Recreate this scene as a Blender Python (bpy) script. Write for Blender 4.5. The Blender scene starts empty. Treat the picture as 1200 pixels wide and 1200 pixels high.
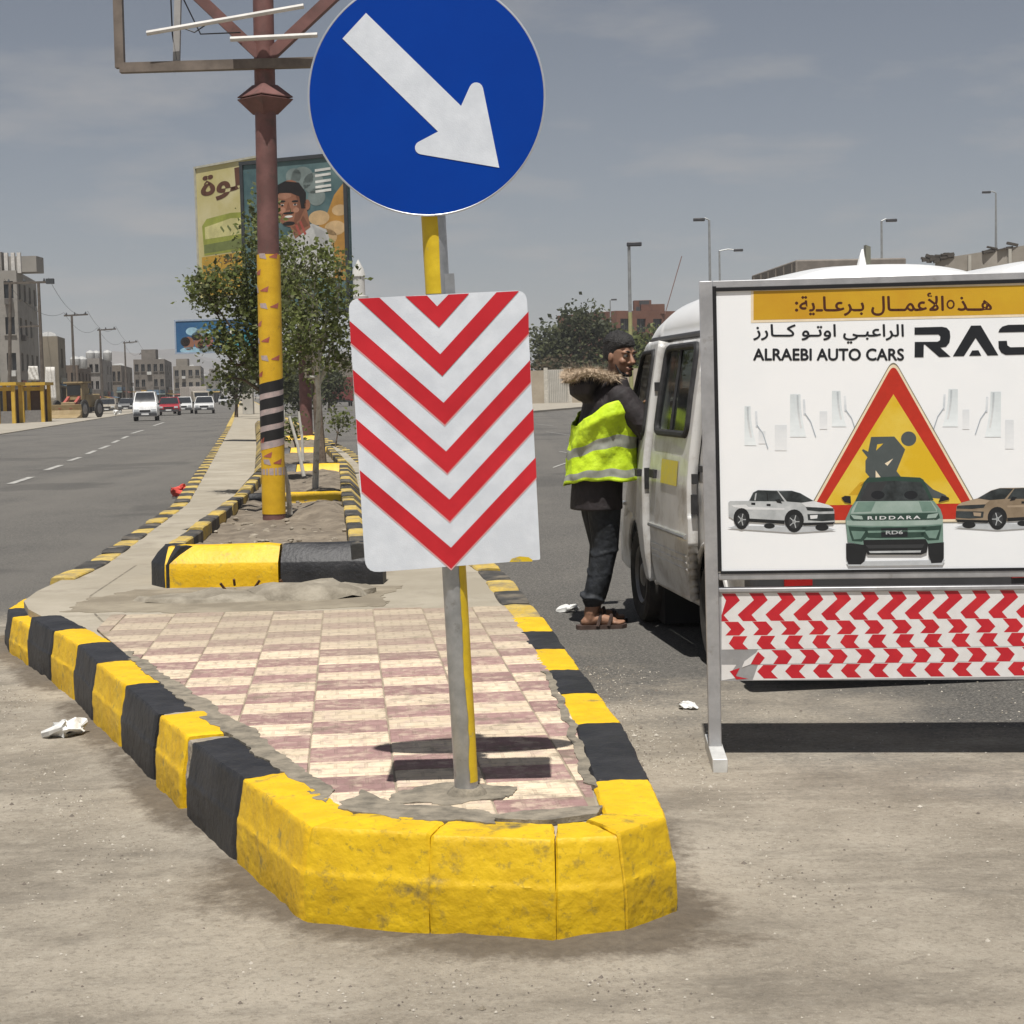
import bpy, bmesh, math, random
from math import sin, cos, pi, radians, sqrt, atan2
from mathutils import Vector, Matrix, noise
from mathutils.geometry import tessellate_polygon

random.seed(11)
SC = bpy.context.scene
COL = SC.collection

# ------------------------------------------------------------------ camera
F, CAMH = 2000.0, 1.42                      # focal length in photo pixels (1200 wide), eye height
PITCH, ROLL = math.atan(143 / F), radians(1.3)
cam = bpy.data.cameras.new('Camera')
cam.sensor_width = 36.0
cam.lens = 36.0 * F / 1200
cam.clip_start, cam.clip_end = 0.1, 20000
camo = bpy.data.objects.new('Camera', cam)
COL.objects.link(camo)
_r, _u, _b = Vector((1, 0, 0)), Vector((0, sin(PITCH), cos(PITCH))), Vector((0, -cos(PITCH), sin(PITCH)))
_R = _r * cos(ROLL) - _u * sin(ROLL)
_U = _r * sin(ROLL) + _u * cos(ROLL)
camo.matrix_world = Matrix(((_R.x, _U.x, _b.x, 0), (_R.y, _U.y, _b.y, 0), (_R.z, _U.z, _b.z, CAMH), (0, 0, 0, 1)))
SC.camera = camo

# ------------------------------------------------------------------ sky, sun, exposure
SUNV = Vector((0.034, 0.37, -1.0)).normalized()          # direction the light travels
EL = math.asin(-SUNV.z)
world = bpy.data.worlds.new('World')
SC.world = world
world.use_nodes = True
wn, wl = world.node_tree.nodes, world.node_tree.links
wn.clear()
w_out = wn.new('ShaderNodeOutputWorld')
w_bg = wn.new('ShaderNodeBackground')
sky = wn.new('ShaderNodeTexSky')
sky.sky_type = 'NISHITA'
sky.sun_disc = False
sky.sun_elevation = EL
sky.sun_rotation = atan2(-SUNV.x, -SUNV.y)
sky.altitude = 2200
sky.air_density = 1.0
sky.dust_density = 4.0
sky.ozone_density = 1.0
hs = wn.new('ShaderNodeHueSaturation')
hs.inputs['Saturation'].default_value = 0.64
hs.inputs['Value'].default_value = 1.0
wl.new(sky.outputs[0], hs.inputs['Color'])
tc = wn.new('ShaderNodeTexCoord')
sep = wn.new('ShaderNodeSeparateXYZ')
wl.new(tc.outputs['Generated'], sep.inputs[0])
zz = wn.new('ShaderNodeMath'); zz.operation = 'ADD'; zz.inputs[1].default_value = 0.12
zc = wn.new('ShaderNodeMath'); zc.operation = 'MAXIMUM'; zc.inputs[1].default_value = 0.02
wl.new(sep.outputs[2], zc.inputs[0]); wl.new(zc.outputs[0], zz.inputs[0])
cmb = wn.new('ShaderNodeCombineXYZ')
for i in (0, 1):
    dv = wn.new('ShaderNodeMath'); dv.operation = 'DIVIDE'
    wl.new(sep.outputs[i], dv.inputs[0]); wl.new(zz.outputs[0], dv.inputs[1]); wl.new(dv.outputs[0], cmb.inputs[i])
cmb.inputs[2].default_value = 5.2
cn = wn.new('ShaderNodeTexNoise')
cn.inputs['Scale'].default_value = 1.9
cn.inputs['Detail'].default_value = 6
cn.inputs['Roughness'].default_value = 0.55
wl.new(cmb.outputs[0], cn.inputs['Vector'])
cr = wn.new('ShaderNodeValToRGB')
cr.color_ramp.elements[0].position = 0.50
cr.color_ramp.elements[1].position = 0.70
wl.new(cn.outputs[0], cr.inputs[0])
cf = wn.new('ShaderNodeMath'); cf.operation = 'MULTIPLY'; cf.inputs[1].default_value = 0.6
wl.new(cr.outputs[0], cf.inputs[0])
mx = wn.new('ShaderNodeMixRGB')
mx.inputs[2].default_value = (7.2, 7.0, 6.9, 1)
wl.new(cf.outputs[0], mx.inputs[0]); wl.new(hs.outputs[0], mx.inputs[1])
wl.new(mx.outputs[0], w_bg.inputs[0])
w_bg.inputs[1].default_value = 0.045
wl.new(w_bg.outputs[0], w_out.inputs[0])

sl = bpy.data.lights.new('Sun', 'SUN')
sl.energy = 4.5
sl.angle = radians(0.55)
sl.color = (1.0, 0.965, 0.91)
slo = bpy.data.objects.new('Sun', sl)
slo.rotation_euler = SUNV.to_track_quat('-Z', 'Y').to_euler()
slo.location = (0, -4, 30)
COL.objects.link(slo)

SC.view_settings.view_transform = 'Standard'
SC.view_settings.look = 'None'
SC.view_settings.exposure = 0.32
SC.view_settings.gamma = 1.0
SC.render.engine = 'CYCLES'
SC.cycles.use_denoising = True
SC.cycles.max_bounces = 6
SC.cycles.transparent_max_bounces = 12
SC.cycles.volume_bounces = 0

# ------------------------------------------------------------------ measuring helpers
def ray(px, py):
    x, y = px - 600, py - 600
    c, s = cos(ROLL), sin(ROLL)
    xu, yu = x * c - y * s, x * s + y * c
    cp, sp = cos(PITCH), sin(PITCH)
    return Vector((xu, F * cp - yu * sp, -F * sp - yu * cp))
def gp(px, py, z=0.0):                       # the spot at height z
    d = ray(px, py)
    return Vector((0, 0, CAMH)) + d * ((z - CAMH) / d.z)
def at(px, py, Y):                           # the spot at distance Y
    d = ray(px, py)
    return Vector((0, 0, CAMH)) + d * (Y / d.y)
def interp(tab, y):                          # piecewise-linear table [(y, x)]
    for (y0, x0), (y1, x1) in zip(tab, tab[1:]):
        if y <= y1:
            return x0 + (x1 - x0) * (y - y0) / (y1 - y0)
    (y0, x0), (y1, x1) = tab[-2:]
    return x0 + (x1 - x0) * (y - y0) / (y1 - y0)
def smooth01(a, b, x):
    t = max(0.0, min(1.0, (x - a) / (b - a)))
    return t * t * (3 - 2 * t)

# ------------------------------------------------------------------ materials
MATS = {}
def pm(name, col, rough=0.6, metal=0.0, col4=None, cut4=(0.56, 0.66), scale4=38.0, var=0.12, scale=6.0, col2=None, cut=(0.4, 0.65), bump=0.0, bscale=60.0,
       world=False, spec=0.5, col3=None, cut3=(0.6, 0.68), scale3=9.0, emit=None, coat=0.0, det=6):
    if name in MATS:
        return MATS[name]
    m = bpy.data.materials.new(name); m.use_nodes = True
    n, l = m.node_tree.nodes, m.node_tree.links
    p = n['Principled BSDF']
    p.inputs['Roughness'].default_value = rough
    p.inputs['Metallic'].default_value = metal
    p.inputs['Specular IOR Level'].default_value = spec
    if coat: p.inputs['Coat Weight'].default_value = coat
    if world:
        g = n.new('ShaderNodeNewGeometry'); vec = g.outputs['Position']
    else:
        t = n.new('ShaderNodeTexCoord'); vec = t.outputs['Object']
    a = n.new('ShaderNodeTexNoise'); a.inputs['Scale'].default_value = scale; a.inputs['Detail'].default_value = det
    a.inputs['Roughness'].default_value = 0.62
    l.new(vec, a.inputs['Vector'])
    r = n.new('ShaderNodeValToRGB')
    r.color_ramp.elements[0].position, r.color_ramp.elements[1].position = cut
    c2 = col2 or tuple(min(1, c * (1 + var)) for c in col)
    c1 = col if col2 else tuple(c * (1 - var) for c in col)
    r.color_ramp.elements[0].color = (*c1, 1); r.color_ramp.elements[1].color = (*c2, 1)
    l.new(a.outputs[0], r.inputs[0])
    out = r.outputs[0]
    if col3:
        b = n.new('ShaderNodeTexNoise'); b.inputs['Scale'].default_value = scale3; b.inputs['Detail'].default_value = 8
        b.inputs['Roughness'].default_value = 0.68
        of = n.new('ShaderNodeVectorMath'); of.inputs[1].default_value = (7.3, 2.1, 5.5)
        l.new(vec, of.inputs[0]); l.new(of.outputs[0], b.inputs['Vector'])
        r3 = n.new('ShaderNodeValToRGB')
        r3.color_ramp.elements[0].position, r3.color_ramp.elements[1].position = cut3
        l.new(b.outputs[0], r3.inputs[0])
        mm = n.new('ShaderNodeMixRGB'); mm.inputs[2].default_value = (*col3, 1)
        l.new(r3.outputs[0], mm.inputs[0]); l.new(out, mm.inputs[1]); out = mm.outputs[0]
    if col4:
        b = n.new('ShaderNodeTexNoise'); b.inputs['Scale'].default_value = scale4; b.inputs['Detail'].default_value = 6
        b.inputs['Roughness'].default_value = 0.7
        of = n.new('ShaderNodeVectorMath'); of.inputs[1].default_value = (1.3, 12.1, 3.5)
        l.new(vec, of.inputs[0]); l.new(of.outputs[0], b.inputs['Vector'])
        r4 = n.new('ShaderNodeValToRGB'); r4.color_ramp.elements[0].position, r4.color_ramp.elements[1].position = cut4
        l.new(b.outputs[0], r4.inputs[0])
        mm = n.new('ShaderNodeMixRGB'); mm.inputs[2].default_value = (*col4, 1)
        l.new(r4.outputs[0], mm.inputs[0]); l.new(out, mm.inputs[1]); out = mm.outputs[0]
    l.new(out, p.inputs['Base Color'])
    if bump:
        b2 = n.new('ShaderNodeTexNoise'); b2.inputs['Scale'].default_value = bscale; b2.inputs['Detail'].default_value = 5
        l.new(vec, b2.inputs['Vector'])
        bn = n.new('ShaderNodeBump'); bn.inputs['Strength'].default_value = bump; bn.inputs['Distance'].default_value = 0.01
        l.new(b2.outputs[0], bn.inputs['Height']); l.new(bn.outputs[0], p.inputs['Normal'])
    if emit:
        p.inputs['Emission Color'].default_value = (*emit, 1); p.inputs['Emission Strength'].default_value = 1
    MATS[name] = m
    return m
def flat(name, col, rough=0.5, spec=0.3):
    return pm(name, col, rough, var=0.05, scale=3.0, spec=spec, det=3)
def glass(name, col=(0.02, 0.022, 0.025), trans=0.35, rough=0.05):
    if name in MATS: return MATS[name]
    m = bpy.data.materials.new(name); m.use_nodes = True
    n, l = m.node_tree.nodes, m.node_tree.links
    p = n['Principled BSDF']
    p.inputs['Base Color'].default_value = (*col, 1); p.inputs['Roughness'].default_value = rough
    t = n.new('ShaderNodeBsdfTransparent'); t.inputs[0].default_value = (0.75, 0.8, 0.78, 1)
    mixs = n.new('ShaderNodeMixShader'); mixs.inputs[0].default_value = trans
    ns = n.new('ShaderNodeTexNoise'); ns.inputs['Scale'].default_value = 5
    mr = n.new('ShaderNodeMapRange'); mr.inputs[3].default_value = rough; mr.inputs[4].default_value = rough + 0.12
    l.new(ns.outputs[0], mr.inputs[0]); l.new(mr.outputs[0], p.inputs['Roughness'])
    l.new(p.outputs[0], mixs.inputs[1]); l.new(t.outputs[0], mixs.inputs[2])
    l.new(mixs.outputs[0], n['Material Output'].inputs[0])
    MATS[name] = m
    return m

# ------------------------------------------------------------------ mesh builder
def wm(o):
    m = o.matrix_basis.copy()
    while o.parent:
        o = o.parent; m = o.matrix_basis @ m
    return m
class MB:
    def __init__(s): s.v, s.f, s.m, s.sm = [], [], [], []
    def add(s, pts, faces, m=0, sm=False):
        k = len(s.v); s.v += [Vector(p) for p in pts]
        for f in faces: s.f.append([k + i for i in f]); s.m.append(m); s.sm.append(sm)
        return s
    def quad(s, a, b, c, d, m=0): return s.add([a, b, c, d], [(0, 1, 2, 3)], m)
    def poly(s, pts, m=0):
        pts = [Vector(p) for p in pts]
        tr = tessellate_polygon([pts])
        return s.add(pts, [tuple(t) for t in tr], m)
    def box(s, c, d, m=0, R=None, taper=1.0):
        x, y, z = d[0] / 2, d[1] / 2, d[2] / 2
        P = [Vector(p) for p in ((-x, -y, -z), (x, -y, -z), (x, y, -z), (-x, y, -z), (-x * taper, -y * taper, z), (x * taper, -y * taper, z), (x * taper, y * taper, z), (-x * taper, y * taper, z))]
        if R: P = [R @ p for p in P]
        c = Vector(c)
        return s.add([p + c for p in P], [(0, 3, 2, 1), (4, 5, 6, 7), (0, 1, 5, 4), (1, 2, 6, 5), (2, 3, 7, 6), (3, 0, 4, 7)], m)
    def prism(s, poly, z0, z1, m=0, T=None, mtop=None):     # closed outline (ccw) extruded in z
        n = len(poly)
        P = [Vector((p[0], p[1], z0)) for p in poly] + [Vector((p[0], p[1], z1)) for p in poly]
        if T: P = [T @ p for p in P]
        tr = tessellate_polygon([[Vector((p[0], p[1], 0)) for p in poly]])
        area = sum(poly[i][0] * poly[(i + 1) % n][1] - poly[(i + 1) % n][0] * poly[i][1] for i in range(n))
        k = len(s.v); s.v += P
        def face(ix, mm): s.f.append([k + i for i in ix]); s.m.append(mm); s.sm.append(False)
        for t in tr:
            a, b, c = (Vector(poly[i][:2]) for i in t)
            t = tuple(t)
            if (b - a).cross(c - a) < 0: t = t[::-1]
            face([n + i for i in t], m if mtop is None else mtop); face(list(t)[::-1], m)
        for i in range(n):
            j = (i + 1) % n
            q = [i, j, n + j, n + i]
            face(q if area > 0 else q[::-1], m)
        return s
    def loft(s, rings, m=0, cap=True, sm=True, closed=True):
        n = len(rings[0]); k = len(s.v)
        for r in rings: s.v += [Vector(p) for p in r]
        rng = n if closed else n - 1
        for i in range(len(rings) - 1):
            for j in range(rng):
                a, b = k + i * n + j, k + i * n + (j + 1) % n
                s.f.append([a, b, b + n, a + n]); s.m.append(m); s.sm.append(sm)
        if cap and closed:
            s.f.append([k + j for j in range(n)][::-1]); s.m.append(m); s.sm.append(False)
            e = k + (len(rings) - 1) * n
            s.f.append([e + j for j in range(n)]); s.m.append(m); s.sm.append(False)
        return s
    def tube(s, pts, r, n=8, m=0, cap=True, sm=True, sq=False):
        pts = [Vector(p) for p in pts]
        rs = r if isinstance(r, (list, tuple)) else [r] * len(pts)
        rings = []; up = None
        for i, p in enumerate(pts):
            d = (pts[min(i + 1, len(pts) - 1)] - pts[max(i - 1, 0)]).normalized()
            if up is None:
                up = Vector((0, 0, 1)) if abs(d.z) < 0.9 else Vector((0, 1, 0))
            x = d.cross(up).normalized(); y = x.cross(d).normalized(); up = y
            rr = rs[i] * (sqrt(2) if sq else 1)
            o = pi / 4 if sq else 0
            rings.append([p + (x * cos(2 * pi * j / n + o) + y * sin(2 * pi * j / n + o)) * rr for j in range(n)][::-1])
        return s.loft(rings, m, cap, sm and not sq)
    def bar(s, a, b, w, m=0):
        return s.tube([a, b], w / 2, 4, m, sm=False, sq=True)
    def lathe(s, prof, n=20, T=None, m=0, sm=True):          # (r, z) profile about z
        rings = []
        for r, z in prof:
            ring = [Vector((r * cos(2 * pi * j / n), r * sin(2 * pi * j / n), z)) for j in range(n)]
            rings.append([T @ p for p in ring] if T else ring)
        return s.loft(rings, m, True, sm)
    def ball(s, c, r, m=0, n=10, k=6):
        c = Vector(c); r = Vector(r) if not isinstance(r, (int, float)) else Vector((r, r, r))
        rings = []
        for i in range(k + 1):
            a = -pi / 2 + pi * (0.02 + 0.96 * i / k)
            rings.append([c + Vector((cos(a) * cos(2 * pi * j / n) * r.x, cos(a) * sin(2 * pi * j / n) * r.y, sin(a) * r.z)) for j in range(n)])
        return s.loft(rings, m)
    def jitter(s, amp, sc=8.0, seed=0.0):
        for p in s.v:
            q = p * sc + Vector((seed, seed * 1.7, -seed))
            p += Vector((noise.noise(q), noise.noise(q + Vector((31, 0, 0))), noise.noise(q + Vector((0, 47, 0))))) * amp
        return s
    def build(s, name, mats, parent=None, local=False, bevel=0.0, smooth=None, kind=None, subsurf=0):
        me = bpy.data.meshes.new(name)
        vs = s.v
        if parent is not None and not local:
            iv = wm(parent).inverted(); vs = [iv @ p for p in s.v]
        me.from_pydata([tuple(p) for p in vs], [], s.f)
        if not isinstance(mats, (list, tuple)): mats = [mats]
        for m in mats: me.materials.append(m)
        me.polygons.foreach_set('material_index', s.m)
        me.polygons.foreach_set('use_smooth', [smooth if smooth is not None else x for x in s.sm])
        me.update()
        me.set_sharp_from_angle(angle=radians(35))
        o = bpy.data.objects.new(name, me); COL.objects.link(o)
        if parent is not None: o.parent = parent
        if bevel:
            b = o.modifiers.new('bevel', 'BEVEL'); b.width = bevel; b.segments = 2; b.limit_method = 'ANGLE'
        if subsurf:
            b = o.modifiers.new('sub', 'SUBSURF'); b.levels = b.render_levels = subsurf
        if kind: o['kind'] = kind
        return o
def thing(name, label, cat, loc=(0, 0, 0), rz=0.0, group=None):
    o = bpy.data.objects.new(name, None); COL.objects.link(o)
    o.location = loc; o.rotation_euler = (0, 0, rz)
    o.matrix_basis = Matrix.Translation(Vector(loc)) @ Matrix.Rotation(rz, 4, 'Z')
    o['label'] = label; o['category'] = cat
    if group: o['group'] = group
    return o
def tag(o, label, cat, group=None):
    o['label'] = label; o['category'] = cat
    if group: o['group'] = group
    return o
def struct(o): o['kind'] = 'structure'; return o
def copy_tree(o, parent=None):
    c = o.copy(); COL.objects.link(c)
    if parent is not None: c.parent = parent
    for ch in [x for x in bpy.data.objects if x.parent == o]: copy_tree(ch, c)
    return c
def share(o, parent, M):                      # a copy that shares mesh data, placed by matrix
    c = o.copy(); COL.objects.link(c); c.parent = parent; c.matrix_basis = M
    return c

# ------------------------------------------------------------------ flat print on real panels
def text_geo(body, bold=0.0, space=1.0):
    cu = bpy.data.curves.new('tmp', 'FONT'); cu.body = body; cu.offset = bold; cu.space_character = space
    cu.resolution_u = 4
    o = bpy.data.objects.new('tmp', cu); COL.objects.link(o)
    dg = bpy.context.evaluated_depsgraph_get()
    me = bpy.data.meshes.new_from_object(o.evaluated_get(dg))
    V = [v.co.xy.copy() for v in me.vertices]; Fs = [tuple(p.vertices) for p in me.polygons]
    bpy.data.objects.remove(o); bpy.data.curves.remove(cu); bpy.data.meshes.remove(me)
    x0, x1 = min(v.x for v in V), max(v.x for v in V); y0, y1 = min(v.y for v in V), max(v.y for v in V)
    return [((v.x - x0) / (x1 - x0), (v.y - y0) / (y1 - y0)) for v in V], Fs
class Print:
    def __init__(s, fn, N, step=0.0008, base=0.0012):         # fn(u, v) -> point on the panel; N = outward normal
        s.fn, s.N, s.step, s.base = fn, Vector(N), step, base
        s.mb, s.mats, s.ix = MB(), [], {}
    def mi(s, m):
        if m.name not in s.ix: s.ix[m.name] = len(s.mats); s.mats.append(m)
        return s.ix[m.name]
    def P(s, u, v, L): return s.fn(u, v) + s.N * (s.base + s.step * L)
    def poly(s, pts, m, L=0):
        tr = tessellate_polygon([[Vector((p[0], p[1], 0)) for p in pts]])
        P3 = [s.P(p[0], p[1], L) for p in pts]
        fs = []
        for t in tr:
            t = tuple(t)
            if (P3[t[1]] - P3[t[0]]).cross(P3[t[2]] - P3[t[0]]).dot(s.N) < 0: t = t[::-1]
            fs.append(t)
        s.mb.add(P3, fs, s.mi(m))
    def ell(s, cx, cy, rx, ry, m, L=0, n=20, a0=0, a1=2 * pi):
        s.poly([(cx + rx * cos(a0 + (a1 - a0) * i / n), cy + ry * sin(a0 + (a1 - a0) * i / n)) for i in range(n if a1 - a0 > 6.2 else n + 1)], m, L)
    def line(s, pts, w, m, L=0):
        for (x0, y0), (x1, y1) in zip(pts, pts[1:]):
            d = Vector((x1 - x0, y1 - y0)); d.normalize(); nx, ny = -d.y * w / 2, d.x * w / 2
            s.poly([(x0 + nx, y0 + ny), (x1 + nx, y1 + ny), (x1 - nx, y1 - ny), (x0 - nx, y0 - ny)], m, L)
    def heavy(s, body, quad, m, L, w):                         # thicker strokes: shifted copies on layers of their own
        for k, (dx, dy) in enumerate(((0, 0), (w, 0), (-w, 0), (0, w), (0, -w))):
            s.text(body, [(q[0] + dx, q[1] + dy) for q in quad], m, L + 0.15 * k)
    def text(s, body, quad, m, L=0, bold=0.0, space=1.0):      # quad: (tl, tr, br, bl) in panel coordinates
        V, Fs = text_geo(body, bold, space)
        tl, tr_, br, bl = [Vector(q) for q in quad]
        P3 = []
        for x, y in V:
            b = bl.lerp(br, x); t = tl.lerp(tr_, x); q = b.lerp(t, y); P3.append(s.P(q.x, q.y, L))
        fs = []
        for f in Fs:
            nrm = Vector((0, 0, 0))
            for i in range(1, len(f) - 1): nrm += (P3[f[i]] - P3[f[0]]).cross(P3[f[i + 1]] - P3[f[0]])
            fs.append(f if nrm.dot(s.N) >= 0 else f[::-1])
        s.mb.add(P3, fs, s.mi(m))
    def build(s, name, parent): return s.mb.build(name, s.mats, parent)
# ------------------------------------------------------------------ ground and roads
OL = [(-0.58, 4.46), (-0.86, 5.08), (-1.14, 5.70), (-1.33, 6.15), (-1.60, 6.80), (-1.86, 7.40), (-2.08, 7.95), (-2.33, 8.47), (-2.60, 9.02), (-2.84, 9.50), (-2.98, 9.90), (-3.02, 10.4)]
ORr = [(0.42, 4.47), (0.41, 4.94), (0.385, 5.82), (0.335, 6.42), (0.29, 6.96), (0.25, 7.53), (0.21, 8.07), (0.17, 8.6)]
NOSE = [(-0.58, 4.46), (-0.24, 4.345), (0.09, 4.275), (0.27, 4.30), (0.42, 4.47)]
LT = [(10.4, -3.02), (12, -3.05), (18.57, -3.72), (28, -5.15), (65, -10.8), (400, -63.0)]         # left kerb line x(y)
RT = [(8.6, 0.17), (10.8, -0.02), (13, -0.35), (34, -3.1), (65, -7.9), (400, -60.0)]              # right kerb line
PLT = [(10.45, -2.24), (16, -2.68), (22.6, -3.4), (36, -5.35), (65, -9.7), (80, -12.0)]         # planter, left and right
PRT = [(10.35, -0.79), (16, -1.40), (22.9, -2.1), (36.8, -3.96), (65, -8.45), (80, -10.8)]
OUT = OL[::-1] + NOSE[1:-1] + ORr
def dist_poly(p, pl):
    best = 9e9
    for a, b in zip(pl, pl[1:]):
        ax, ay = a; bx, by = b
        t = max(0, min(1, ((p[0] - ax) * (bx - ax) + (p[1] - ay) * (by - ay)) / ((bx - ax) ** 2 + (by - ay) ** 2)))
        best = min(best, (p[0] - ax - t * (bx - ax)) ** 2 + (p[1] - ay - t * (by - ay)) ** 2)
    return sqrt(best)

def road_material():
    m = bpy.data.materials.new('dusty_asphalt'); m.use_nodes = True
    n, l = m.node_tree.nodes, m.node_tree.links
    p = n['Principled BSDF']; p.inputs['Roughness'].default_value = 0.9; p.inputs['Specular IOR Level'].default_value = 0.25
    g = n.new('ShaderNodeNewGeometry'); pos = g.outputs['Position']
    def nz(scale, det=6, off=(0, 0, 0), rough=0.6, sc=(1, 1, 1)):
        mp = n.new('ShaderNodeMapping'); mp.inputs['Location'].default_value = off; mp.inputs['Scale'].default_value = sc
        l.new(pos, mp.inputs[0])
        t = n.new('ShaderNodeTexNoise'); t.inputs['Scale'].default_value = scale; t.inputs['Detail'].default_value = det
        t.inputs['Roughness'].default_value = rough; l.new(mp.outputs[0], t.inputs['Vector']); return t.outputs[0]
    def ramp(x, a, b, c0, c1):
        r = n.new('ShaderNodeValToRGB'); r.color_ramp.elements[0].position = a; r.color_ramp.elements[1].position = b
        r.color_ramp.elements[0].color = (*c0, 1); r.color_ramp.elements[1].color = (*c1, 1); l.new(x, r.inputs[0]); return r.outputs[0]
    def mix(f, a, b, t='MIX'):
        x = n.new('ShaderNodeMixRGB'); x.blend_type = t
        if isinstance(f, float): x.inputs[0].default_value = f
        else: l.new(f, x.inputs[0])
        l.new(a, x.inputs[1])
        if isinstance(b, tuple): x.inputs[2].default_value = (*b, 1)
        else: l.new(b, x.inputs[2])
        return x.outputs[0]
    def mt(op, a, b):
        x = n.new('ShaderNodeMath'); x.operation = op; x.use_clamp = False
        for i, q in enumerate((a, b)):
            if isinstance(q, (int, float)): x.inputs[i].default_value = q
            else: l.new(q, x.inputs[i])
        return x.outputs[0]
    W, K = (1, 1, 1), (0, 0, 0)
    asph = ramp(nz(0.5, 8), 0.3, 0.7, (0.088, 0.085, 0.080), (0.128, 0.121, 0.110))
    asph = mix(ramp(nz(75, 4, (3, 1, 0), 0.8), 0.50, 0.62, K, W), asph, (0.235, 0.22, 0.195))
    asph = mix(ramp(nz(65, 4, (9, 4, 0), 0.8), 0.54, 0.64, K, W), asph, (0.036, 0.035, 0.034))
    asph = mix(ramp(nz(1.1, 9, (2, 8, 0), 0.7, (1, 0.25, 1)), 0.55, 0.8, K, (0.6, 0.6, 0.6)), asph, (0.19, 0.175, 0.15))
    rm = n.new('ShaderNodeMapping'); rm.inputs['Rotation'].default_value = (0, 0, radians(-8.9)); rm.inputs['Scale'].default_value = (1.0, 0.02, 1); l.new(pos, rm.inputs[0])
    tk = n.new('ShaderNodeTexNoise'); tk.inputs['Scale'].default_value = 1.1; tk.inputs['Detail'].default_value = 5; l.new(rm.outputs[0], tk.inputs['Vector'])
    asph = mix(ramp(tk.outputs[0], 0.45, 0.62, K, (0.55, 0.55, 0.55)), asph, (0.155, 0.145, 0.13))
    asph = mix(ramp(nz(0.22, 4, (1, 9, 0)), 0.56, 0.60, K, (0.4, 0.4, 0.4)), asph, (0.06, 0.058, 0.056))
    sand = ramp(nz(1.3, 9, (5, 0, 0), 0.68), 0.32, 0.66, (0.255, 0.222, 0.175), (0.445, 0.395, 0.32))
    sand = mix(ramp(nz(48, 6, (0, 7, 0), 0.85), 0.50, 0.62, K, (0.5, 0.5, 0.5)), sand, (0.14, 0.122, 0.098))
    sand = mix(ramp(nz(85, 5, (6, 1, 0), 0.85), 0.54, 0.64, K, (0.5, 0.5, 0.5)), sand, (0.52, 0.47, 0.39))
    sand = mix(ramp(nz(9, 9, (1, 3, 0), 0.75), 0.54, 0.70, K, (0.8, 0.8, 0.8)), sand, (0.46, 0.415, 0.34))
    sand = mix(ramp(nz(0.8, 9, (3, 3, 0), 0.75, (1, 2.2, 1)), 0.50, 0.66, K, (0.75, 0.75, 0.75)), sand, (0.16, 0.14, 0.112))
    sand = mix(ramp(nz(3.2, 8, (4, 9, 0), 0.7, (0.5, 1.6, 1)), 0.55, 0.75, K, (0.7, 0.7, 0.7)), sand, (0.175, 0.155, 0.128))
    sp = n.new('ShaderNodeSeparateXYZ'); l.new(pos, sp.inputs[0])
    yb = mt('SUBTRACT', mt('ADD', mt('MULTIPLY', sp.outputs[0], -0.75), 8.4), sp.outputs[1])          # > 0 on the dusty apron
    yb = mt('ADD', yb, mt('MULTIPLY', mt('SUBTRACT', nz(0.9, 6, (6, 6, 0)), 0.5), 5.0))
    mr = n.new('ShaderNodeMapRange'); mr.interpolation_type = 'SMOOTHSTEP'
    mr.inputs[1].default_value = -1.6; mr.inputs[2].default_value = 2.3; l.new(yb, mr.inputs[0])
    grain = ramp(nz(40, 8, (8, 2, 0), 0.8), 0.3, 0.7, K, W)
    msk = mt('ADD', mr.outputs[0], mt('MULTIPLY', mt('SUBTRACT', grain, 0.5), 0.45))
    mr2 = n.new('ShaderNodeMapRange'); mr2.inputs[1].default_value = 0.2; mr2.inputs[2].default_value = 0.8; l.new(msk, mr2.inputs[0])
    c = mix(mr2.outputs[0], asph, sand)
    at_ = n.new('ShaderNodeAttribute'); at_.attribute_name = 'dirt'
    dm = mt('ADD', at_.outputs['Fac'], mt('MULTIPLY', mt('SUBTRACT', nz(14, 8, (1, 5, 0), 0.75), 0.5), 0.9))
    mr3 = n.new('ShaderNodeMapRange'); mr3.inputs[1].default_value = 0.42; mr3.inputs[2].default_value = 0.68; mr3.inputs[4].default_value = 0.85; l.new(dm, mr3.inputs[0])
    c = mix(mr3.outputs[0], c, ramp(nz(30, 6), 0.3, 0.7, (0.095, 0.076, 0.057), (0.165, 0.135, 0.10)))
    l.new(c, p.inputs['Base Color'])
    b = n.new('ShaderNodeBump'); b.inputs['Strength'].default_value = 0.9; b.inputs['Distance'].default_value = 0.008
    l.new(mt('ADD', nz(120, 5, (2, 2, 0), 0.8), mt('MULTIPLY', nz(14, 8), 1.5)), b.inputs['Height']); l.new(b.outputs[0], p.inputs['Normal'])
    return m
M_ROAD = road_material()
M_SAND = pm('dry_sand', (0.24, 0.205, 0.155), 0.95, scale=0.05, col2=(0.33, 0.285, 0.22), world=True, bump=0.5, bscale=3, col3=(0.17, 0.145, 0.11), scale3=0.4, cut3=(0.5, 0.7))
struct(MB().quad((-4000, -60, -0.03), (4000, -60, -0.03), (4000, 4200, -0.03), (-4000, 4200, -0.03)).build('ground', M_SAND))
NX, NY, X0, Y0, CELL = 200, 164, -8.0, 1.4, 0.08
verts, faces, dirt = [], [], []
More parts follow.
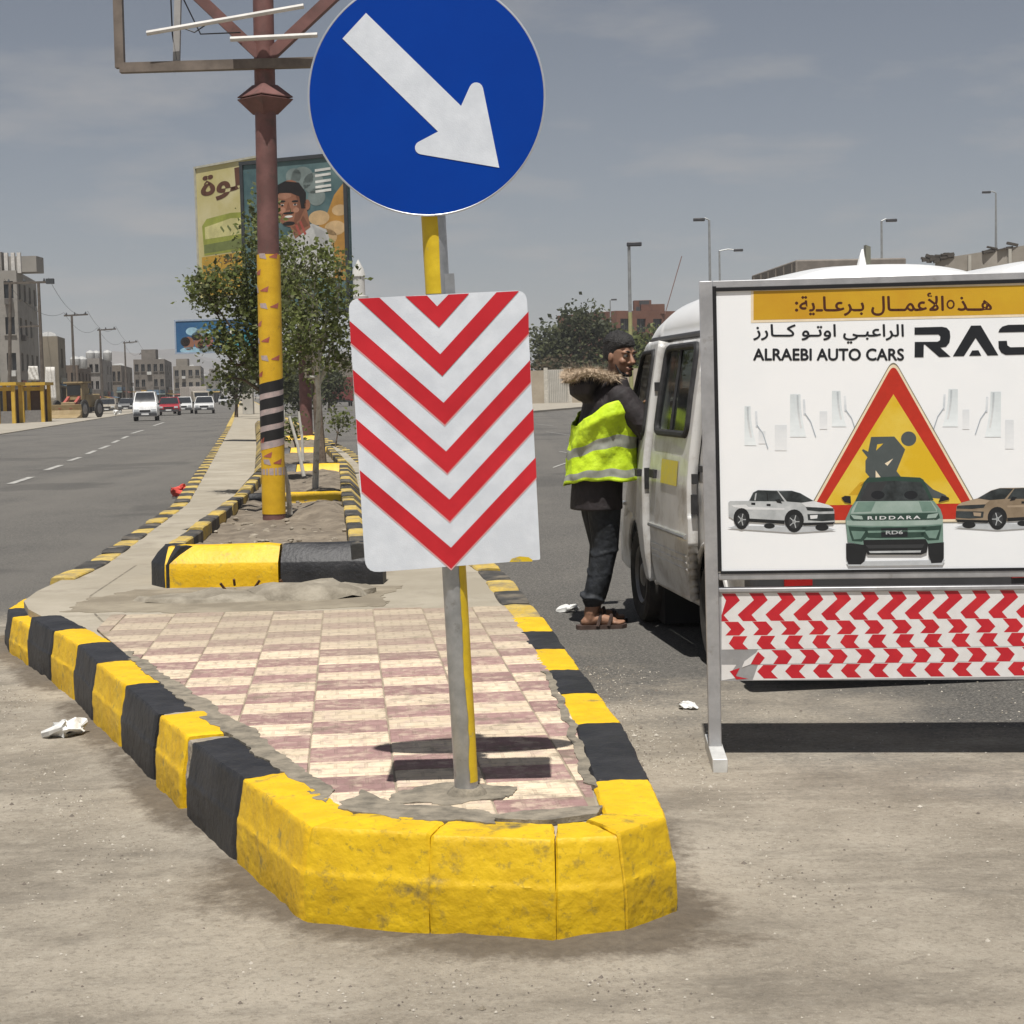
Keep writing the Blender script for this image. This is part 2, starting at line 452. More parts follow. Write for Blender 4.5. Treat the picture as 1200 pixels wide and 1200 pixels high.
for j in range(NY + 1):
    for i in range(NX + 1):
        x, y = X0 + i * CELL, Y0 + j * CELL
        d = dist_poly((x, y), OUT) if y < 12.5 and -5 < x < 3 else 3
        k = math.exp(-(d / 0.17) ** 2) * (0.75 + 0.5 * noise.noise(Vector((x * 1.8, y * 1.8, 3))))
        if x > 0.3: k *= smooth01(6.5, 5.2, y)
        if y < 5.2 and x > -0.8: k = max(k, 0.95 * math.exp(-((x - 0.1) / 0.62) ** 2 - ((y - 4.25) / 0.16) ** 2))
        k = max(k, 0.75 * math.exp(-((x - 0.44) / 0.2) ** 2 - ((y - 4.55) / 0.25) ** 2), 0.6 * math.exp(-((x + 0.85) / 0.22) ** 2 - ((y - 4.75) / 0.45) ** 2))
        edge = smooth01(0, 0.5, min(i, NX - i) * CELL) * smooth01(0, 0.5, min(j, NY - j) * CELL)
        z = 0.004 + 0.004 * noise.noise(Vector((x * 0.9, y * 0.9, 0))) + k * (0.018 + 0.016 * noise.noise(Vector((x * 9, y * 9, 1))))
        verts.append((x, y, max(0.0005, z * edge))); dirt.append(k)
for j in range(NY):
    for i in range(NX):
        a = j * (NX + 1) + i; faces.append((a, a + 1, a + NX + 2, a + NX + 1))
me = bpy.data.meshes.new('junction_apron'); me.from_pydata(verts, [], faces)
at_ = me.attributes.new('dirt', 'FLOAT', 'POINT'); at_.data.foreach_set('value', dirt)
me.materials.append(M_ROAD); me.polygons.foreach_set('use_smooth', [True] * len(faces))
o = bpy.data.objects.new('junction_apron', me); COL.objects.link(o); struct(o)
AX = Vector((-0.1547, 0.988)); NXV = Vector((0.988, 0.1547)); M0 = Vector((0.198, 0))
def RD(s, t, z=0.0):                           # along and across the dual carriageway
    q = M0 + AX * s + NXV * t
    return Vector((q.x, q.y, z))
struct(MB().quad(RD(-8, -10.5, -0.006), RD(-8, 24, -0.006), RD(900, 24, -0.006), RD(900, -10.5, -0.006)).build('road', M_ROAD))
M_LINE = pm('worn_road_paint', (0.42, 0.41, 0.38), 0.8, scale=5, col2=(0.12, 0.115, 0.11), cut=(0.45, 0.72), world=True)
for k, (px0, py0, px1, py1) in enumerate([(12, 567, 37, 559), (54, 551, 72, 545), (81, 540, 94, 536), (102, 532, 112, 528), (117, 526, 128, 522), (132, 519, 139, 516), (143, 514, 150, 511), (154, 508, 168, 504), (180, 499, 192, 495)]):
    a, b = gp(px0, py0), gp(px1, py1); wv = Vector((NXV.x, NXV.y, 0)) * 0.07
    z = Vector((0, 0, 0.003))
    struct(MB().quad(a - wv + z, a + wv + z, b + wv + z, b - wv + z).build('lane_marking', M_LINE))
for (px0, py0, px1, py1) in [(628, 497, 648, 499), (640, 506, 668, 510), (648, 548, 668, 541), (655, 529, 668, 531)]:
    a, b = gp(px0, py0), gp(px1, py1); wv = Vector((0, 0.16, 0)); z = Vector((0, 0, 0.003))
    struct(MB().quad(a - wv + z, b - wv + z, b + wv + z, a + wv + z).build('lane_marking', M_LINE))
# left shoulder: pale pavement strip; right side pavement in front of the far wall
M_PAVE = pm('dusty_pavement', (0.29, 0.26, 0.21), 0.9, scale=0.6, col2=(0.38, 0.345, 0.285), world=True, bump=0.3, bscale=5)
struct(MB().prism([RD(60, -15.5).xy, RD(60, -10.6).xy, RD(600, -10.6).xy, RD(600, -15.5).xy][::-1], -0.02, 0.02, 0).build('left_shoulder', M_PAVE))
MB_ = MB(); a, b = gp(600, 486), gp(700, 477); c, d = at(730, 476, 200), at(560, 479, 190)
struct(MB_.prism([a.xy, b.xy, (b.x + 60, b.y + 12), (c.x + 60, 212), (d.x, d.y)], -0.02, 0.12, 0).build('far_pavement', M_PAVE))

# ------------------------------------------------------------------ traffic island
M_CONC = pm('trowelled_concrete', (0.30, 0.265, 0.205), 0.9, scale=1.4, col2=(0.385, 0.345, 0.275), world=True, bump=0.25, bscale=45, col3=(0.215, 0.185, 0.145), scale3=3.5, cut3=(0.55, 0.75))
M_MORT = pm('grey_mortar', (0.13, 0.115, 0.09), 0.95, scale=16, col2=(0.27, 0.235, 0.18), cut=(0.35, 0.62), world=True, bump=0.6, bscale=50)
M_YEL = pm('worn_yellow_paint', (0.60, 0.375, 0.003), 0.6, scale=7, col2=(0.72, 0.47, 0.005), world=True, bump=0.4, bscale=40, col4=(0.42, 0.28, 0.02), col3=(0.15, 0.115, 0.05), scale3=7, cut3=(0.56, 0.68))
M_YEL2 = pm('clean_yellow_paint', (0.68, 0.41, 0.004), 0.55, scale=9, col2=(0.78, 0.49, 0.007), world=True, bump=0.35, bscale=42, col4=(0.48, 0.33, 0.03), cut4=(0.58, 0.70), col3=(0.28, 0.21, 0.06), scale3=11, cut3=(0.58, 0.70))
M_BLK = pm('worn_black_paint', (0.013, 0.0135, 0.016), 0.55, scale=6, col2=(0.027, 0.027, 0.030), world=True, bump=0.4, bscale=42, col4=(0.06, 0.055, 0.05), cut4=(0.60, 0.72), col3=(0.12, 0.105, 0.085), scale3=10, cut3=(0.66, 0.82))
M_RAWC = pm('raw_concrete_joint', (0.24, 0.205, 0.155), 0.95, scale=20, col2=(0.36, 0.32, 0.26), world=True, bump=0.8, bscale=60)
SECT = [(0.0, -0.02), (0.0, 0.05), (0.0, 0.10), (0.002, 0.146), (0.006, 0.152), (0.015, 0.20), (0.026, 0.262), (0.031, 0.268), (0.08, 0.270), (0.12, 0.271), (0.16, 0.270), (0.182, 0.268), (0.19, 0.26), (0.19, -0.02)]
def resample(sect, st):
    out = []
    for (a, b), (c, d) in zip(sect, sect[1:]):
        k = max(1, int(sqrt((c - a) ** 2 + (d - b) ** 2) / st))
        out += [(a + (c - a) * i / k, b + (d - b) * i / k) for i in range(k)]
    return out + [sect[-1]]
SECTF = resample(SECT, 0.011)
def stone_mesh(A, B, side, sect=SECT, dz=0.0, seg=8, amp=0.006, seed=0.0, gap=0.006, skew=(0, 0)):
    A, B = Vector((A[0], A[1])), Vector((B[0], B[1]))
    t = (B - A).normalized(); nrm = Vector((-t.y, t.x)) * side          # inward
    L = (B - A).length; mb = MB(); rings = []
    for i in range(seg + 1):
        s = gap + (L - 2 * gap) * i / seg
        e = 0.006 if i in (0, seg) else 0
        ring = []
        for d, z in sect:
            dd = d + (e if d < 0.1 else -e)
            sk = skew[0] * (1 - i / seg) + skew[1] * i / seg
            q = A + t * (s + sk * d) + nrm * dd
            ring.append((q.x, q.y, (z - (e if z > 0.2 else 0)) + dz))
        rings.append(ring if side > 0 else ring[::-1])
    mb.loft([r[::-1] for r in rings], 0, True, True)
    mb.jitter(amp, 5.0, seed); mb.jitter(amp * 0.55, 22.0, seed + 4)
    if seg > 12: mb.jitter(amp * 0.3, 60.0, seed + 7)
    return mb
M_YELF = pm('faded_yellow_paint', (0.50, 0.34, 0.05), 0.8, scale=5, col2=(0.60, 0.45, 0.13), world=True, bump=0.3, bscale=30, col3=(0.20, 0.165, 0.11), scale3=4, cut3=(0.48, 0.64), col4=(0.33, 0.26, 0.14), cut4=(0.5, 0.65))
M_BLKF = pm('faded_black_paint', (0.03, 0.029, 0.028), 0.8, scale=5, col2=(0.07, 0.065, 0.058), world=True, bump=0.3, bscale=30, col3=(0.17, 0.145, 0.11), scale3=4, cut3=(0.5, 0.66))
slab = [(x + 0.12, y) for x, y in OL[1:]] ; slab[0] = (-0.72, 5.08)
poly = [(interp(LT, y) + 0.1, y) for y in (10.4, 12, 18.57, 28, 65, 120, 200, 400)]
polyr = [(interp(RT, y) - 0.1, y) for y in (400, 200, 120, 65, 34, 13, 10.8, 8.6)]
base = [(-0.45, 4.52), (-0.2, 4.43), (0.1, 4.38), (0.25, 4.42), (0.32, 4.56), (0.30, 5.0)] + [(x - 0.1, y) for x, y in ORr[2:]]
outline = base + polyr[::-1][1:] + poly[::-1] + slab[::-1][1:]
isl = struct(MB().prism(outline, -0.02, 0.257, 0).build('traffic_island', [M_CONC]))
# kerb: alternating painted stones, mitred where the line turns
def mitre(i):                                  # half the turn at point i of OUT
    if i <= 0 or i >= len(OUT) - 1: return 0.0
    p, q, r = Vector(OUT[i - 1]), Vector(OUT[i]), Vector(OUT[i + 1])
    u, v = (q - p).normalized(), (r - q).normalized()
    return math.tan(atan2(u.cross(v), u.dot(v)) / 2)
NL = len(OL) - 1
for i in range(len(OUT) - 1):
    A, B_ = Vector(OUT[i]), Vector(OUT[i + 1]); s0, s1 = mitre(i), -mitre(i + 1)
    k = NL - 1 - i                              # left stones count from the nose
    if k >= 0:
        yel = k % 2 == 0; dz = -0.055 if k >= 8 else random.uniform(-0.002, 0.008); mat = M_YEL2 if yel else M_BLK; amp = 0.005
        if k in (1, 2): A = A.lerp(B_, 0.07); s0 = 0
        if k in (2, 3): B_ = A.lerp(B_, 0.95); s1 = 0
    elif i - NL < len(NOSE) - 1:
        yel = True; dz = (0.004, 0.0, 0.001, 0.006)[i - NL]; mat = M_YEL; amp = 0.0035
    else:
        j = i - NL - len(NOSE) + 1; yel = j % 2 == 0; dz = random.uniform(-0.001, 0.005); mat = M_YEL2 if yel else M_BLK; amp = 0.005
    o = stone_mesh(A, B_, 1, SECTF, dz=dz, seed=i * 3.1, seg=36, amp=amp, gap=0.0015, skew=(s0, s1)).build('kerb_stone', mat, isl)
    o['label'] = 'yellow painted kerb stone' if yel else 'black painted kerb stone'
for A, B_ in ((OL[2], OL[1]), (OL[3], OL[2])):           # raw mortar joints between near stones
    A, B_ = Vector(A), Vector(B_)
    stone_mesh(A.lerp(B_, -0.05), A.lerp(B_, 0.11), 1, resample([(d * 0.9 + 0.014, z * 0.97) for d, z in SECT], 0.02), seg=6, amp=0.010, seed=9 + A.x).build('mortar_joint', M_RAWC, isl)
# farther stones share meshes
proto = {}
for side, nm in ((-1, 'L'), (1, 'R')):
    for v in range(3):
        for yel in (0, 1):
            proto[(nm, v, yel)] = stone_mesh((0, 0), (0, 0.6), side, seg=5, seed=v * 5 + yel, dz=0.0)
meshes = {k: None for k in proto}
def far_stone(nm, v, yel, x, y, ang, parent, z=0.0, sy=1.0, name='kerb_stone', mats=None):
    key = (nm, v, yel)
    if meshes[key] is None:
        o = proto[key].build(name, M_YELF if yel else M_BLKF, parent, local=True); meshes[key] = o.data
    else:
        o = bpy.data.objects.new(name, meshes[key]); COL.objects.link(o); o.parent = parent
    o.matrix_basis = Matrix.Translation((x, y, z)) @ Matrix.Rotation(ang, 4, 'Z') @ Matrix.Diagonal((1, sy, 1, 1))
    o['label'] = 'yellow painted kerb stone' if yel else 'black painted kerb stone'
for tab, nm, y0 in ((LT, 'L', 10.4), (RT, 'R', 8.6)):
    y, i = y0, (0 if nm == 'L' else 1)
    while y < 66:
        st = 0.6 if y < 40 else 1.2
        x0, x1 = interp(tab, y), interp(tab, y + st)
        ang = -atan2(x1 - x0, st)
        far_stone(nm, random.randrange(3), i % 2, x0, y, ang, isl, random.uniform(-0.008, 0.006) + (-0.05 if nm == 'L' and y < 11 else 0), sy=st / 0.6)
        y += st; i += 1
    mb = MB()                                          # beyond: one low kerb line
    ys = [66, 120, 200, 400]
    for a, b in zip(ys, ys[1:]):
        xa, xb = interp(tab, a), interp(tab, b); w = 0.19 if nm == 'L' else -0.19
        mb.prism([(xa, a), (xa + w, a), (xb + w, b), (xb, b)], -0.02, 0.27, 0)
    mb.build('kerb_line', M_YELF, isl)

# paving tiles, checkerboard of cream and maroon, cut to the island's nose
def tile_mat(name, c1, c2, dusty):
    m = bpy.data.materials.new(name); m.use_nodes = True
    n, l = m.node_tree.nodes, m.node_tree.links
    p = n['Principled BSDF']; p.inputs['Roughness'].default_value = 0.85; p.inputs['Specular IOR Level'].default_value = 0.3
    g = n.new('ShaderNodeNewGeometry'); oi = n.new('ShaderNodeObjectInfo')
    def nz(s, d=7, off=0):
        mp = n.new('ShaderNodeMapping'); mp.inputs['Location'].default_value = (off, off * 2, 0); l.new(g.outputs['Position'], mp.inputs[0])
        t = n.new('ShaderNodeTexNoise'); t.inputs['Scale'].default_value = s; t.inputs['Detail'].default_value = d; t.inputs['Roughness'].default_value = 0.7
        l.new(mp.outputs[0], t.inputs['Vector']); return t.outputs[0]
    def ramp(x, a, b, k0, k1):
        r = n.new('ShaderNodeValToRGB'); r.color_ramp.elements[0].position = a; r.color_ramp.elements[1].position = b
        r.color_ramp.elements[0].color = (*k0, 1); r.color_ramp.elements[1].color = (*k1, 1); l.new(x, r.inputs[0]); return r.outputs[0]
    def mix(f, a, b):
        x = n.new('ShaderNodeMixRGB')
        l.new(f, x.inputs[0])
        for i, q in ((1, a), (2, b)):
            if isinstance(q, tuple): x.inputs[i].default_value = (*q, 1)
            else: l.new(q, x.inputs[i])
        return x.outputs[0]
    c = ramp(nz(11), 0.3, 0.7, c1, c2)
    r = n.new('ShaderNodeMapRange'); r.inputs[3].default_value = 0.86; r.inputs[4].default_value = 1.14; l.new(oi.outputs['Random'], r.inputs[0])
    hsv = n.new('ShaderNodeHueSaturation'); l.new(r.outputs[0], hsv.inputs['Value']); l.new(c, hsv.inputs['Color']); c = hsv.outputs[0]
    c = mix(ramp(nz(16, 9, 3), 0.49, 0.62, (0, 0, 0), (0.72, 0.72, 0.72)), c, dusty)
    c = mix(ramp(nz(5, 9, 8), 0.55, 0.70, (0, 0, 0), (0.8, 0.8, 0.8)), c, (0.19, 0.155, 0.115))
    c = mix(ramp(nz(24, 8, 11), 0.56, 0.68, (0, 0, 0), (0.6, 0.6, 0.6)), c, (0.17, 0.13, 0.10))
    sp = n.new('ShaderNodeSeparateXYZ'); l.new(g.outputs['Position'], sp.inputs[0])
    mr = n.new('ShaderNodeMapRange'); mr.interpolation_type = 'SMOOTHSTEP'; mr.inputs[1].default_value = 7.0; mr.inputs[2].default_value = 8.4
    ad = n.new('ShaderNodeMath'); ad.operation = 'MULTIPLY_ADD'; ad.inputs[1].default_value = 1.6; l.new(nz(2.5, 7, 5), ad.inputs[0])
    sb = n.new('ShaderNodeMath'); sb.operation = 'SUBTRACT'; sb.inputs[1].default_value = 0.8; l.new(sp.outputs[1], sb.inputs[0]); l.new(sb.outputs[0], ad.inputs[2])
    l.new(ad.outputs[0], mr.inputs[0])
    mu = n.new('ShaderNodeMath'); mu.operation = 'MULTIPLY'; mu.inputs[1].default_value = 0.68; l.new(mr.outputs[0], mu.inputs[0])
    c = mix(mu.outputs[0], c, (0.36, 0.305, 0.23))
    t = n.new('ShaderNodeTexCoord'); br = n.new('ShaderNodeTexBrick')
    br.inputs['Scale'].default_value = 1.0; br.inputs['Mortar Size'].default_value = 0.005; br.inputs['Brick Width'].default_value = 0.0945; br.inputs['Row Height'].default_value = 0.0745
    br.inputs['Color1'].default_value = br.inputs['Color2'].default_value = (1, 1, 1, 1); br.inputs['Mortar'].default_value = (0, 0, 0, 1); br.offset = 0.5
    l.new(t.outputs['Object'], br.inputs['Vector'])
    iv = n.new('ShaderNodeInvert'); l.new(br.outputs['Color'], iv.inputs[1]); gf = n.new('ShaderNodeMath'); gf.operation = 'MULTIPLY'; gf.inputs[1].default_value = 0.2; l.new(iv.outputs[0], gf.inputs[0])
    c = mix(gf.outputs[0], c, (0.16, 0.125, 0.095)); l.new(c, p.inputs['Base Color'])
    hh = n.new('ShaderNodeMath'); hh.operation = 'MULTIPLY_ADD'; hh.inputs[1].default_value = 0.6; l.new(nz(70, 6), hh.inputs[0]); l.new(br.outputs['Color'], hh.inputs[2])
    b = n.new('ShaderNodeBump'); b.inputs['Strength'].default_value = 0.8; b.inputs['Distance'].default_value = 0.006
    l.new(hh.outputs[0], b.inputs['Height']); l.new(b.outputs[0], p.inputs['Normal'])
    return m
M_CREAM = tile_mat('cream_paver', (0.62, 0.50, 0.35), (0.74, 0.62, 0.47), (0.52, 0.40, 0.33))
M_MAROON = tile_mat('maroon_paver', (0.27, 0.16, 0.15), (0.37, 0.24, 0.22), (0.56, 0.44, 0.34))
CLIP = [(0.215, 4.60), (0.20, 5.8), (0.14, 6.9), (0.0, 8.6), (-0.05, 9.05), (-2.15, 9.05), (-2.1, 8.52), (-1.80, 7.75), (-1.20, 6.30), (-0.80, 5.36), (-0.50, 4.70), (-0.20, 4.56), (0.1, 4.50)]
def clip_poly(P, C):                      # both ccw
    for i in range(len(C)):
        a, b = Vector(C[i]), Vector(C[(i + 1) % len(C)])
        e = b - a; out = []
        for j in range(len(P)):
            p, q = P[j], P[(j + 1) % len(P)]
            dp, dq = e.cross(p - a), e.cross(q - a)
            if dp >= 0: out.append(p)
            if dp * dq < 0: out.append(p + (q - p) * (dp / (dp - dq)))
        P = out
        if len(P) < 3: return []
    return P
ga = radians(5.5); gy = Vector((-sin(ga), cos(ga))); gx = Vector((cos(ga), sin(ga))); g0 = Vector((0.22, 4.40))
TW, TD = 0.262, 0.216
for ci in range(-10, 3):
    coff = random.uniform(-0.04, 0.04)
    for ri in range(-2, 23):
        c = g0 + gx * (ci * TW - TW / 2) + gy * (ri * TD + coff)
        hw, hd = TW / 2 - 0.0022, TD / 2 - 0.0022
        P = [c - gx * hw - gy * hd, c + gx * hw - gy * hd, c + gx * hw + gy * hd, c - gx * hw + gy * hd]
        P = clip_poly(P, CLIP)
        if not P: continue
        ar = abs(sum(P[i].cross(P[(i + 1) % len(P)]) for i in range(len(P)))) / 2
        if ar < 0.006: continue
        Q = [Vector(((p - c).dot(gx), (p - c).dot(gy))) for p in P]
        cc = sum(Q, Vector((0, 0))) / len(Q)
        top = [(q - cc) * max(0.0, 1 - 0.005 / max(0.02, (q - cc).length)) + cc for q in Q]
        mb = MB(); n = len(Q); zt = 0.272 + random.uniform(-0.0022, 0.0022)
        mb.add([(q.x, q.y, 0.254) for q in Q] + [(q.x, q.y, zt - 0.003) for q in Q] + [(q.x, q.y, zt) for q in top],
               [(i, (i + 1) % n, n + (i + 1) % n, n + i) for i in range(n)] + [(n + i, n + (i + 1) % n, 2 * n + (i + 1) % n, 2 * n + i) for i in range(n)] + [tuple(2 * n + i for i in range(n))])
        o = mb.build('paving_tile', M_CREAM if (ri + ci) % 2 == 0 else M_MAROON, isl, local=True)
        o.matrix_basis = Matrix.Translation((c.x, c.y, 0)) @ Matrix.Rotation(ga, 4, 'Z')
MB().prism(CLIP, 0.2535, 0.2688, 0).build('grout_bed', pm('sandy_grout', (0.25, 0.205, 0.15), 0.95, scale=8, col2=(0.36, 0.30, 0.22), world=True), isl)
# mortar smears over the tile edges
def blob(mb, pts, z, amp, seed, thick=0.016, sub=7):
    P = []
    for i in range(len(pts)):
        a, b = Vector(pts[i]), Vector(pts[(i + 1) % len(pts)])
        for k in range(sub * 3):
            q = a.lerp(b, k / (sub * 3)); w = Vector((q.x * 6, q.y * 6, seed))
            P.append((q.x + amp * noise.noise(w) + amp * 0.5 * noise.noise(w * 3.1) + amp * 0.25 * noise.noise(w * 9), q.y + amp * noise.noise(w + Vector((9, 9, 9))) + amp * 0.5 * noise.noise(w * 3.1 + Vector((5, 1, 0))) + amp * 0.25 * noise.noise(w * 9 + Vector((2, 7, 0)))))
    mb.prism(P, z - thick, z, 0)
mb = MB()
blob(mb, [(-0.50, 4.66), (-0.36, 4.54), (-0.05, 4.47), (-0.06, 4.60), (-0.30, 4.68), (-0.46, 4.86)], 0.2752, 0.035, 1.0)
blob(mb, [(-0.55, 4.74), (-0.53, 4.86), (-0.76, 5.42), (-1.02, 6.05), (-1.42, 6.95), (-1.75, 7.7), (-1.80, 7.7), (-1.47, 6.9), (-1.06, 5.9), (-0.72, 5.16)], 0.2748, 0.03, 2.0, sub=10)
blob(mb, [(0.06, 4.47), (0.20, 4.53), (0.22, 4.62), (0.02, 4.58), (-0.1, 4.53)], 0.2755, 0.025, 3.0)
blob(mb, [(-0.36, 4.74), (-0.2, 4.68), (-0.03, 4.74), (0.0, 4.86), (-0.14, 4.92), (-0.32, 4.88)], 0.2758, 0.05, 4.0)
blob(mb, [(0.19, 4.9), (0.23, 4.85), (0.195, 5.8), (0.14, 6.9), (0.115, 6.9), (0.17, 5.7)], 0.2749, 0.02, 5.0, sub=10)
mb.build('mortar_smear', M_MORT, isl)
mb = MB()                                  # crack across the walkway concrete
ck = [gp(px, py, 0.2582) for px, py in [(160, 662), (145, 672), (130, 682), (118, 690), (106, 698), (104, 705), (107, 712), (112, 720), (120, 728), (150, 728), (190, 724)]]
for a, b in zip(ck, ck[1:]):
    t = (b - a).normalized(); w = Vector((-t.y, t.x, 0)) * 0.006
    mb.quad(a - w, b - w, b + w, a + w)
mb.build('crack', M_MORT, isl)
mb = MB(); blob(mb, [(-2.45, 9.35), (-1.6, 9.15), (-0.75, 9.25), (-0.7, 10.2), (-1.2, 10.32), (-2.3, 10.35), (-2.5, 9.9)], 0.2595, 0.08, 6.5, thick=0.004)
mb.build('dust_drift', pm('settled_dust', (0.20, 0.17, 0.125), 1.0, scale=3, col2=(0.30, 0.26, 0.195), world=True, bump=0.5, bscale=30), isl)

# ------------------------------------------------------------------ planter on the median
pl = thing('median_planter', 'raised planter of black and yellow kerb blocks filled with dry soil on the median', 'planter', (-1.5, 10.4, 0.257))
PS = [(0.0, -0.005), (0.0, 0.08), (0.001, 0.142), (0.006, 0.150), (0.05, 0.20), (0.096, 0.246), (0.105, 0.25), (0.15, 0.252), (0.192, 0.25), (0.2, 0.242), (0.2, -0.005)]
def pstone(A, B, side, mat, seed, lab, amp=0.005):
    o = stone_mesh(A, B, side, PS, dz=0.258, seg=8, amp=amp, seed=seed).build('planter_stone', mat, pl); o['label'] = lab
pstone((-2.14, 10.40), (-1.43, 10.36), 1, M_YEL2, 1.5, 'yellow front block of the planter')
pstone((-1.425, 10.36), (-0.79, 10.33), 1, M_BLK, 2.5, 'black front block of the planter')
pstone((-2.27, 10.62), (-2.12, 10.385), 1, M_BLK, 3.5, 'black corner block of the planter')
protoP, meshP = {}, {}
for side, nm, tab, y0 in ((-1, 'L', PLT, 10.62), (1, 'R', PRT, 10.36)):
    y, i = y0, (1 if nm == 'L' else 0)
    while y < 62:
        st = 0.62 if y < 36 else 1.24
        x0, x1 = interp(tab, y), interp(tab, y + st)
        key = (nm, i % 2, random.randrange(2))
        if key not in meshP:
            mb = stone_mesh((0, 0), (0, 0.62), side, PS, seg=5, seed=len(meshP) * 2.7)
            o = mb.build('planter_stone', M_YELF if i % 2 else M_BLKF, pl, local=True); meshP[key] = o.data
        else:
            o = bpy.data.objects.new('planter_stone', meshP[key]); COL.objects.link(o); o.parent = pl
        o.matrix_basis = wm(pl).inverted() @ Matrix.Translation((x0, y, 0.259 + random.uniform(-0.01, 0.008))) @ Matrix.Rotation(-atan2(x1 - x0, st), 4, 'Z') @ Matrix.Diagonal((1, st / 0.62, 1, 1))
        o['label'] = 'yellow planter edging stone' if i % 2 else 'black planter edging stone'
        y += st; i += 1
for k, yy in enumerate((15.9, 22.4, 29.5, 38.0)):         # cross walls between the beds
    xl, xr = interp(PLT, yy) + 0.2, interp(PRT, yy) - 0.2
    xm = xl + (xr - xl) * 0.38
    pstone((xl, yy), (xm, yy - 0.02), 1, M_BLK, 50 + k, 'black cross wall block between planting beds')
    pstone((xm, yy - 0.02), (xr, yy - 0.04), 1, M_YEL2, 60 + k, 'yellow cross wall block between planting beds')
M_SOIL = pm('dry_soil', (0.15, 0.122, 0.09), 1.0, scale=4, col2=(0.24, 0.20, 0.15), world=True, bump=0.9, bscale=25, col3=(0.10, 0.08, 0.06), scale3=12, cut3=(0.52, 0.7))
mb = MB(); rings = []
ysoil = [10.5 + 0.11 * i for i in range(130)] + [25 + 0.5 * i for i in range(78)]
for y in ysoil:
    xl, xr = interp(PLT, y) + 0.12, interp(PRT, y) - 0.12
    rings.append([(xl + (xr - xl) * j / 14, y, 0.42 + 0.035 * noise.noise(Vector((j * 0.35, y * 1.6, 0))) + 0.03 * noise.noise(Vector((j * 1.3, y * 4.5, 2))) + 0.10 * math.exp(-(((j - 11) / 2.2) ** 2 + ((y - 14.2) / 0.9) ** 2)) + 0.09 * math.exp(-(((j - 11) / 2.5) ** 2 + ((y - 18.5) / 1.2) ** 2))) for j in range(15)])
mb.loft(rings, 0, False, True, closed=False)
mb.f = [f[::-1] for f in mb.f]
mb.build('soil', M_SOIL, pl)
mb = MB()
for k in range(150):
    y = 10.6 + random.random() ** 1.5 * 6; xl, xr = interp(PLT, y) + 0.2, interp(PRT, y) - 0.2
    x = random.uniform(xl, xr); r = random.uniform(0.006, 0.022)
    mb.ball((x, y, 0.425 + r * 0.2), (r * random.uniform(0.9, 1.8), r, r * 0.7), random.randrange(2), 6, 4)
mb.jitter(0.006, 40, 1)
o = mb.build('rubble', [pm('pale_rubble', (0.28, 0.24, 0.185), 0.95, world=True), M_RAWC], pl, kind='stuff')
rub = thing('mortar_mound', 'flattened heap of set mortar with rusty rebar stubs in front of planter', 'rubble', (-1.1, 10.0, 0.257))
mb = MB(); cen = gp(348, 692, 0.29)
for (cx, cy, rx, ry, h) in [(cen.x + 0.05, cen.y - 0.02, 0.36, 0.22, 0.075), (cen.x - 0.45, cen.y - 0.05, 0.5, 0.2, 0.035), (cen.x + 0.25, cen.y + 0.1, 0.2, 0.15, 0.06)]:
    mb.lathe([(1.0, -0.01), (0.93, 0.5), (0.75, 0.85), (0.4, 1.0), (0.02, 1.02)], 18, Matrix.Translation((cx, cy, 0.257)) @ Matrix.Diagonal((rx, ry, h, 1)))
mb.jitter(0.03, 7, 2); mb.jitter(0.015, 24, 5); mb.build('mortar_heap', pm('rough_grey_mortar', (0.20, 0.175, 0.135), 0.95, scale=6, col2=(0.33, 0.295, 0.235), world=True, bump=0.8, bscale=40), rub)
M_RUST = pm('rusty_steel', (0.07, 0.035, 0.02), 0.8, 0.3, scale=20, col2=(0.16, 0.075, 0.035))
for px, py, dx in ((264, 691, -0.04), (275, 686, 0.0), (299, 688, 0.05), (333, 687, -0.03)):
    p = gp(px, py, 0.28); MB().tube([p, p + Vector((dx * 0.6, -0.02, 0.04))], 0.008, 6).build('rebar_stub', M_RUST, rub)
# ------------------------------------------------------------------ keep-right sign with chevron plate
M_GALV = pm('galvanised_steel', (0.36, 0.37, 0.38), 0.42, 0.75, scale=14, col2=(0.50, 0.51, 0.52), col3=(0.22, 0.21, 0.19), scale3=20, cut3=(0.6, 0.75))
M_BLUE = pm('blue_reflective_sheet', (0.0006, 0.041, 0.31), 0.5, scale=2.5, col2=(0.0008, 0.047, 0.34), spec=0.12)
M_WREF = pm('white_reflective_sheet', (0.64, 0.68, 0.74), 0.45, scale=12, col2=(0.74, 0.78, 0.84), bump=0.08, bscale=300)
M_RED = pm('red_reflective_sheet', (0.50, 0.012, 0.022), 0.4, scale=6, col2=(0.60, 0.018, 0.03))
M_PINK = flat('pink_sheet_edge', (0.72, 0.35, 0.36))
M_PYEL = pm('dripped_yellow_paint', (0.62, 0.43, 0.012), 0.5, scale=18, col2=(0.74, 0.53, 0.02), col3=(0.30, 0.27, 0.18), scale3=30, cut3=(0.6, 0.72))
sb = gp(547, 931, 0.272)
axis = (at(500, 112, sb.y) - sb); axis.normalize()
sgn = thing('keep_right_sign', 'round blue sign with white arrow over a chevron plate on a leaning pole', 'road sign', tuple(sb))
top = sb + axis * 2.22
MB().tube([sb - axis * 0.005, sb + axis * 1.0, top], 0.0335, 24).build('pole', M_GALV, sgn)
mb = MB(); mb.lathe([(0.06, 0), (0.05, 0.018), (0.04, 0.03)], 18, Matrix.Translation((sb.x, sb.y, 0.266))); mb.jitter(0.008, 20, 1)
mb.build('mortar_collar', M_MORT, sgn)
mb = MB()
X_ = Vector((1, 0, 0)); Yv = axis.cross(X_).normalized() * -1
if Yv.y > 0: Yv = -Yv
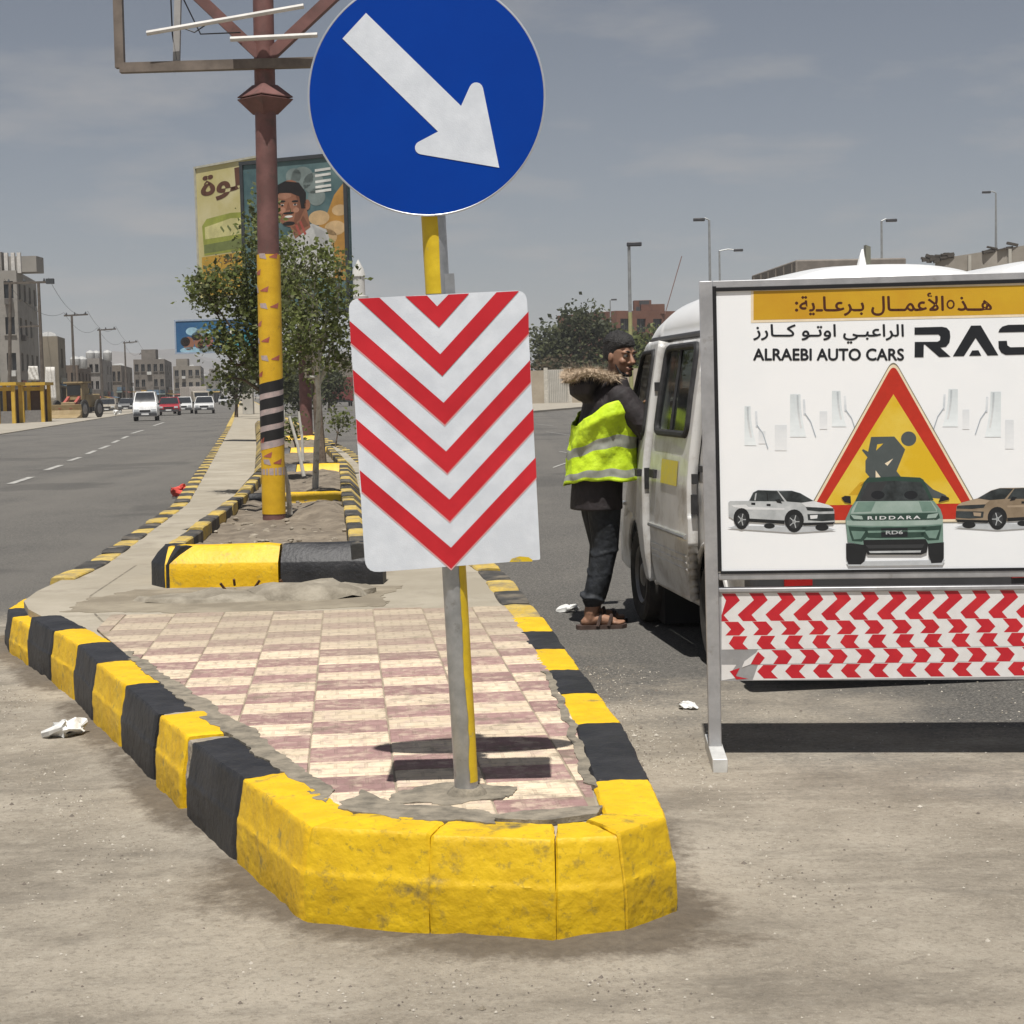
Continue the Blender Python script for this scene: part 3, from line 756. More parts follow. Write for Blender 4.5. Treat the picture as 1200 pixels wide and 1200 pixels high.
def strip(s0, s1, a0, a1, n, seed):
    rows = []
    for i in range(n + 1):
        s = s0 + (s1 - s0) * i / n
        b0 = a1 + 0.20 * noise.noise(Vector((s * 7, seed, 0))) + 0.12 * noise.noise(Vector((s * 23, seed, 4)))
        b1 = a0 + 0.10 * noise.noise(Vector((s * 6, seed + 9, 0)))
        rows.append([sb + axis * s + (X_ * cos(b0 + (b1 - b0) * j / 8) + Yv * sin(b0 + (b1 - b0) * j / 8)) * 0.0348 for j in range(9)])
    mb.loft(rows, 0, False, True, closed=False)
for sargs in ((0.04, 0.66, -1.6, 1.12, 60, 1.0), (1.42, 1.66, 1.25, 3.3, 30, 5.0)):
    mb = MB(); strip(*sargs); mb.build('paint_drip', M_PYEL, sgn)
SN = Vector((0, -1, 0)); SN = (SN - axis * SN.dot(axis)).normalized()
SU = axis.cross(SN).normalized() * -1
if SU.x < 0: SU = -SU
SO = sb + SN * 0.05
def sp_(px, py, off=0.0):                           # the sign plane
    d = ray(px, py); c = Vector((0, 0, CAMH)); o_ = SO + SN * off
    return c + d * ((o_ - c).dot(SN) / d.dot(SN))
dc = sp_(500, 113); DR = 0.5 * (sp_(639, 113) - sp_(361, 113)).length
T = Matrix.Translation(dc) @ Matrix((SU, axis, SN)).transposed().to_4x4()
disc = MB().lathe([(0.02, -0.004), (DR - 0.004, -0.004), (DR, -0.008), (DR + 0.001, 0.003), (DR - 0.003, 0.004), (DR - 0.006, 0.002)], 96, T, 0).build('disc', pm('sign_rim_aluminium', (0.55, 0.57, 0.60), 0.4, 0.6), sgn)
MB().lathe([(DR - 0.0045, 0.0015), (DR - 0.0045, 0.0035), (0.01, 0.0038)], 96, T, 0, sm=False).build('blue_face', M_BLUE, disc)
pr = Print(lambda u, v: sp_(340 + u / 3.334, v / 3.334), SN, base=0.0048)
def rnd(cx, cy, r, a0, a1, n=6): return [(cx + r * cos(radians(a0 + (a1 - a0) * i / n)), cy + r * sin(radians(a0 + (a1 - a0) * i / n))) for i in range(n + 1)]
arrow = [(297, 52), (668, 415)] + rnd(727, 350, 27, 205, 350) + [(817, 656)] + rnd(514, 578, 26, 98, 238) + [(578, 515), (205, 152)]
pr.poly(arrow, M_WREF, 0)
pr.build('arrow', disc)
# chevron plate
def zc_(x, y): return sp_(390 + x / 3.335, 320 + y / 3.335, 0.004)
def plate(pts, r=9, th=0.004):
    P = [Vector((*zc_(*p), )) for p in pts]
    front = P; back = [p - SN * th for p in P]
    mb = MB(); n = len(P); tr = tessellate_polygon([[Vector((p[0], p[1], 0)) for p in pts]])
    mb.add(front + back, [tuple(t) for t in tr] + [tuple(n + i for i in t)[::-1] for t in tr] + [(i, (i + 1) % n, n + (i + 1) % n, n + i) for i in range(n)])
    return mb
def corner(c, a, b, r, n=5):
    c, a, b = Vector(c), Vector(a), Vector(b); p0 = c + (a - c).normalized() * r; p1 = c + (b - c).normalized() * r
    return [tuple((p0.lerp(c, t)).lerp(c.lerp(p1, t), t)) for t in [i / n for i in range(n + 1)]]
TLc, TRc, BRc, BLc = (60, 101), (757, 66), (811, 1120), (128, 1172)
out = corner(TLc, BLc, TRc, 45) + corner(TRc, TLc, BRc, 45) + corner(BRc, TRc, BLc, 8) + corner(BLc, BRc, TLc, 55)
cp_ = plate(out).build('chevron_plate', [M_WREF], sgn)
pr = Print(zc_, SN, step=0.0003, base=0.0005)
CH = [([(283, 91), (368, 88), (408, 130), (452, 84), (533, 80), (415, 213)]),
      ([(97, 100), (182, 96), (420, 317), (640, 75), (728, 70), (428, 403)]),
      ([(66, 187), (433, 507), (765, 150), (766, 235), (438, 592), (70, 272)]),
      ([(78, 377), (443, 697), (771, 340), (774, 425), (448, 782), (84, 463)]),
      ([(91, 570), (456, 885), (783, 530), (786, 612), (458, 970), (96, 655)]),
      ([(105, 770), (462, 1073), (793, 720), (796, 798), (463, 1155), (112, 852)])]
for c in CH:
    if len(c) == 6: pr.poly(c, M_RED, 2)
for c in CH[2:]:                                   # thin pale lower edge of each stripe
    a, b, d = Vector(c[5]), Vector(c[4]), Vector(c[3]); e = Vector((0, 7))
    pr.poly([a, b, b + e, a + e], M_PINK, 1); pr.poly([b, d, d + e, b + e], M_PINK, 1)
pr.poly([(690, 1129), (700, 1116), (730, 1107), (765, 1110), (781, 1121), (779, 1127)], M_PYEL, 3)
pr.build('chevron_stripes', cp_)
for zpx in (395, 600): 
    q = sp_(*(511 + (zpx - 300) * 0.0571, zpx)); MB().box(q - SN * 0.03, (0.10, 0.045, 0.03), 0, Matrix((SU, SN, axis)).transposed()).build('clamp', M_GALV, sgn)
q = sp_(523, 335); MB().box(q - SN * 0.035, (0.045, 0.02, 0.07), 0, Matrix((SU, SN, axis)).transposed()).build('clamp', M_GALV, sgn)

# ------------------------------------------------------------------ road-works sponsor board
BO = gp(838, 873, 0.055); BA = radians(6)
BU = Vector((cos(BA), -sin(BA), 0)); BV = Vector((-0.006, 0, 1)).normalized(); BN = BU.cross(BV).normalized()
if BN.y > 0: BN = -BN
def bp(px, py, off=0.0):
    d = ray(px, py); c = Vector((0, 0, CAMH)); o_ = BO + BN * (0.022 + off)
    return c + d * ((o_ - c).dot(BN) / d.dot(BN))
def buv(px, py):
    q = bp(px, py) - BO; return q.dot(BU), q.dot(BV)
brd = thing('roadworks_board', 'white sponsor board with warning triangle and three pickups in silver frame on feet', 'sign board', (BO.x, BO.y, 0))
M_ALU = pm('silver_painted_steel', (0.40, 0.40, 0.41), 0.45, 0.55, scale=10, col2=(0.52, 0.52, 0.53), col3=(0.30, 0.28, 0.26), scale3=16, cut3=(0.6, 0.75))
M_DK = flat('black_trim', (0.018, 0.018, 0.02), 0.45)
UW = 2 * (buv(1048, 500)[0] - buv(846, 500)[0]) + 0.06        # overall width between post centres
BR = Matrix((BU, -BN, BV)).transposed()
def bw(u, v, n=0.0): return BO + BU * u + BV * v + BN * n
vt = buv(838, 329)[1]; vb = buv(846, 676)[1]; vtape0, vtape1 = buv(850, 798)[1], buv(850, 690)[1]
for u in (0.0, UW):
    MB().box(bw(u, vt / 2), (0.05, 0.05, vt), 0, BR).build('post', M_ALU, brd, bevel=0.003)
    mb = MB(); c = bw(u, -0.03)
    yaw = Matrix.Rotation(radians(-3), 3, 'Z')
    mb.box((c.x, c.y - 0.02, 0.029), (0.055, 0.46, 0.052), 0, yaw); mb.build('foot', pm('pale_painted_steel', (0.62, 0.62, 0.60), 0.45, 0.2, scale=12), brd, bevel=0.003)
for v, h in ((vt - 0.014, 0.028), (vb, 0.026), (vtape1 - 0.006, 0.016)):
    MB().box(bw(UW / 2, v), (UW - 0.05, 0.045, h), 0, BR).build('rail', M_ALU, brd, bevel=0.003)
pw, ph = UW - 0.052, (vt - 0.028) - (vb + 0.013)
pan = MB().box(bw(UW / 2, (vt - 0.028 + vb + 0.013) / 2, 0.010), (pw, 0.02, ph - 0.001), 0, BR).build('panel', pm('printed_vinyl_white', (0.88, 0.90, 0.92), 0.35, scale=1.8, col2=(0.94, 0.95, 0.96), cut=(0.35, 0.6), spec=0.4), brd)
mb = MB()
for (u, v, w, h) in ((0.031, (vt + vb) / 2, 0.014, ph), (UW - 0.031, (vt + vb) / 2, 0.014, ph), (UW / 2, vt - 0.034, pw - 0.016, 0.012), (UW / 2, vb + 0.018, pw - 0.016, 0.008)):
    mb.box(bw(u, v, 0.021), (w, 0.010, h), 0, BR)
mb.build('black_border', M_DK, brd)
pr = Print(lambda u, v: bp(u, v), BN, step=0.0002, base=-0.0012)
C_ = lambda n, c, **k: pm('print_' + n, c, 0.4, var=0.06, scale=30, spec=0.35, **k)
c_or = pm('print_orange_band', (0.55, 0.27, 0.012), 0.4, scale=2.2, col2=(0.66, 0.42, 0.02), cut=(0.3, 0.7)); c_edge = C_('cream', (0.85, 0.72, 0.52)); c_br = C_('brown', (0.075, 0.022, 0.012)); c_bk = C_('ink', (0.018, 0.02, 0.024))
def sl(x, y): return y - (x - 845) * 0.0222             # follow the board's slope in the picture
def S(x, y): return (x, sl(x, y))
pr.poly([S(880, 339), S(1216, 339), S(1216, 379), S(880, 379)], c_edge, 0)
pr.poly([S(883, 342), S(1213, 342), S(1213, 376), S(883, 376)], c_or, 1)
ar = lambda s: ''.join(chr(int(c, 16)) if c != '_' else ' ' for c in s.split())
TX = 'FE94 FEF3 0640 FE8E 0640 FECB FEAE 0640 FE91 _ FEDD FE8E 0640 0640 FEE4 FECB FEF7 FE8D _ _ FEAC 0640 0640 FEEB'.split()
pr.heavy(':' + ar(' '.join(TX)), [S(932, 346), S(1162, 350), S(1162, 376), S(932, 372)], c_br, 2, 0.5)
pr.line([S(1114 + 3.9 * cos(a), 362.6 + 4.6 * sin(a)) for a in [2 * pi * k / 16 for k in range(17)]], 2.0, c_br, 3)
T2 = 'FEAF FEAD FE8E 0640 0640 FEDB _ FEEE 0640 FE97 FEED FE8D _ FEF2 0640 FE92 FECB FE8D FEAE FEDF FE8D'
pr.heavy(ar(T2), [S(883, 381), S(1059, 385), S(1059, 407), S(883, 403)], c_bk, 1, 0.4)
pr.heavy('ALRAEBI AUTO CARS', [S(883, 409.5), S(1059, 413.5), S(1059, 427), S(883, 423)], c_bk, 1, 0.55)
z8 = lambda x, y: (1040 + x / 7.5, 320 + y / 7.5)
pr.poly([z8(*p) for p in [(238, 478), (480, 472), (520, 480), (548, 510), (553, 560), (545, 610), (515, 648), (465, 655), (555, 735), (455, 738), (330, 628), (320, 628), (318, 740), (238, 740), (240, 605), (440, 603), (462, 590), (465, 555), (448, 540), (238, 542)]], c_bk, 1)
pr.poly([z8(*p) for p in [(735, 462), (820, 460), (975, 722), (880, 725), (775, 570), (672, 730), (575, 732)]], c_bk, 1)
pr.poly([z8(*p) for p in [(745, 680), (800, 678), (825, 726), (718, 728)]], c_bk, 1)
pr.poly([z8(*p) for p in [(975, 522), (985, 495), (1010, 470), (1060, 455), (1300, 450), (1300, 515), (1060, 520)]], c_bk, 1)
pr.poly([z8(*p) for p in [(975, 597), (1050, 595), (1055, 635), (1080, 652), (1300, 648), (1300, 714), (1040, 720), (1000, 700), (978, 660)]], c_bk, 1)
# faint charging posts in the mist
mk = lambda nm_, a, b_: pm('print_' + nm_, a, 0.4, scale=26, col2=b_, cut=(0.35, 0.65), spec=0.35)
c_m1 = mk('mist_grey', (0.62, 0.66, 0.70), (0.80, 0.83, 0.86)); c_m2 = C_('mist_dark', (0.45, 0.50, 0.55)); c_m3 = mk('mist_pale', (0.76, 0.80, 0.84), (0.90, 0.92, 0.94))
for x, y0, y1, w, flip in [(932, 462, 512, 12, 1), (980, 458, 500, 10, 1), (1117, 456, 500, 11, -1), (1167, 459, 512, 12, -1), (876, 476, 522, 7, 1)]:
    NS = 9
    for k in range(NS):
        t0_, t1_ = k / NS, (k + 1) / NS; g0_ = 0.58 + 0.30 * t0_; a0_, a1_ = y0 + (y1 - y0) * t0_, y0 + (y1 - y0) * t1_
        e0_, e1_ = x + flip * (w / 2 + 7 * t0_ ** 2), x + flip * (w / 2 + 7 * t1_ ** 2)
        pr.poly([(x - flip * w / 2, a0_), (e0_, a0_), (e1_, a1_), (x - flip * w / 2, a1_)], pm('print_mist_%d' % k, (g0_ + 0.10 * (1 - t0_), g0_ + 0.13 - 0.10 * t0_ + 0.02, g0_ + 0.15 - 0.10 * t0_ + 0.02), 0.4, var=0.03, scale=30, spec=0.35), 1)
        if k < 7: pr.poly([(e0_ - flip * 4.5, a0_ + 1), (e0_ - flip * 2.2, a0_ + 1), (e1_ - flip * 2.2, a1_ + 1), (e1_ - flip * 4.5, a1_ + 1)], pm('print_mistd_%d' % k, (g0_ - 0.10 * (1 - t0_), g0_ - 0.06 * (1 - t0_), g0_ - 0.03 * (1 - t0_)), 0.4, var=0.03, scale=30, spec=0.35), 2)
    hx = x + 10 * flip
    pr.line([(hx, y0 + 6), (hx + flip, y0 + 24)], 2.6, c_m1, 2)
    pr.line([(hx + flip, y0 + 22), (hx + 8 * flip, y0 + 32), (hx + 14 * flip, y0 + 50)], 1.1, c_m2, 3)
for x, y0, y1, w in [(915, 498, 528, 14), (965, 482, 503, 9), (1132, 480, 503, 8), (1183, 492, 526, 10), (893, 505, 520, 8)]:
    for k in range(6): pr.poly([(x - w / 2, y0 + (y1 - y0) * k / 6), (x + w / 2, y0 + (y1 - y0) * k / 6), (x + w / 2, y0 + (y1 - y0) * (k + 1) / 6), (x - w / 2, y0 + (y1 - y0) * (k + 1) / 6)], pm('print_mists_%d' % k, (0.76 + 0.022 * k, 0.785 + 0.02 * k, 0.81 + 0.018 * k), 0.4, var=0.02, scale=30, spec=0.35), 1)
# warning triangle
c_red = C_('warning_red', (0.52, 0.035, 0.018)); c_yl = pm('print_yellow_a', (0.72, 0.46, 0.015), 0.4, scale=4, col2=(0.80, 0.60, 0.10)); c_gr = C_('worker_grey', (0.085, 0.10, 0.10)); c_olv = C_('outline', (0.22, 0.19, 0.13))
def rtri(ax, ay, lx, ly, rx, ry, r):
    return corner((ax, ay), (lx, ly), (rx, ry), r, 8) + corner((rx, ry), (ax, ay), (lx, ly), r, 6) + corner((lx, ly), (rx, ry), (ax, ay), r, 6)
pr.poly(rtri(1047, 419, 938, 614, 1156, 612, 14), c_olv, 3)
pr.poly(rtri(1047, 421, 940, 613, 1154, 611, 14), c_edge, 4)
pr.poly(rtri(1047, 426, 945, 610, 1149, 608, 11), c_red, 5)
pr.poly([(1047, 462), (966, 592), (1127, 590)], c_yl, 6)
q = lambda x, y: (880 + x / 3.75, 420 + y / 3.75)
pr.poly([q(*p) for p in [(528, 345), (630, 343), (678, 400), (640, 495), (665, 528), (640, 560), (480, 560), (520, 520), (503, 500), (503, 450), (512, 435), (488, 405), (492, 398), (515, 410)]], c_gr, 7)
pr.ell(*q(693, 353), 9, 8.6, c_gr, 7)
pr.poly([q(*p) for p in [(555, 378), (582, 374), (550, 405)]], c_yl, 8); pr.poly([q(*p) for p in [(588, 462), (625, 440), (600, 472)]], c_edge, 8); pr.poly([q(*p) for p in [(548, 492), (570, 522), (548, 524)]], c_edge, 8)
pr.poly([q(*p) for p in [(430, 600), (480, 545), (500, 540), (480, 600)]], c_or, 7); pr.poly([q(*p) for p in [(745, 525), (800, 575), (855, 600), (870, 620), (760, 610)]], c_gr, 7)
# pickups
c_tyre = C_('tyre', (0.02, 0.021, 0.023)); c_gl = pm('print_glass', (0.016, 0.02, 0.022), 0.35, scale=22, col2=(0.065, 0.078, 0.082), cut=(0.35, 0.7)); c_shd = C_('floor_tone', (0.52, 0.54, 0.56)); c_rim = C_('rim', (0.045, 0.047, 0.05)); c_sil = pm('print_silver', (0.36, 0.38, 0.39), 0.35, scale=16, col2=(0.58, 0.60, 0.61), cut=(0.3, 0.7)); c_sil2 = C_('silver_pale', (0.72, 0.73, 0.74)); c_tan = pm('print_tan', (0.21, 0.155, 0.10), 0.35, scale=16, col2=(0.34, 0.265, 0.185), cut=(0.3, 0.7)); c_tan2 = C_('tan_pale', (0.40, 0.31, 0.22))
c_grn = pm('print_sage', (0.13, 0.22, 0.18), 0.35, scale=14, col2=(0.22, 0.33, 0.28), cut=(0.3, 0.7)); c_grn2 = pm('print_sage_pale', (0.27, 0.37, 0.32), 0.35, scale=12, col2=(0.40, 0.49, 0.45), cut=(0.3, 0.7)); c_grnd = C_('sage_dark', (0.035, 0.07, 0.055))
z = lambda x, y: (840 + x / 7.06, 560 + y / 7.06)
def side_truck(f, body, pale, L):
    A = lambda pts, m, k: pr.poly([f(*p) for p in pts], m, L + k)
    A([(85, 415), (160, 395), (900, 405), (990, 432), (640, 455), (200, 425)], c_shd, 0)
    A([(95, 205), (110, 192), (265, 190), (300, 120), (340, 100), (620, 105), (690, 125), (800, 190), (930, 225), (970, 260), (978, 370), (900, 392), (560, 378), (150, 350), (98, 320)], body, 1)
    A([(270, 188), (302, 122), (340, 102), (500, 108), (560, 195), (300, 192)], c_gl, 2)
    A([(510, 110), (620, 107), (690, 127), (800, 190), (700, 205), (580, 195)], c_gl, 2)
    A([(310, 186), (318, 130), (330, 125), (322, 186)], body, 3); A([(410, 120), (418, 120), (428, 192), (418, 192)], c_tyre, 3)
    A([(800, 192), (930, 226), (965, 250), (740, 240), (700, 208)], pale, 2)
    A([(120, 225), (240, 220), (260, 240), (560, 250), (560, 265), (250, 262), (140, 240)], pale, 2)
    A([(735, 240), (965, 252), (968, 275), (850, 278), (750, 268)], c_gl, 3); A([(750, 300), (975, 296), (975, 350), (870, 358), (755, 350)], c_gl, 3)
    A([(770, 310), (835, 306), (830, 335), (775, 340)], pale, 4); A([(150, 330), (560, 352), (560, 382), (150, 356)], c_tyre, 2); A([(700, 372), (975, 365), (960, 385), (720, 395)], c_tyre, 3)
    for cx, cy, rx, ry in ((205, 345, 58, 82), (640, 362, 70, 88)):
        pr.ell(*f(cx, cy - 12), rx * 1.15 / 7.06, ry * 1.02 / 7.06, c_tyre, L + 3); pr.ell(*f(cx, cy), rx / 7.06, ry / 7.06, c_tyre, L + 4); pr.ell(*f(cx, cy), rx * 0.66 / 7.06, ry * 0.66 / 7.06, c_rim, L + 5); pr.ell(*f(cx, cy), rx * 0.2 / 7.06, ry * 0.2 / 7.06, c_sil, L + 6)
        for a in range(5):
            pr.line([f(cx, cy), f(cx + rx * 0.62 * cos(a * 1.257), cy + ry * 0.62 * sin(a * 1.257))], 1.0, c_sil, L + 6)
    pr.ell(*f(435, 398), 45 / 7.06, 22 / 7.06, c_tyre, L + 1); pr.ell(*f(870, 410), 55 / 7.06, 28 / 7.06, c_tyre, L + 2)
    A([(480, 180), (520, 175), (540, 212), (500, 205)], c_tyre, 4); A([(285, 205), (318, 205), (318, 225), (285, 222)], c_tyre, 3); A([(412, 215), (445, 215), (445, 234), (412, 232)], c_tyre, 3)
side_truck(z, c_sil, c_sil2, 8)
side_truck(lambda x, y: (1118 + (990 - x) / 6.9, 557 + y / 7.06), c_tan, c_tan2, 8)
g = lambda x, y: (970 + x / 7.5, 530 + y / 7.5)
A = lambda pts, m, k: pr.poly([g(*p) for p in pts], m, 16 + k)
A([(160, 960), (1030, 945), (1010, 990), (180, 1000)], c_shd, 0)
A([(160, 800), (330, 810), (340, 880), (320, 960), (290, 985), (180, 985), (162, 930)], c_tyre, 1); A([(880, 800), (1020, 790), (1020, 930), (1000, 970), (910, 975), (885, 900)], c_tyre, 1)
A([(350, 225), (600, 212), (810, 222), (840, 240), (930, 420), (240, 430), (320, 260)], c_grnd, 1)
A([(330, 265), (560, 250), (820, 262), (890, 400), (900, 425), (265, 430), (290, 350)], c_gl, 2)
A([(240, 430), (930, 425), (990, 500), (1010, 560), (1015, 790), (850, 805), (300, 812), (175, 790), (155, 590), (200, 490)], c_grn, 2)
A([(255, 432), (910, 428), (960, 500), (960, 525), (600, 532), (200, 540), (215, 495)], c_grn2, 3)
A([(195, 548), (560, 540), (975, 530), (985, 575), (960, 595), (220, 605), (195, 580)], c_grnd, 3)
A([(200, 550), (300, 560), (310, 590), (230, 585)], c_grn2, 4); A([(975, 533), (880, 548), (870, 580), (950, 575)], c_grn2, 4)
A([(265, 436), (420, 433), (380, 520), (225, 528)], c_grn, 4); A([(905, 432), (800, 431), (830, 522), (955, 518)], c_grn, 4); A([(165, 600), (1010, 585), (1012, 630), (850, 640), (600, 648), (330, 645), (165, 640)], c_grn2, 3); A([(300, 660), (870, 650), (840, 745), (700, 752), (460, 755), (350, 750)], c_grnd, 3); A([(350, 690), (860, 682), (850, 700), (355, 708)], c_grn, 4)
A([(180, 650), (345, 660), (360, 730), (300, 785), (215, 780), (195, 720)], c_grnd, 3); A([(1000, 640), (830, 655), (815, 725), (880, 775), (975, 770), (990, 700)], c_grnd, 3)
A([(205, 690), (330, 695), (290, 760), (230, 765)], c_grn, 4); A([(980, 682), (850, 690), (890, 752), (950, 757)], c_grn, 4)
A([(468, 668), (702, 664), (702, 742), (470, 746)], c_bk, 4)
A([(310, 770), (860, 762), (880, 800), (870, 880), (820, 900), (350, 900), (320, 840)], c_tyre, 3); A([(330, 815), (850, 808), (830, 840), (360, 845)], c_rim, 4); A([(360, 868), (820, 862), (815, 880), (370, 885)], c_sil, 4)
pr.poly([g(*p) for p in [(118, 400), (150, 382), (200, 385), (205, 450), (150, 440)]], c_tyre, 18); pr.poly([g(*p) for p in [(970, 440), (1000, 380), (1060, 395), (1070, 415), (1000, 432)]], c_tyre, 18)
for cx in (440, 730): pr.ell(*g(cx, 375), 8, 5, c_bk, 19)
A([(350, 270), (520, 256), (430, 420), (290, 424)], c_rim, 2.5)
pr.text('RIDDARA', [g(350, 562), g(815, 556), g(815, 586), g(350, 592)], c_sil2, 21, bold=0.02, space=1.35)
pr.text('RD6', [g(510, 690), g(660, 686), g(660, 718), g(510, 722)], c_sil, 22, bold=0.02)
pr.build('print', pan)
# red and white chevron tape on the lower plank
vq0, vq1 = vtape0, vtape1 - 0.014
plank = MB().box(bw(UW / 2, (vq0 + vq1) / 2, 0.006), (UW - 0.052, 0.018, vq1 - vq0), 0, BR).build('tape_plank', M_ALU, brd)
w_ = lambda x, y: (825 + x / 6.316, 660 + y / 6.316)
pr = Print(lambda u, v: bp(*w_(u, v), -0.006), BN, step=0.0003, base=-0.0004)
c_tw = pm('white_tape', (0.74, 0.72, 0.70), 0.4, scale=20, col2=(0.80, 0.79, 0.78)); c_tr = pm('red_tape', (0.50, 0.012, 0.025), 0.4, scale=12, col2=(0.58, 0.02, 0.03))
ty = lambda x, y: y - (x - 130) * 0.012
XE = w_(0, 0) and (1246 - 825) * 6.316
pr.poly([(130, 222), (XE, ty(XE, 222)), (XE, ty(XE, 640)), (130, 640)], c_tw, 0)
pr.poly([(400, ty(400, 643)), (XE, ty(XE, 643)), (XE, ty(XE, 750)), (330, ty(330, 750))], c_tw, 0)
pr.poly([(130, 752), (240, 752), (200, 810), (235, 850), (130, 868)], c_tw, 0); pr.poly([(400, 752), (XE, ty(XE, 752)), (XE, ty(XE, 866)), (360, 866)], c_tw, 0)
def zig(path, x0s, wd=103):
    for x0 in x0s:
        P = [(x0 + dx, ty(x0, y)) for dx, y in path] + [(x0 + dx + wd, ty(x0, y)) for dx, y in path[::-1]]
        P = [(min(max(x, 130), XE), y) for x, y in P]
        if P[0][0] < XE - 3: pr.poly(P, c_tr, 1)
xs = [128 + 206 * i for i in range(14)]
zig([(0, 224), (35, 275), (-85, 385), (-45, 431)], xs[0:1] + xs[1:]); zig([(22, 434), (72, 490), (30, 535)], xs)
zig([(90, 540), (55, 595), (98, 638)], xs); zig([(165, 645), (215, 695), (178, 749)], xs[1:]); zig([(105, 755), (60, 805), (110, 856)], xs[1:])
pr.poly([(400, 655), (450, 700), (410, 752), (345, 748)], c_tr, 2); pr.poly([(395, 655), (345, 748), (280, 772), (300, 725)], c_tw, 3); pr.poly([(265, 775), (235, 835), (290, 848), (330, 855), (240, 860), (190, 800)], c_tr, 2)
pr.build('tape', plank)

# ------------------------------------------------------------------ empty billboard frame on a striped pole
PB = Vector((-1.93, 13.7, 0.38))
fr = thing('billboard_frame', 'rusty empty billboard frame on a brown pole with yellow and black bands', 'billboard', tuple(PB))
M_POLE = pm('brown_red_paint', (0.13, 0.062, 0.055), 0.6, scale=5, col2=(0.20, 0.095, 0.085), col3=(0.08, 0.06, 0.05), scale3=9, cut3=(0.55, 0.75))
M_BAND = pm('yellow_pole_wrap', (0.62, 0.36, 0.012), 0.55, scale=7, col2=(0.74, 0.46, 0.02), col3=(0.22, 0.14, 0.03), scale3=10, cut3=(0.6, 0.75))
M_REDW = pm('faded_red_print', (0.33, 0.07, 0.04), 0.6, scale=12, col2=(0.45, 0.16, 0.12)); M_WHW = pm('faded_white_print', (0.36, 0.30, 0.29), 0.6, scale=25, col2=(0.5, 0.38, 0.36)); M_BKW = pm('faded_black_print', (0.012, 0.011, 0.012), 0.6)
pax = (at(311, 125, 13.7) - at(321, 598, 13.7)).normalized()
P0 = at(321, 598, 13.7); 
def pp(py): return P0 + pax * ((598 - py) / (598 - 125) * (at(311, 125, 13.7) - P0).length)
bot = P0 - pax * 0.12; topf = pp(-260)
MB().tube([bot, pp(60), topf], [0.092, 0.082, 0.08], 20).build('pole', M_POLE, fr)
def band(y0, y1, r=0.0945, m=M_BAND, name='paint_band'): return MB().tube([pp(y0), pp(y1)], r, 24).build(name, m, fr)
wrap = band(602, 297)
Xp = Vector((1, 0, 0)); Xp = (Xp - pax * Xp.dot(pax)).normalized(); Yp = -Xp.cross(pax).normalized()
if Yp.y > 0: Yp = -Yp
def wrap_poly(mb, pts, r, m):                         # (angle deg, photo y) outline wrapped on the pole
    rows = []
    n = 8
    a0, b0, b1, a1 = pts
    top_ = [(b0[0] + (b1[0] - b0[0]) * i / n, b0[1] + (b1[1] - b0[1]) * i / n) for i in range(n + 1)]
    bt_ = [(a0[0] + (a1[0] - a0[0]) * i / n, a0[1] + (a1[1] - a0[1]) * i / n) for i in range(n + 1)]
    def w(a, y): return pp(y) + (Xp * cos(radians(a)) + Yp * sin(radians(a))) * r
    mb.loft([[w(*p) for p in top_], [w(*p) for p in bt_]], m, False, True, closed=False)
mb = MB()
for k in range(4):
    y = 447 + 19 * k
    for h in (0, 180): wrap_poly(mb, [(180 + h, y + 15), (180 + h, y + 3), (0 + h, y - 6), (0 + h, y + 7)], 0.0965, 2)
    for h in (0, 180): wrap_poly(mb, [(180 + h, y + 24), (180 + h, y + 14), (0 + h, y + 7), (0 + h, y + 15)], 0.0962, 1)
for k, y in enumerate([299, 318, 338, 357, 378, 397, 418, 437, 532, 540, 515]):
    a = (60, 150, 110)[k % 3]
    wrap_poly(mb, [(a + 18, y + 2), (a + 20, y + 1), (a - 26, y - 4), (a - 20, y + 3)], 0.0958, 0)
    wrap_poly(mb, [(a + 70, y + 2), (a + 75, y - 3), (a + 40, y - 3), (a + 32, y + 4)], 0.0957, 1)
wrap_poly(mb, [(180, 555), (180, 549), (0, 546), (0, 556)], 0.0957, 1)
mb.build('print_bands', [M_REDW, M_WHW, M_BKW], wrap, kind='stuff')
mb = MB(); c = pp(115)
ax4 = Matrix((Xp, Yp, pax)).transposed().to_4x4(); T = Matrix.Translation(c) @ ax4
mb.lathe([(0.10, 0.10), (0.22, 0.008), (0.22, 0.001), (0.02, 0.0)], 4, T, sm=False); mb.lathe([(0.02, -0.008), (0.22, -0.009), (0.22, -0.016), (0.10, -0.13)], 4, T, sm=False)
mb.build('flange', M_POLE, fr)
M_FRM = pm('weathered_frame_steel', (0.14, 0.115, 0.095), 0.6, 0.3, scale=6, col2=(0.22, 0.18, 0.15))
yl = 13.62
A1, A2 = at(141, 80, yl), at(480, 70, yl); A0 = at(128, -330, yl); A3 = at(490, -340, yl)
MB().bar(A1, A2, 0.075).build('bottom_rail', M_FRM, fr)
for a, b in ((A1, A0), (A2, A3)): MB().bar(a, b, 0.07).build('side_rail', M_FRM, fr)
MB().bar(A0, A3, 0.075).build('top_rail', M_FRM, fr)
for a, b in (((306, 66), (200, -34)), ((316, 66), (425, -36))): MB().bar(at(*a, 13.68), at(*b, 13.66), 0.085).build('brace', M_POLE, fr)
for a, b in (((172, 39), (356, 7)), ((270, 46), (372, 41))): MB().tube([at(*a, 13.52), at(*b, 13.5)], 0.02, 8).build('cross_tube', pm('white_tube', (0.6, 0.58, 0.55), 0.5), fr)
MB().bar(at(207, 72, yl), at(209, -20, yl), 0.05).build('strut', pm('grey_strut', (0.33, 0.32, 0.31), 0.6), fr)
mb = MB()
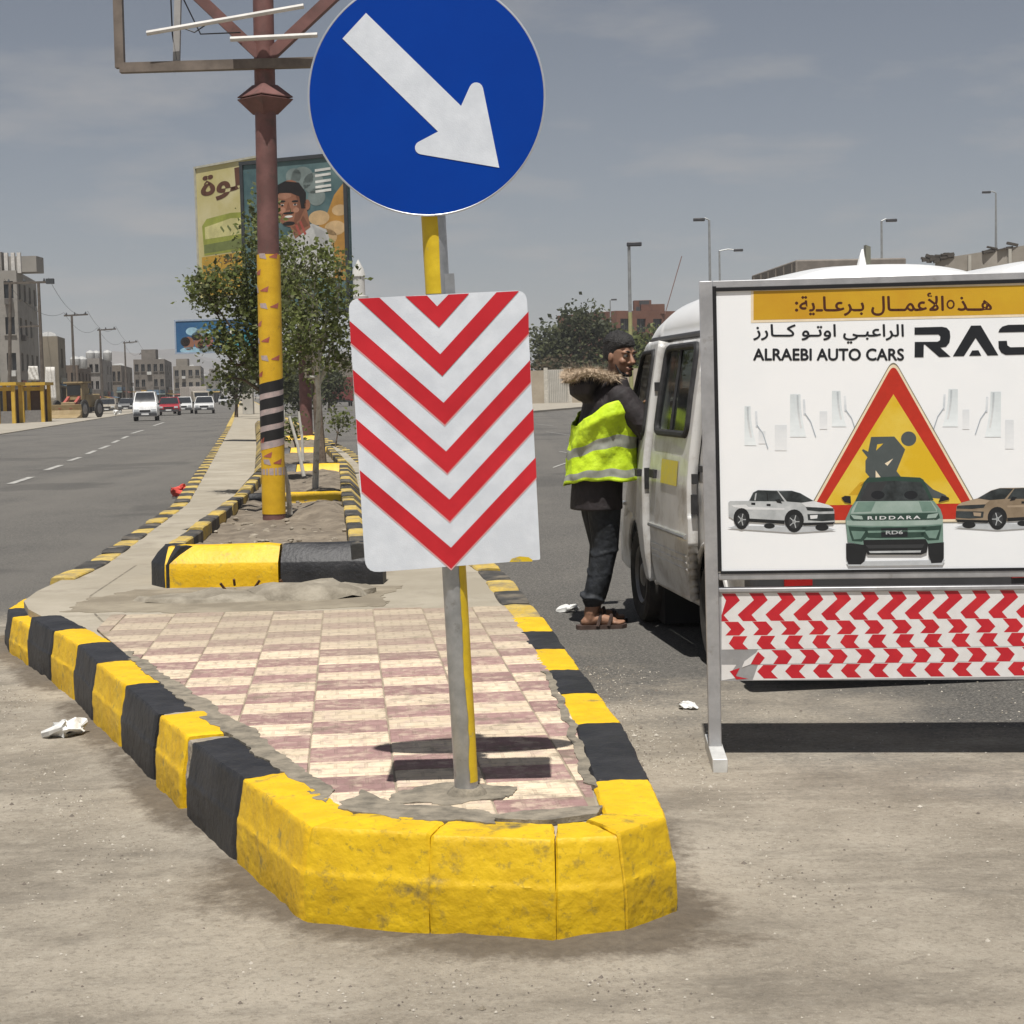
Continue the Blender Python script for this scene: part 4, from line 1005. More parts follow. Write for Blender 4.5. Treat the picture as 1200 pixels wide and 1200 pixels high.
for a, b, c in (((200, -5), (202, 40), (207, 70)), ((213, -5), (235, 40), (282, 38)), ((208, 30), (228, 38), (240, 30))):
    mb.tube([at(*a, 13.6), at(*b, 13.6), at(*c, 13.6)], 0.006, 5)
mb.build('loose_wire', M_DK, fr)
# ------------------------------------------------------------------ minibus by the roadside
M_VAN = pm('scuffed_white_van_paint', (0.58, 0.575, 0.555), 0.38, scale=3, col2=(0.68, 0.675, 0.66), col3=(0.33, 0.30, 0.26), scale3=4.0, cut3=(0.48, 0.70), coat=0.25)
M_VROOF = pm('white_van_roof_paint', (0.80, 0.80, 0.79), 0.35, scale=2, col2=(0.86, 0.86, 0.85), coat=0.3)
M_RUB = pm('black_rubber', (0.014, 0.014, 0.015), 0.7, scale=20, col2=(0.03, 0.03, 0.032))
M_TYRE = pm('dusty_tyre', (0.022, 0.021, 0.02), 0.85, scale=14, col2=(0.07, 0.062, 0.052), cut=(0.35, 0.75))
M_STEEL = pm('steel_wheel', (0.24, 0.23, 0.22), 0.5, 0.6, scale=9, col2=(0.34, 0.33, 0.32))
M_VGL = glass('van_glass', (0.03, 0.034, 0.035), 0.4, 0.06)
M_INT = pm('dark_interior', (0.02, 0.019, 0.018), 0.8)
M_PLAST = pm('grey_plastic', (0.05, 0.05, 0.052), 0.55)
M_TAIL = pm('tail_lamp_red', (0.35, 0.012, 0.012), 0.2)
M_LAMP = pm('lamp_clear', (0.55, 0.57, 0.58), 0.15)
M_CHROME = pm('dull_chrome', (0.6, 0.6, 0.6), 0.3, 0.8)
def lut(tab, x):
    if x <= tab[0][0]: return tab[0][1]
    for (a, p), (b, q) in zip(tab, tab[1:]):
        if x <= b:
            t = (x - a) / (b - a); return p + (q - p) * t
    return tab[-1][1]
V_TOP = [(-1.66, 1.86), (-1.60, 1.93), (-1.45, 1.965), (-1.1, 1.985), (-0.4, 1.99), (0.3, 1.985), (0.7, 1.965), (0.92, 1.92), (1.06, 1.84), (1.18, 1.70), (1.6, 1.07), (1.66, 1.0), (1.76, 0.90), (1.80, 0.72), (1.80, 0.5)]
V_SILL = [(-1.66, 0.42), (-1.3, 0.34), (-0.6, 0.27), (0.6, 0.27), (1.3, 0.28), (1.8, 0.32)]
V_END = [(-1.66, 0.955), (-1.6, 0.985), (-1.4, 1.0), (1.0, 1.0), (1.4, 0.985), (1.65, 0.95), (1.76, 0.90), (1.80, 0.84)]
V_FZ = [(0.25, 0.93), (0.32, 0.955), (0.45, 0.985), (0.62, 1.0), (0.90, 1.0), (1.05, 0.982), (1.35, 0.925), (1.62, 0.865), (1.70, 0.842), (1.722, 0.825)]
def vside(x, z): return 0.74 * lut(V_FZ, z) * lut(V_END, x)
def dome(t):                                            # roof crossing: gutter (0) to ridge (1): y factor, z factor
    return cos(t * pi / 2) ** 0.8, sin(t * pi / 2) ** 0.92
def in_poly(x, y, P):
    c = False
    for i in range(len(P)):
        (x0, y0), (x1, y1) = P[i], P[i - 1]
        if (y0 > y) != (y1 > y) and x < (x1 - x0) * (y - y0) / (y1 - y0) + x0: c = not c
    return c
def round_poly(P, r=0.05):
    out = []
    for i in range(len(P)): out += corner(P[i], P[i - 1], P[(i + 1) % len(P)], r, 4)
    return out
WF = round_poly([(0.44, 1.15), (0.46, 1.62), (0.93, 1.62), (1.27, 1.20), (1.25, 1.15)], 0.05)
WS = round_poly([(-0.52, 1.17), (-0.50, 1.63), (0.22, 1.63), (0.24, 1.17)], 0.06)
WQ = round_poly([(-1.50, 1.17), (-1.46, 1.62), (-0.76, 1.62), (-0.76, 1.17)], 0.06)
DF = round_poly([(0.37, 0.62), (0.375, 1.675), (0.98, 1.675), (1.40, 1.10), (1.42, 0.66), (1.30, 0.62), (1.18, 0.67), (0.92, 0.68), (0.66, 0.62), (0.56, 0.44), (0.54, 0.30), (0.37, 0.30)], 0.03)
DS = round_poly([(-0.62, 0.60), (-0.60, 1.665), (0.34, 1.665), (0.34, 0.30), (-0.50, 0.30), (-0.56, 0.45)], 0.03)
WH = [(0.92, 0.29), (-0.92, 0.29)]; WR = 0.29; ARCH = 0.345
xs_, x = [], -1.66
while x < 1.80: xs_.append(x); x += 0.014
xs_.append(1.80)
NZ, NR = 74, 18
def vsec(x):
    top, sill = lut(V_TOP, x), lut(V_SILL, x)
    gut = min(1.72, sill + (top - sill) * (1.72 - 0.27) / (1.985 - 0.27)) if x > 0.7 else 1.72 if x > -1.5 else min(1.72, top - 0.2)
    pts = []
    for i in range(NZ + 1):
        z = sill + (gut - sill) * i / NZ
        pts.append((vside(x, z * 1.72 / max(gut, 0.9) if x > 1.0 else z), z))
    yg = pts[-1][0]
    for i in range(1, NR + 1):
        f, h = dome(i / NR); pts.append((yg * f, gut + (top - gut) * h))
    return pts
vs_ = [vsec(x) for x in xs_]
groups = {k: MB() for k in ('body', 'roof', 'front_door', 'sliding_door', 'sliding_window', 'quarter_window', 'windscreen', 'window_right', 'fdframe')}
def vpt(i, j, sd): p = vs_[i][j]; return Vector((xs_[i], sd * p[0], p[1]))
for sd in (1, -1):
    for i in range(len(xs_) - 1):
        xc = (xs_[i] + xs_[i + 1]) / 2
        for j in range(NZ + NR):
            zc2 = (vs_[i][j][1] + vs_[i + 1][j + 1][1]) / 2; yc = vs_[i][j][0]
            g_ = 'body'
            if j < NZ:
                if any((xc - cx) ** 2 + (zc2 - cz) ** 2 < ARCH ** 2 for cx, cz in WH): continue
                if in_poly(xc, zc2, WQ): g_ = 'quarter_window' if sd > 0 else 'window_right'
                elif in_poly(xc, zc2, DF):
                    if in_poly(xc, zc2, WF): 
                        if sd > 0: continue
                        g_ = 'window_right'
                    elif sd > 0: g_ = 'front_door'
                elif in_poly(xc, zc2, DS):
                    if in_poly(xc, zc2, WS): g_ = 'sliding_window' if sd > 0 else 'window_right'
                    elif sd > 0: g_ = 'sliding_door'
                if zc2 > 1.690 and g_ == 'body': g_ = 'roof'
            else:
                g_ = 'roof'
                if 1.14 < xc < 1.60 and yc < 0.60: g_ = 'windscreen'
                elif xc > 1.60: g_ = 'body'
            q_ = [vpt(i, j, sd), vpt(i + 1, j, sd), vpt(i + 1, j + 1, sd), vpt(i, j + 1, sd)]
            if sd > 0: q_ = q_[::-1]
            groups[g_].add(q_, [(0, 1, 2, 3)], 0, True)
def weld(mb, solid=0.0):
    bm = bmesh.new()
    vsm = [bm.verts.new(v) for v in mb.v]
    for f in mb.f:
        try: bm.faces.new([vsm[k] for k in f]).smooth = True
        except ValueError: pass
    bmesh.ops.remove_doubles(bm, verts=bm.verts, dist=0.0008)
    return bm
def bm_obj(name, bm, mat, parent, M=None, solid=0.0):
    if M is not None: bm.transform(M)
    me = bpy.data.meshes.new(name); bm.to_mesh(me); bm.free(); me.materials.append(mat)
    me.set_sharp_from_angle(angle=radians(40))
    o = bpy.data.objects.new(name, me); COL.objects.link(o); o.parent = parent
    if solid:
        s = o.modifiers.new('solid', 'SOLIDIFY'); s.thickness = solid; s.offset = -1.0
    return o
def side_curve(P, off=0.004, sd=1): return [Vector((x, sd * (vside(x, z) + off), z)) for x, z in P]
def dense(P, closed=True, st=0.04):
    out = []
    n = len(P)
    for i in range(n if closed else n - 1):
        a, b = Vector(P[i]), Vector(P[(i + 1) % n]); k = max(1, int((b - a).length / st))
        out += [tuple(a.lerp(b, t / k)) for t in range(k)]
    return out + [P[0] if closed else P[-1]]
VH = radians(7.0)
van = thing('minibus', 'dirty white minibus with both left doors ajar, stopped behind the sponsor board', 'van', (1.60, 9.45, 0.0), pi / 2 + VH)
VB = bm_obj('body', weld(groups['body']), M_VAN, van, solid=0.012)
bm_obj('roof', weld(groups['roof']), M_VROOF, van, solid=0.01)
bm_obj('windscreen', weld(groups['windscreen']), M_VGL, van)
for nm, P, sd in (('quarter_window', WQ, 1),): 
    q_ = bm_obj('window', weld(groups[nm]), M_VGL, van); MB().tube(side_curve(dense(P)), 0.016, 8).build('window_seal', M_RUB, q_, local=True)
q_ = bm_obj('window', weld(groups['window_right']), M_VGL, van)
for P in (WQ, WS, WF): MB().tube(side_curve(dense(P), sd=-1), 0.016, 8).build('window_seal', M_RUB, q_, local=True)
# front door, hinged at its leading edge and ajar
hx, hy = 1.40, vside(1.40, 0.9)
MD = Matrix.Translation((hx, hy, 0)) @ Matrix.Rotation(radians(-4.2), 4, 'Z') @ Matrix.Translation((-hx, -hy, 0))
fd = bm_obj('front_door', weld(groups['front_door']), M_VAN, van, MD, 0.055)
fd['label'] = 'front door standing ajar with its window wound down'
def dpart(mb, name, mat, par, M): mb.v = [M @ v for v in mb.v]; return mb.build(name, mat, par, local=True)
dpart(MB().tube(side_curve(dense(WF)), 0.014, 8), 'window_seal', M_RUB, fd, MD)
dpart(MB().box((0.45, vside(0.45, 0.93) + 0.012, 0.93), (0.11, 0.03, 0.04)), 'handle', M_RUB, fd, MD)
for z_, h_ in ((0.90, 0.12), (1.42, 0.05)): dpart(MB().box((0.366, vside(0.4, z_) - 0.028, z_), (0.012, 0.03, h_)), 'latch', M_RUB, fd, MD)
dpart(MB().tube([(x, vside(x, 0.70) + 0.006, 0.70) for x in (1.36, 1.3, 1.24)], 0.012, 6), 'moulding', M_CHROME, fd, MD)
# sliding door, popped out and slid back
MS = Matrix.Translation((-0.10, 0.062, 0))
sd_ = bm_obj('sliding_door', weld(groups['sliding_door']), M_VAN, van, MS, 0.05)
sd_['label'] = 'sliding side door popped outward with yellow sticker'
w2 = bm_obj('window', weld(groups['sliding_window']), M_VGL, sd_, MS)
dpart(MB().tube(side_curve(dense(WS)), 0.020, 8), 'window_seal', M_RUB, sd_, MS)
dpart(MB().tube(side_curve(dense([(-0.13, 1.18), (-0.13, 1.62)], False)), 0.010, 6), 'sash_bar', M_RUB, sd_, MS)
dpart(MB().tube(side_curve(dense([(-0.58, 0.65), (0.33, 0.65)], False), 0.004), 0.013, 8), 'moulding', M_CHROME, sd_, MS)
for z_ in (0.55, 0.515, 0.48):
    dpart(MB().tube(side_curve(dense([(-0.55, z_), (0.32, z_)], False), -0.002), 0.007, 6), 'pressed_rib', M_VAN, sd_, MS)
pr = Print(lambda u, v: MS @ Vector((u, vside(u, v) + 0.003, v)), (0, 1, 0), base=0.001)
for a, b in ((-0.38, -0.18), (-0.18, 0.02)):
    pr.poly([(a, 0.90), (b, 0.90), (b, 1.03), (a, 1.03)], pm('yellow_sticker', (0.62, 0.50, 0.02), 0.5, scale=25, col2=(0.55, 0.47, 0.12)), 0)
o = pr.mb.build('sticker', pr.mats, sd_, local=True)
dpart(MB().box((0.20, vside(0.2, 0.95) + 0.01, 0.94), (0.12, 0.022, 0.045)), 'handle', M_RUB, sd_, MS)
for z_, h_ in ((0.82, 0.10), (0.95, 0.05)): dpart(MB().box((-0.64, vside(-0.6, z_) - 0.03, z_), (0.03, 0.03, h_)), 'door_lock', M_RUB, sd_, MS)
for z_ in (1.0, ):
    MB().box((-1.0, vside(-1.0, z_) + 0.004, z_), (0.78, 0.014, 0.03)).build('door_track', M_RUB, van, local=True)
# gutter, arches, wheels, interior
for s_ in (1, -1):
    g_ = [Vector((x, s_ * (vside(x, 1.69) + 0.008), 1.695)) for x in [-1.55 + 0.1 * k for k in range(25)]] + [Vector((1.0, s_ * (vside(1.0, 1.62)), 1.655)), Vector((1.12, s_ * 0.655, 1.50)), Vector((1.40, s_ * 0.675, 1.12))]
    MB().tube(g_, 0.016, 8).build('gutter', M_PLAST, van, local=True)
for cx, cz in WH:
    for s_ in (1, -1):
        P = [(cx + ARCH * cos(a), cz + ARCH * sin(a)) for a in [radians(-8 + 196 * k / 24) for k in range(25)]]
        MB().tube([Vector((x, s_ * (vside(x, z) + 0.002), max(z, 0.27))) for x, z in P], 0.014, 8).build('wheel_arch', M_VAN, van, local=True)
        T = Matrix.Translation((cx, s_ * 0.735, WR)) @ Matrix.Rotation(-s_ * pi / 2, 4, 'X')
        whl = MB().lathe([(0.17, -0.155), (0.25, -0.16), (0.28, -0.145), (0.29, -0.12), (0.29, -0.04), (0.28, -0.012), (0.255, 0.0), (0.19, -0.012), (0.17, -0.03)], 40, T).build('wheel', M_TYRE, van, local=True)
        MB().lathe([(0.01, -0.10), (0.172, -0.10), (0.18, -0.02), (0.172, -0.012), (0.155, -0.03), (0.14, -0.055), (0.10, -0.05), (0.06, -0.02), (0.02, -0.015)], 32, T).build('rim', M_STEEL, whl, local=True)
        MB().box((cx, s_ * 0.50, 0.34), (0.68, 0.30, 0.62)).build('wheel_well', M_INT, van, local=True)
mb = MB(); mb.box((0.0, 0, 0.38), (3.1, 1.30, 0.14)); mb.build('floor_pan', M_INT, van, local=True)
for (x, y) in ((0.62, 0.34), (0.62, -0.34), (-0.35, 0.0), (-1.15, 0.0)):
    w = 0.5 if x > 0 else 1.15
    MB().box((x, y, 0.68), (0.46, w, 0.46)).box((x - 0.24, y, 1.1), (0.12, w, 0.62)).build('seat', M_INT, van, local=True, bevel=0.03)
MB().box((1.28, 0, 0.92), (0.28, 1.2, 0.16)).build('dashboard', M_PLAST, van, local=True, bevel=0.03)
mb = MB(); T = Matrix.Translation((0.98, 0.34, 1.08)) @ Matrix.Rotation(radians(-55), 4, 'Y')
mb.tube([T @ Vector((0.19 * cos(a), 0.19 * sin(a), 0)) for a in [2 * pi * k / 24 for k in range(25)]], 0.014, 8); mb.build('steering_wheel', M_RUB, van, local=True)
# tail: gate, window, lamps, bumper, plate; front: lamps, bumper
tp = vs_[0]; gate = [(y, z) for y, z in tp] + [(-y, z) for y, z in tp[::-1]]
TG = MB(); TG.add([(-1.655, y, z) for y, z in gate], [tuple(range(len(gate)))]); tg = TG.build('tailgate', M_VAN, van, local=True)
MB().prism(round_poly([(-0.55, 1.14), (0.55, 1.14), (0.50, 1.60), (-0.50, 1.60)], 0.08), 0, 0.012, 0, Matrix.Translation((-1.66, 0, 0)) @ Matrix(((0, 0, -1, 0), (1, 0, 0, 0), (0, 1, 0, 0), (0, 0, 0, 1)))).build('rear_window', M_VGL, tg, local=True)
for s_ in (1, -1):
    MB().box((-1.655, s_ * 0.62, 0.86), (0.05, 0.11, 0.32)).build('tail_lamp', M_TAIL, van, local=True, bevel=0.012)
    MB().box((1.775, s_ * 0.47, 0.72), (0.06, 0.24, 0.16)).build('headlamp', M_LAMP, van, local=True, bevel=0.02)
    MB().box((-1.745, s_ * 0.535, 0.54), (0.02, 0.13, 0.06)).build('reflector', M_TAIL, van, local=True)
bmp = MB().box((-1.67, 0, 0.52), (0.15, 1.50, 0.24)).build('bumper', M_PLAST, van, local=True, bevel=0.03)
MB().box((1.80, 0, 0.45), (0.14, 1.30, 0.2)).build('bumper', M_VAN, van, local=True, bevel=0.04)
MB().box((-1.66, 0, 0.82), (0.03, 0.42, 0.13)).build('number_plate', pm('plate_white', (0.7, 0.7, 0.68), 0.5), van, local=True)
mir = MB().box((1.42, 0.86, 1.22), (0.05, 0.15, 0.27), 0, Matrix.Rotation(radians(8), 3, 'Z')).build('mirror', M_RUB, van, local=True, bevel=0.02)
MB().box((1.393, 0.857, 1.225), (0.004, 0.13, 0.23), 0, Matrix.Rotation(radians(8), 3, 'Z')).build('mirror_glass', pm('mirror_glass', (0.10, 0.11, 0.12), 0.05, 0.9, var=0.02), mir, local=True)
MB().tube([(1.42, 0.70, 1.30), (1.43, 0.74, 1.39), (1.42, 0.85, 1.41), (1.42, 0.87, 1.34)], 0.011, 6).build('mirror_arm', M_RUB, mir, local=True)
rv = MB(); rv.lathe([(0.085, 0.0), (0.07, 0.03), (0.035, 0.12), (0.018, 0.16)], 10, Matrix.Translation((-0.9, -0.06, 1.975)) @ Matrix.Diagonal((0.42, 0.42, 0.62, 1)), 0); rv.box((-0.9, -0.09, 2.03), (0.035, 0.03, 0.12), 1); rv.jitter(0.016, 22, 3)
rv.build('roof_vent', [M_VROOF, pm('dirty_green', (0.13, 0.13, 0.10), 0.7)], van, local=True)

# a taller minibus ahead of it, in the next lane
van2 = copy_tree(van)
van2['label'] = 'taller white minibus with its roof showing beside the overpass ramp, behind the board'
van2.matrix_basis = Matrix.Translation((4.02, 14.3, 0)) @ Matrix.Rotation(pi / 2 + radians(5), 4, 'Z') @ Matrix.Diagonal((1.15, 1.12, 1.165, 1))
for o_ in list(bpy.data.objects):
    if o_.parent == van2 and o_.name.startswith('roof_vent'): bpy.data.objects.remove(o_)
# ------------------------------------------------------------------ people
M_SKIN = pm('brown_skin', (0.27, 0.145, 0.092), 0.55, scale=14, col2=(0.33, 0.18, 0.115))
M_HAIR = pm('black_hair', (0.009, 0.008, 0.008), 0.6, scale=60, col2=(0.02, 0.018, 0.017), bump=0.9, bscale=150)
M_COAT = pm('dark_parka', (0.014, 0.011, 0.012), 0.75, scale=10, col2=(0.028, 0.021, 0.023), bump=1.0, bscale=16)
M_TROU = pm('dark_denim', (0.008, 0.010, 0.013), 0.75, scale=18, col2=(0.026, 0.030, 0.037), bump=1.0, bscale=20)
M_HIVIS = pm('hi_vis_yellow', (0.50, 0.70, 0.010), 0.7, scale=8, col2=(0.60, 0.80, 0.025), bump=0.9, bscale=22, col3=(0.36, 0.50, 0.02), scale3=9, cut3=(0.52, 0.7))
M_REFL = pm('grey_reflective_strip', (0.26, 0.27, 0.23), 0.45, scale=14, col2=(0.36, 0.37, 0.32))
M_FUR = pm('tan_fur', (0.26, 0.185, 0.12), 0.95, scale=30, col2=(0.50, 0.40, 0.29), cut=(0.3, 0.6))
M_SAND_ = pm('brown_leather', (0.045, 0.028, 0.022), 0.6, scale=20, col2=(0.08, 0.05, 0.04))
M_EYE = flat('eye_white', (0.5, 0.48, 0.45)); M_IRIS = flat('iris', (0.012, 0.008, 0.006)); M_LIP = pm('lips', (0.13, 0.05, 0.042), 0.5)
def ring(c, rx, ry, n=20, tilt=0.0, az=0.0, p=1.0):
    c = Vector(c); out = []
    for k in range(n):
        a = 2 * pi * k / n
        x, y = rx * math.copysign(abs(cos(a)) ** p, cos(a)), ry * math.copysign(abs(sin(a)) ** p, sin(a))
        x, y = x * cos(az) - y * sin(az), x * sin(az) + y * cos(az)
        out.append(c + Vector((x, y, tilt * x)))
    return out
def stack(mb, rows, n=20, m=0):                        # (x, y, z, rx, ry[, tilt])
    mb.loft([ring(r[:3], r[3], r[4], n, r[5] if len(r) > 5 else 0.0) for r in rows], m)
def limb(mb, pts, rs, n=12):
    P = [Vector(p) for p in pts]; d0 = (P[0] - P[1]).normalized() * rs[0] * 0.7; d1 = (P[-1] - P[-2]).normalized() * rs[-1] * 0.7
    mb.tube([P[0] + d0] + P + [P[-1] + d1], [rs[0] * 0.4] + list(rs) + [rs[-1] * 0.4], n)
def fuse(mb, name, mat, parent, vox=0.007, smooth=3, M=None):
    me = bpy.data.meshes.new('t'); me.from_pydata([tuple(M @ v if M else v) for v in mb.v], [], mb.f)
    t = bpy.data.objects.new('t', me); COL.objects.link(t)
    r = t.modifiers.new('r', 'REMESH'); r.mode = 'VOXEL'; r.voxel_size = vox; r.use_smooth_shade = True
    s = t.modifiers.new('s', 'SMOOTH'); s.factor = 0.5; s.iterations = smooth
    dg = bpy.context.evaluated_depsgraph_get(); dg.update()
    m2 = bpy.data.meshes.new_from_object(t.evaluated_get(dg)); bpy.data.objects.remove(t)
    m2.name = name; m2.materials.clear(); m2.materials.append(mat)
    m2.polygons.foreach_set('use_smooth', [True] * len(m2.polygons))
    o = bpy.data.objects.new(name, m2); COL.objects.link(o); o.parent = parent
    return o
def head_geo(mb, M):                                   # face towards +x, chin-to-crown about 0.235
    h = MB()
    rows = [(0.018, 0, -0.112, 0.030, 0.032), (0.022, 0, -0.100, 0.050, 0.046), (0.014, 0, -0.075, 0.070, 0.058), (0.006, 0, -0.045, 0.082, 0.066), (0.0, 0, -0.01, 0.090, 0.071), (-0.006, 0, 0.03, 0.096, 0.075), (-0.012, 0, 0.065, 0.092, 0.073), (-0.016, 0, 0.09, 0.075, 0.060), (-0.018, 0, 0.108, 0.048, 0.040), (-0.018, 0, 0.114, 0.02, 0.018)]
    stack(h, rows, 24)
    h.tube([(0.084, 0, 0.012), (0.100, 0, -0.012), (0.112, 0, -0.030), (0.098, 0, -0.042)], [0.010, 0.013, 0.017, 0.012], 10)
    for s in (-1, 1):
        h.ball((0.092, s * 0.015, -0.036), (0.012, 0.010, 0.009)); h.ball((-0.005, s * 0.076, -0.01), (0.018, 0.009, 0.032), 0, 10, 6)
        h.ball((0.080, s * 0.034, 0.026), (0.018, 0.026, 0.009)); h.ball((0.068, s * 0.042, -0.028), (0.022, 0.022, 0.022))
    h.ball((0.088, 0, -0.066), (0.014, 0.026, 0.008)); h.ball((0.083, 0, -0.079), (0.014, 0.022, 0.008)); h.ball((0.076, 0, -0.100), (0.022, 0.024, 0.016))
    h.tube([(-0.015, 0, -0.05), (-0.02, 0, -0.12), (-0.035, 0, -0.19)], [0.055, 0.056, 0.066], 14)
    mb.add([M @ v for v in h.v], h.f)
def face_bits(M, body, hair_rows=None):
    for s in (-1, 1):
        b = MB(); b.ball((0.0805, s * 0.033, 0.006), (0.012, 0.014, 0.0095)); b.v = [M @ v for v in b.v]; e = b.build('eye', M_EYE, body, local=True)
        b = MB(); b.ball((0.0915, s * 0.033, 0.006), (0.004, 0.0062, 0.0062)); b.v = [M @ v for v in b.v]; b.build('iris', M_IRIS, e, local=True)
        b = MB(); b.tube([(0.094, s * 0.014, 0.028), (0.096, s * 0.034, 0.033), (0.078, s * 0.055, 0.026)], [0.004, 0.006, 0.003], 6); b.v = [M @ v for v in b.v]; b.build('eyebrow', M_HAIR, body, local=True)
    b = MB(); b.ball((0.098, 0, -0.0715), (0.007, 0.024, 0.007)); b.v = [M @ v for v in b.v]; b.build('lips', M_LIP, body, local=True)
def hand(mb, M, curl=0.35):                            # palm along +x, thumb towards +z side
    h = MB()
    stack_pts = [(0.0, 0, 0, 0.021), (0.03, 0, 0, 0.024), (0.06, 0, 0, 0.026), (0.085, 0, 0, 0.022)]
    for oy in (-0.024, -0.008, 0.008, 0.024): h.tube([(-0.01, oy * 0.6, 0), (0.04, oy, 0), (0.085, oy, 0)], [0.014, 0.015, 0.012], 8)
    for oy, L in ((-0.027, 0.060), (-0.009, 0.075), (0.009, 0.082), (0.027, 0.073)):
        p = Vector((0.080, oy, 0)); a = 0.0; pts = [p.copy()]
        for k, f in enumerate((0.45, 0.32, 0.23)):
            a -= curl * (0.7 + 0.5 * k); p = p + Vector((cos(a), 0, sin(a))) * L * f; pts.append(p.copy())
        limb(h, pts, [0.0095, 0.009, 0.008, 0.007], 8)
    limb(h, [(0.012, 0.024, -0.004), (0.04, 0.050, -0.012), (0.064, 0.056, -0.022), (0.082, 0.052, -0.034)], [0.014, 0.0115, 0.010, 0.0085], 8)
    mb.add([M @ v for v in h.v], h.f)

# the attendant: stands side-on at the van's front window, right arm inside it
pp0 = gp(697, 734)
per = thing('person', 'man in dark fur-collared parka and yellow hi-vis vest leaning at minibus window', 'person', (pp0.x + 0.085, pp0.y, 0.004), radians(14))
HM = Matrix.Translation((0.105, 0.02, 1.605)) @ Matrix.Rotation(radians(-62), 4, 'Z') @ Matrix.Rotation(radians(7), 4, 'Y')
b = MB(); head_geo(b, HM)
stack(b, [(-0.02, 0, 0.80, 0.10, 0.14), (-0.01, 0, 0.95, 0.10, 0.145), (0.0, 0, 1.15, 0.105, 0.155), (0.02, 0, 1.30, 0.105, 0.17), (0.035, 0, 1.40, 0.075, 0.12), (0.06, 0, 1.47, 0.06, 0.065)])
RL = [(-0.01, -0.085, 0.86), (0.035, -0.09, 0.48), (-0.035, -0.09, 0.09)]; LL = [(-0.01, 0.085, 0.86), (0.075, 0.10, 0.48), (0.05, 0.11, 0.09)]
for L in (RL, LL): limb(b, L, [0.085, 0.058, 0.040])
def foot(mb, ax, ay, yaw):
    f = MB(); limb(f, [(0, 0, 0.085), (0.0, 0, 0.05), (-0.012, 0, 0.036)], [0.038, 0.036, 0.03]); limb(f, [(-0.03, 0, 0.034), (0.04, 0, 0.05), (0.10, 0.002, 0.036), (0.15, 0.003, 0.026)], [0.03, 0.035, 0.034, 0.026])
    for k, (oy, L) in enumerate(((-0.032, 0.012), (-0.016, 0.026), (0.0, 0.034), (0.016, 0.040), (0.034, 0.044))):
        limb(f, [(0.14, oy, 0.028), (0.165 + L, oy * 1.05, 0.022)], [0.012, 0.009 if k < 4 else 0.012], 8)
    T = Matrix.Translation((ax, ay, 0.008)) @ Matrix.Rotation(yaw, 4, 'Z'); mb.add([T @ v for v in f.v], f.f); return T
TR_ = foot(b, -0.035, -0.09, radians(-10)); TL_ = foot(b, 0.05, 0.11, radians(6))
RA = [(0.03, -0.19, 1.36), (0.17, -0.28, 1.17), (0.43, -0.20, 1.255)]; LA = [(0.04, 0.18, 1.36), (0.16, 0.20, 1.13), (0.37, 0.10, 1.25)]
for A_ in (RA, LA): limb(b, A_, [0.05, 0.042, 0.028])
def hand_at(A_, roll):
    d = (Vector(A_[2]) - Vector(A_[1])).normalized(); q = d.to_track_quat('X', 'Z').to_matrix().to_4x4()
    return Matrix.Translation(Vector(A_[2]) + d * 0.02) @ q @ Matrix.Rotation(roll, 4, 'X')
hand(b, hand_at(RA, radians(80))); hand(b, hand_at(LA, radians(-80)), 0.6)
body = fuse(b, 'body', M_SKIN, per, 0.0045, 2)
face_bits(HM, body)
b = MB(); hr = MB(); stack(hr, [(-0.030, 0, -0.025, 0.074, 0.078), (-0.026, 0, 0.02, 0.085, 0.084), (-0.014, 0, 0.062, 0.100, 0.086), (-0.014, 0, 0.095, 0.098, 0.080), (-0.016, 0, 0.122, 0.074, 0.062), (-0.018, 0, 0.136, 0.035, 0.03)], 24)
hr.ball((-0.02, 0.072, 0.0), (0.02, 0.012, 0.04)); hr.ball((-0.02, -0.072, 0.0), (0.02, 0.012, 0.04))
for k in range(110):
    a, e = random.uniform(0, 2 * pi), random.uniform(0.15, 1.5); v = Vector((cos(a) * cos(e) * 0.096 - 0.014, sin(a) * cos(e) * 0.082, 0.05 + sin(e) * 0.086)); hr.ball(v, random.uniform(0.010, 0.018), 0, 6, 4)
b.add([HM @ v for v in hr.v], hr.f); fuse(b, 'hair', M_HAIR, body, 0.006, 1)
b = MB(); bd = MB(); bd.tube([(0.030, 0.062, -0.05), (0.052, 0.050, -0.092), (0.082, 0.016, -0.108), (0.082, -0.016, -0.108), (0.052, -0.050, -0.092), (0.030, -0.062, -0.05)], [0.004, 0.008, 0.010, 0.010, 0.008, 0.004], 8); bd.tube([(0.098, 0.02, -0.056), (0.104, 0, -0.053), (0.098, -0.02, -0.056)], [0.003, 0.005, 0.003], 6)
bd.v = [HM @ v for v in bd.v]; bd.jitter(0.003, 60); bd.build('beard', M_HAIR, body, local=True)
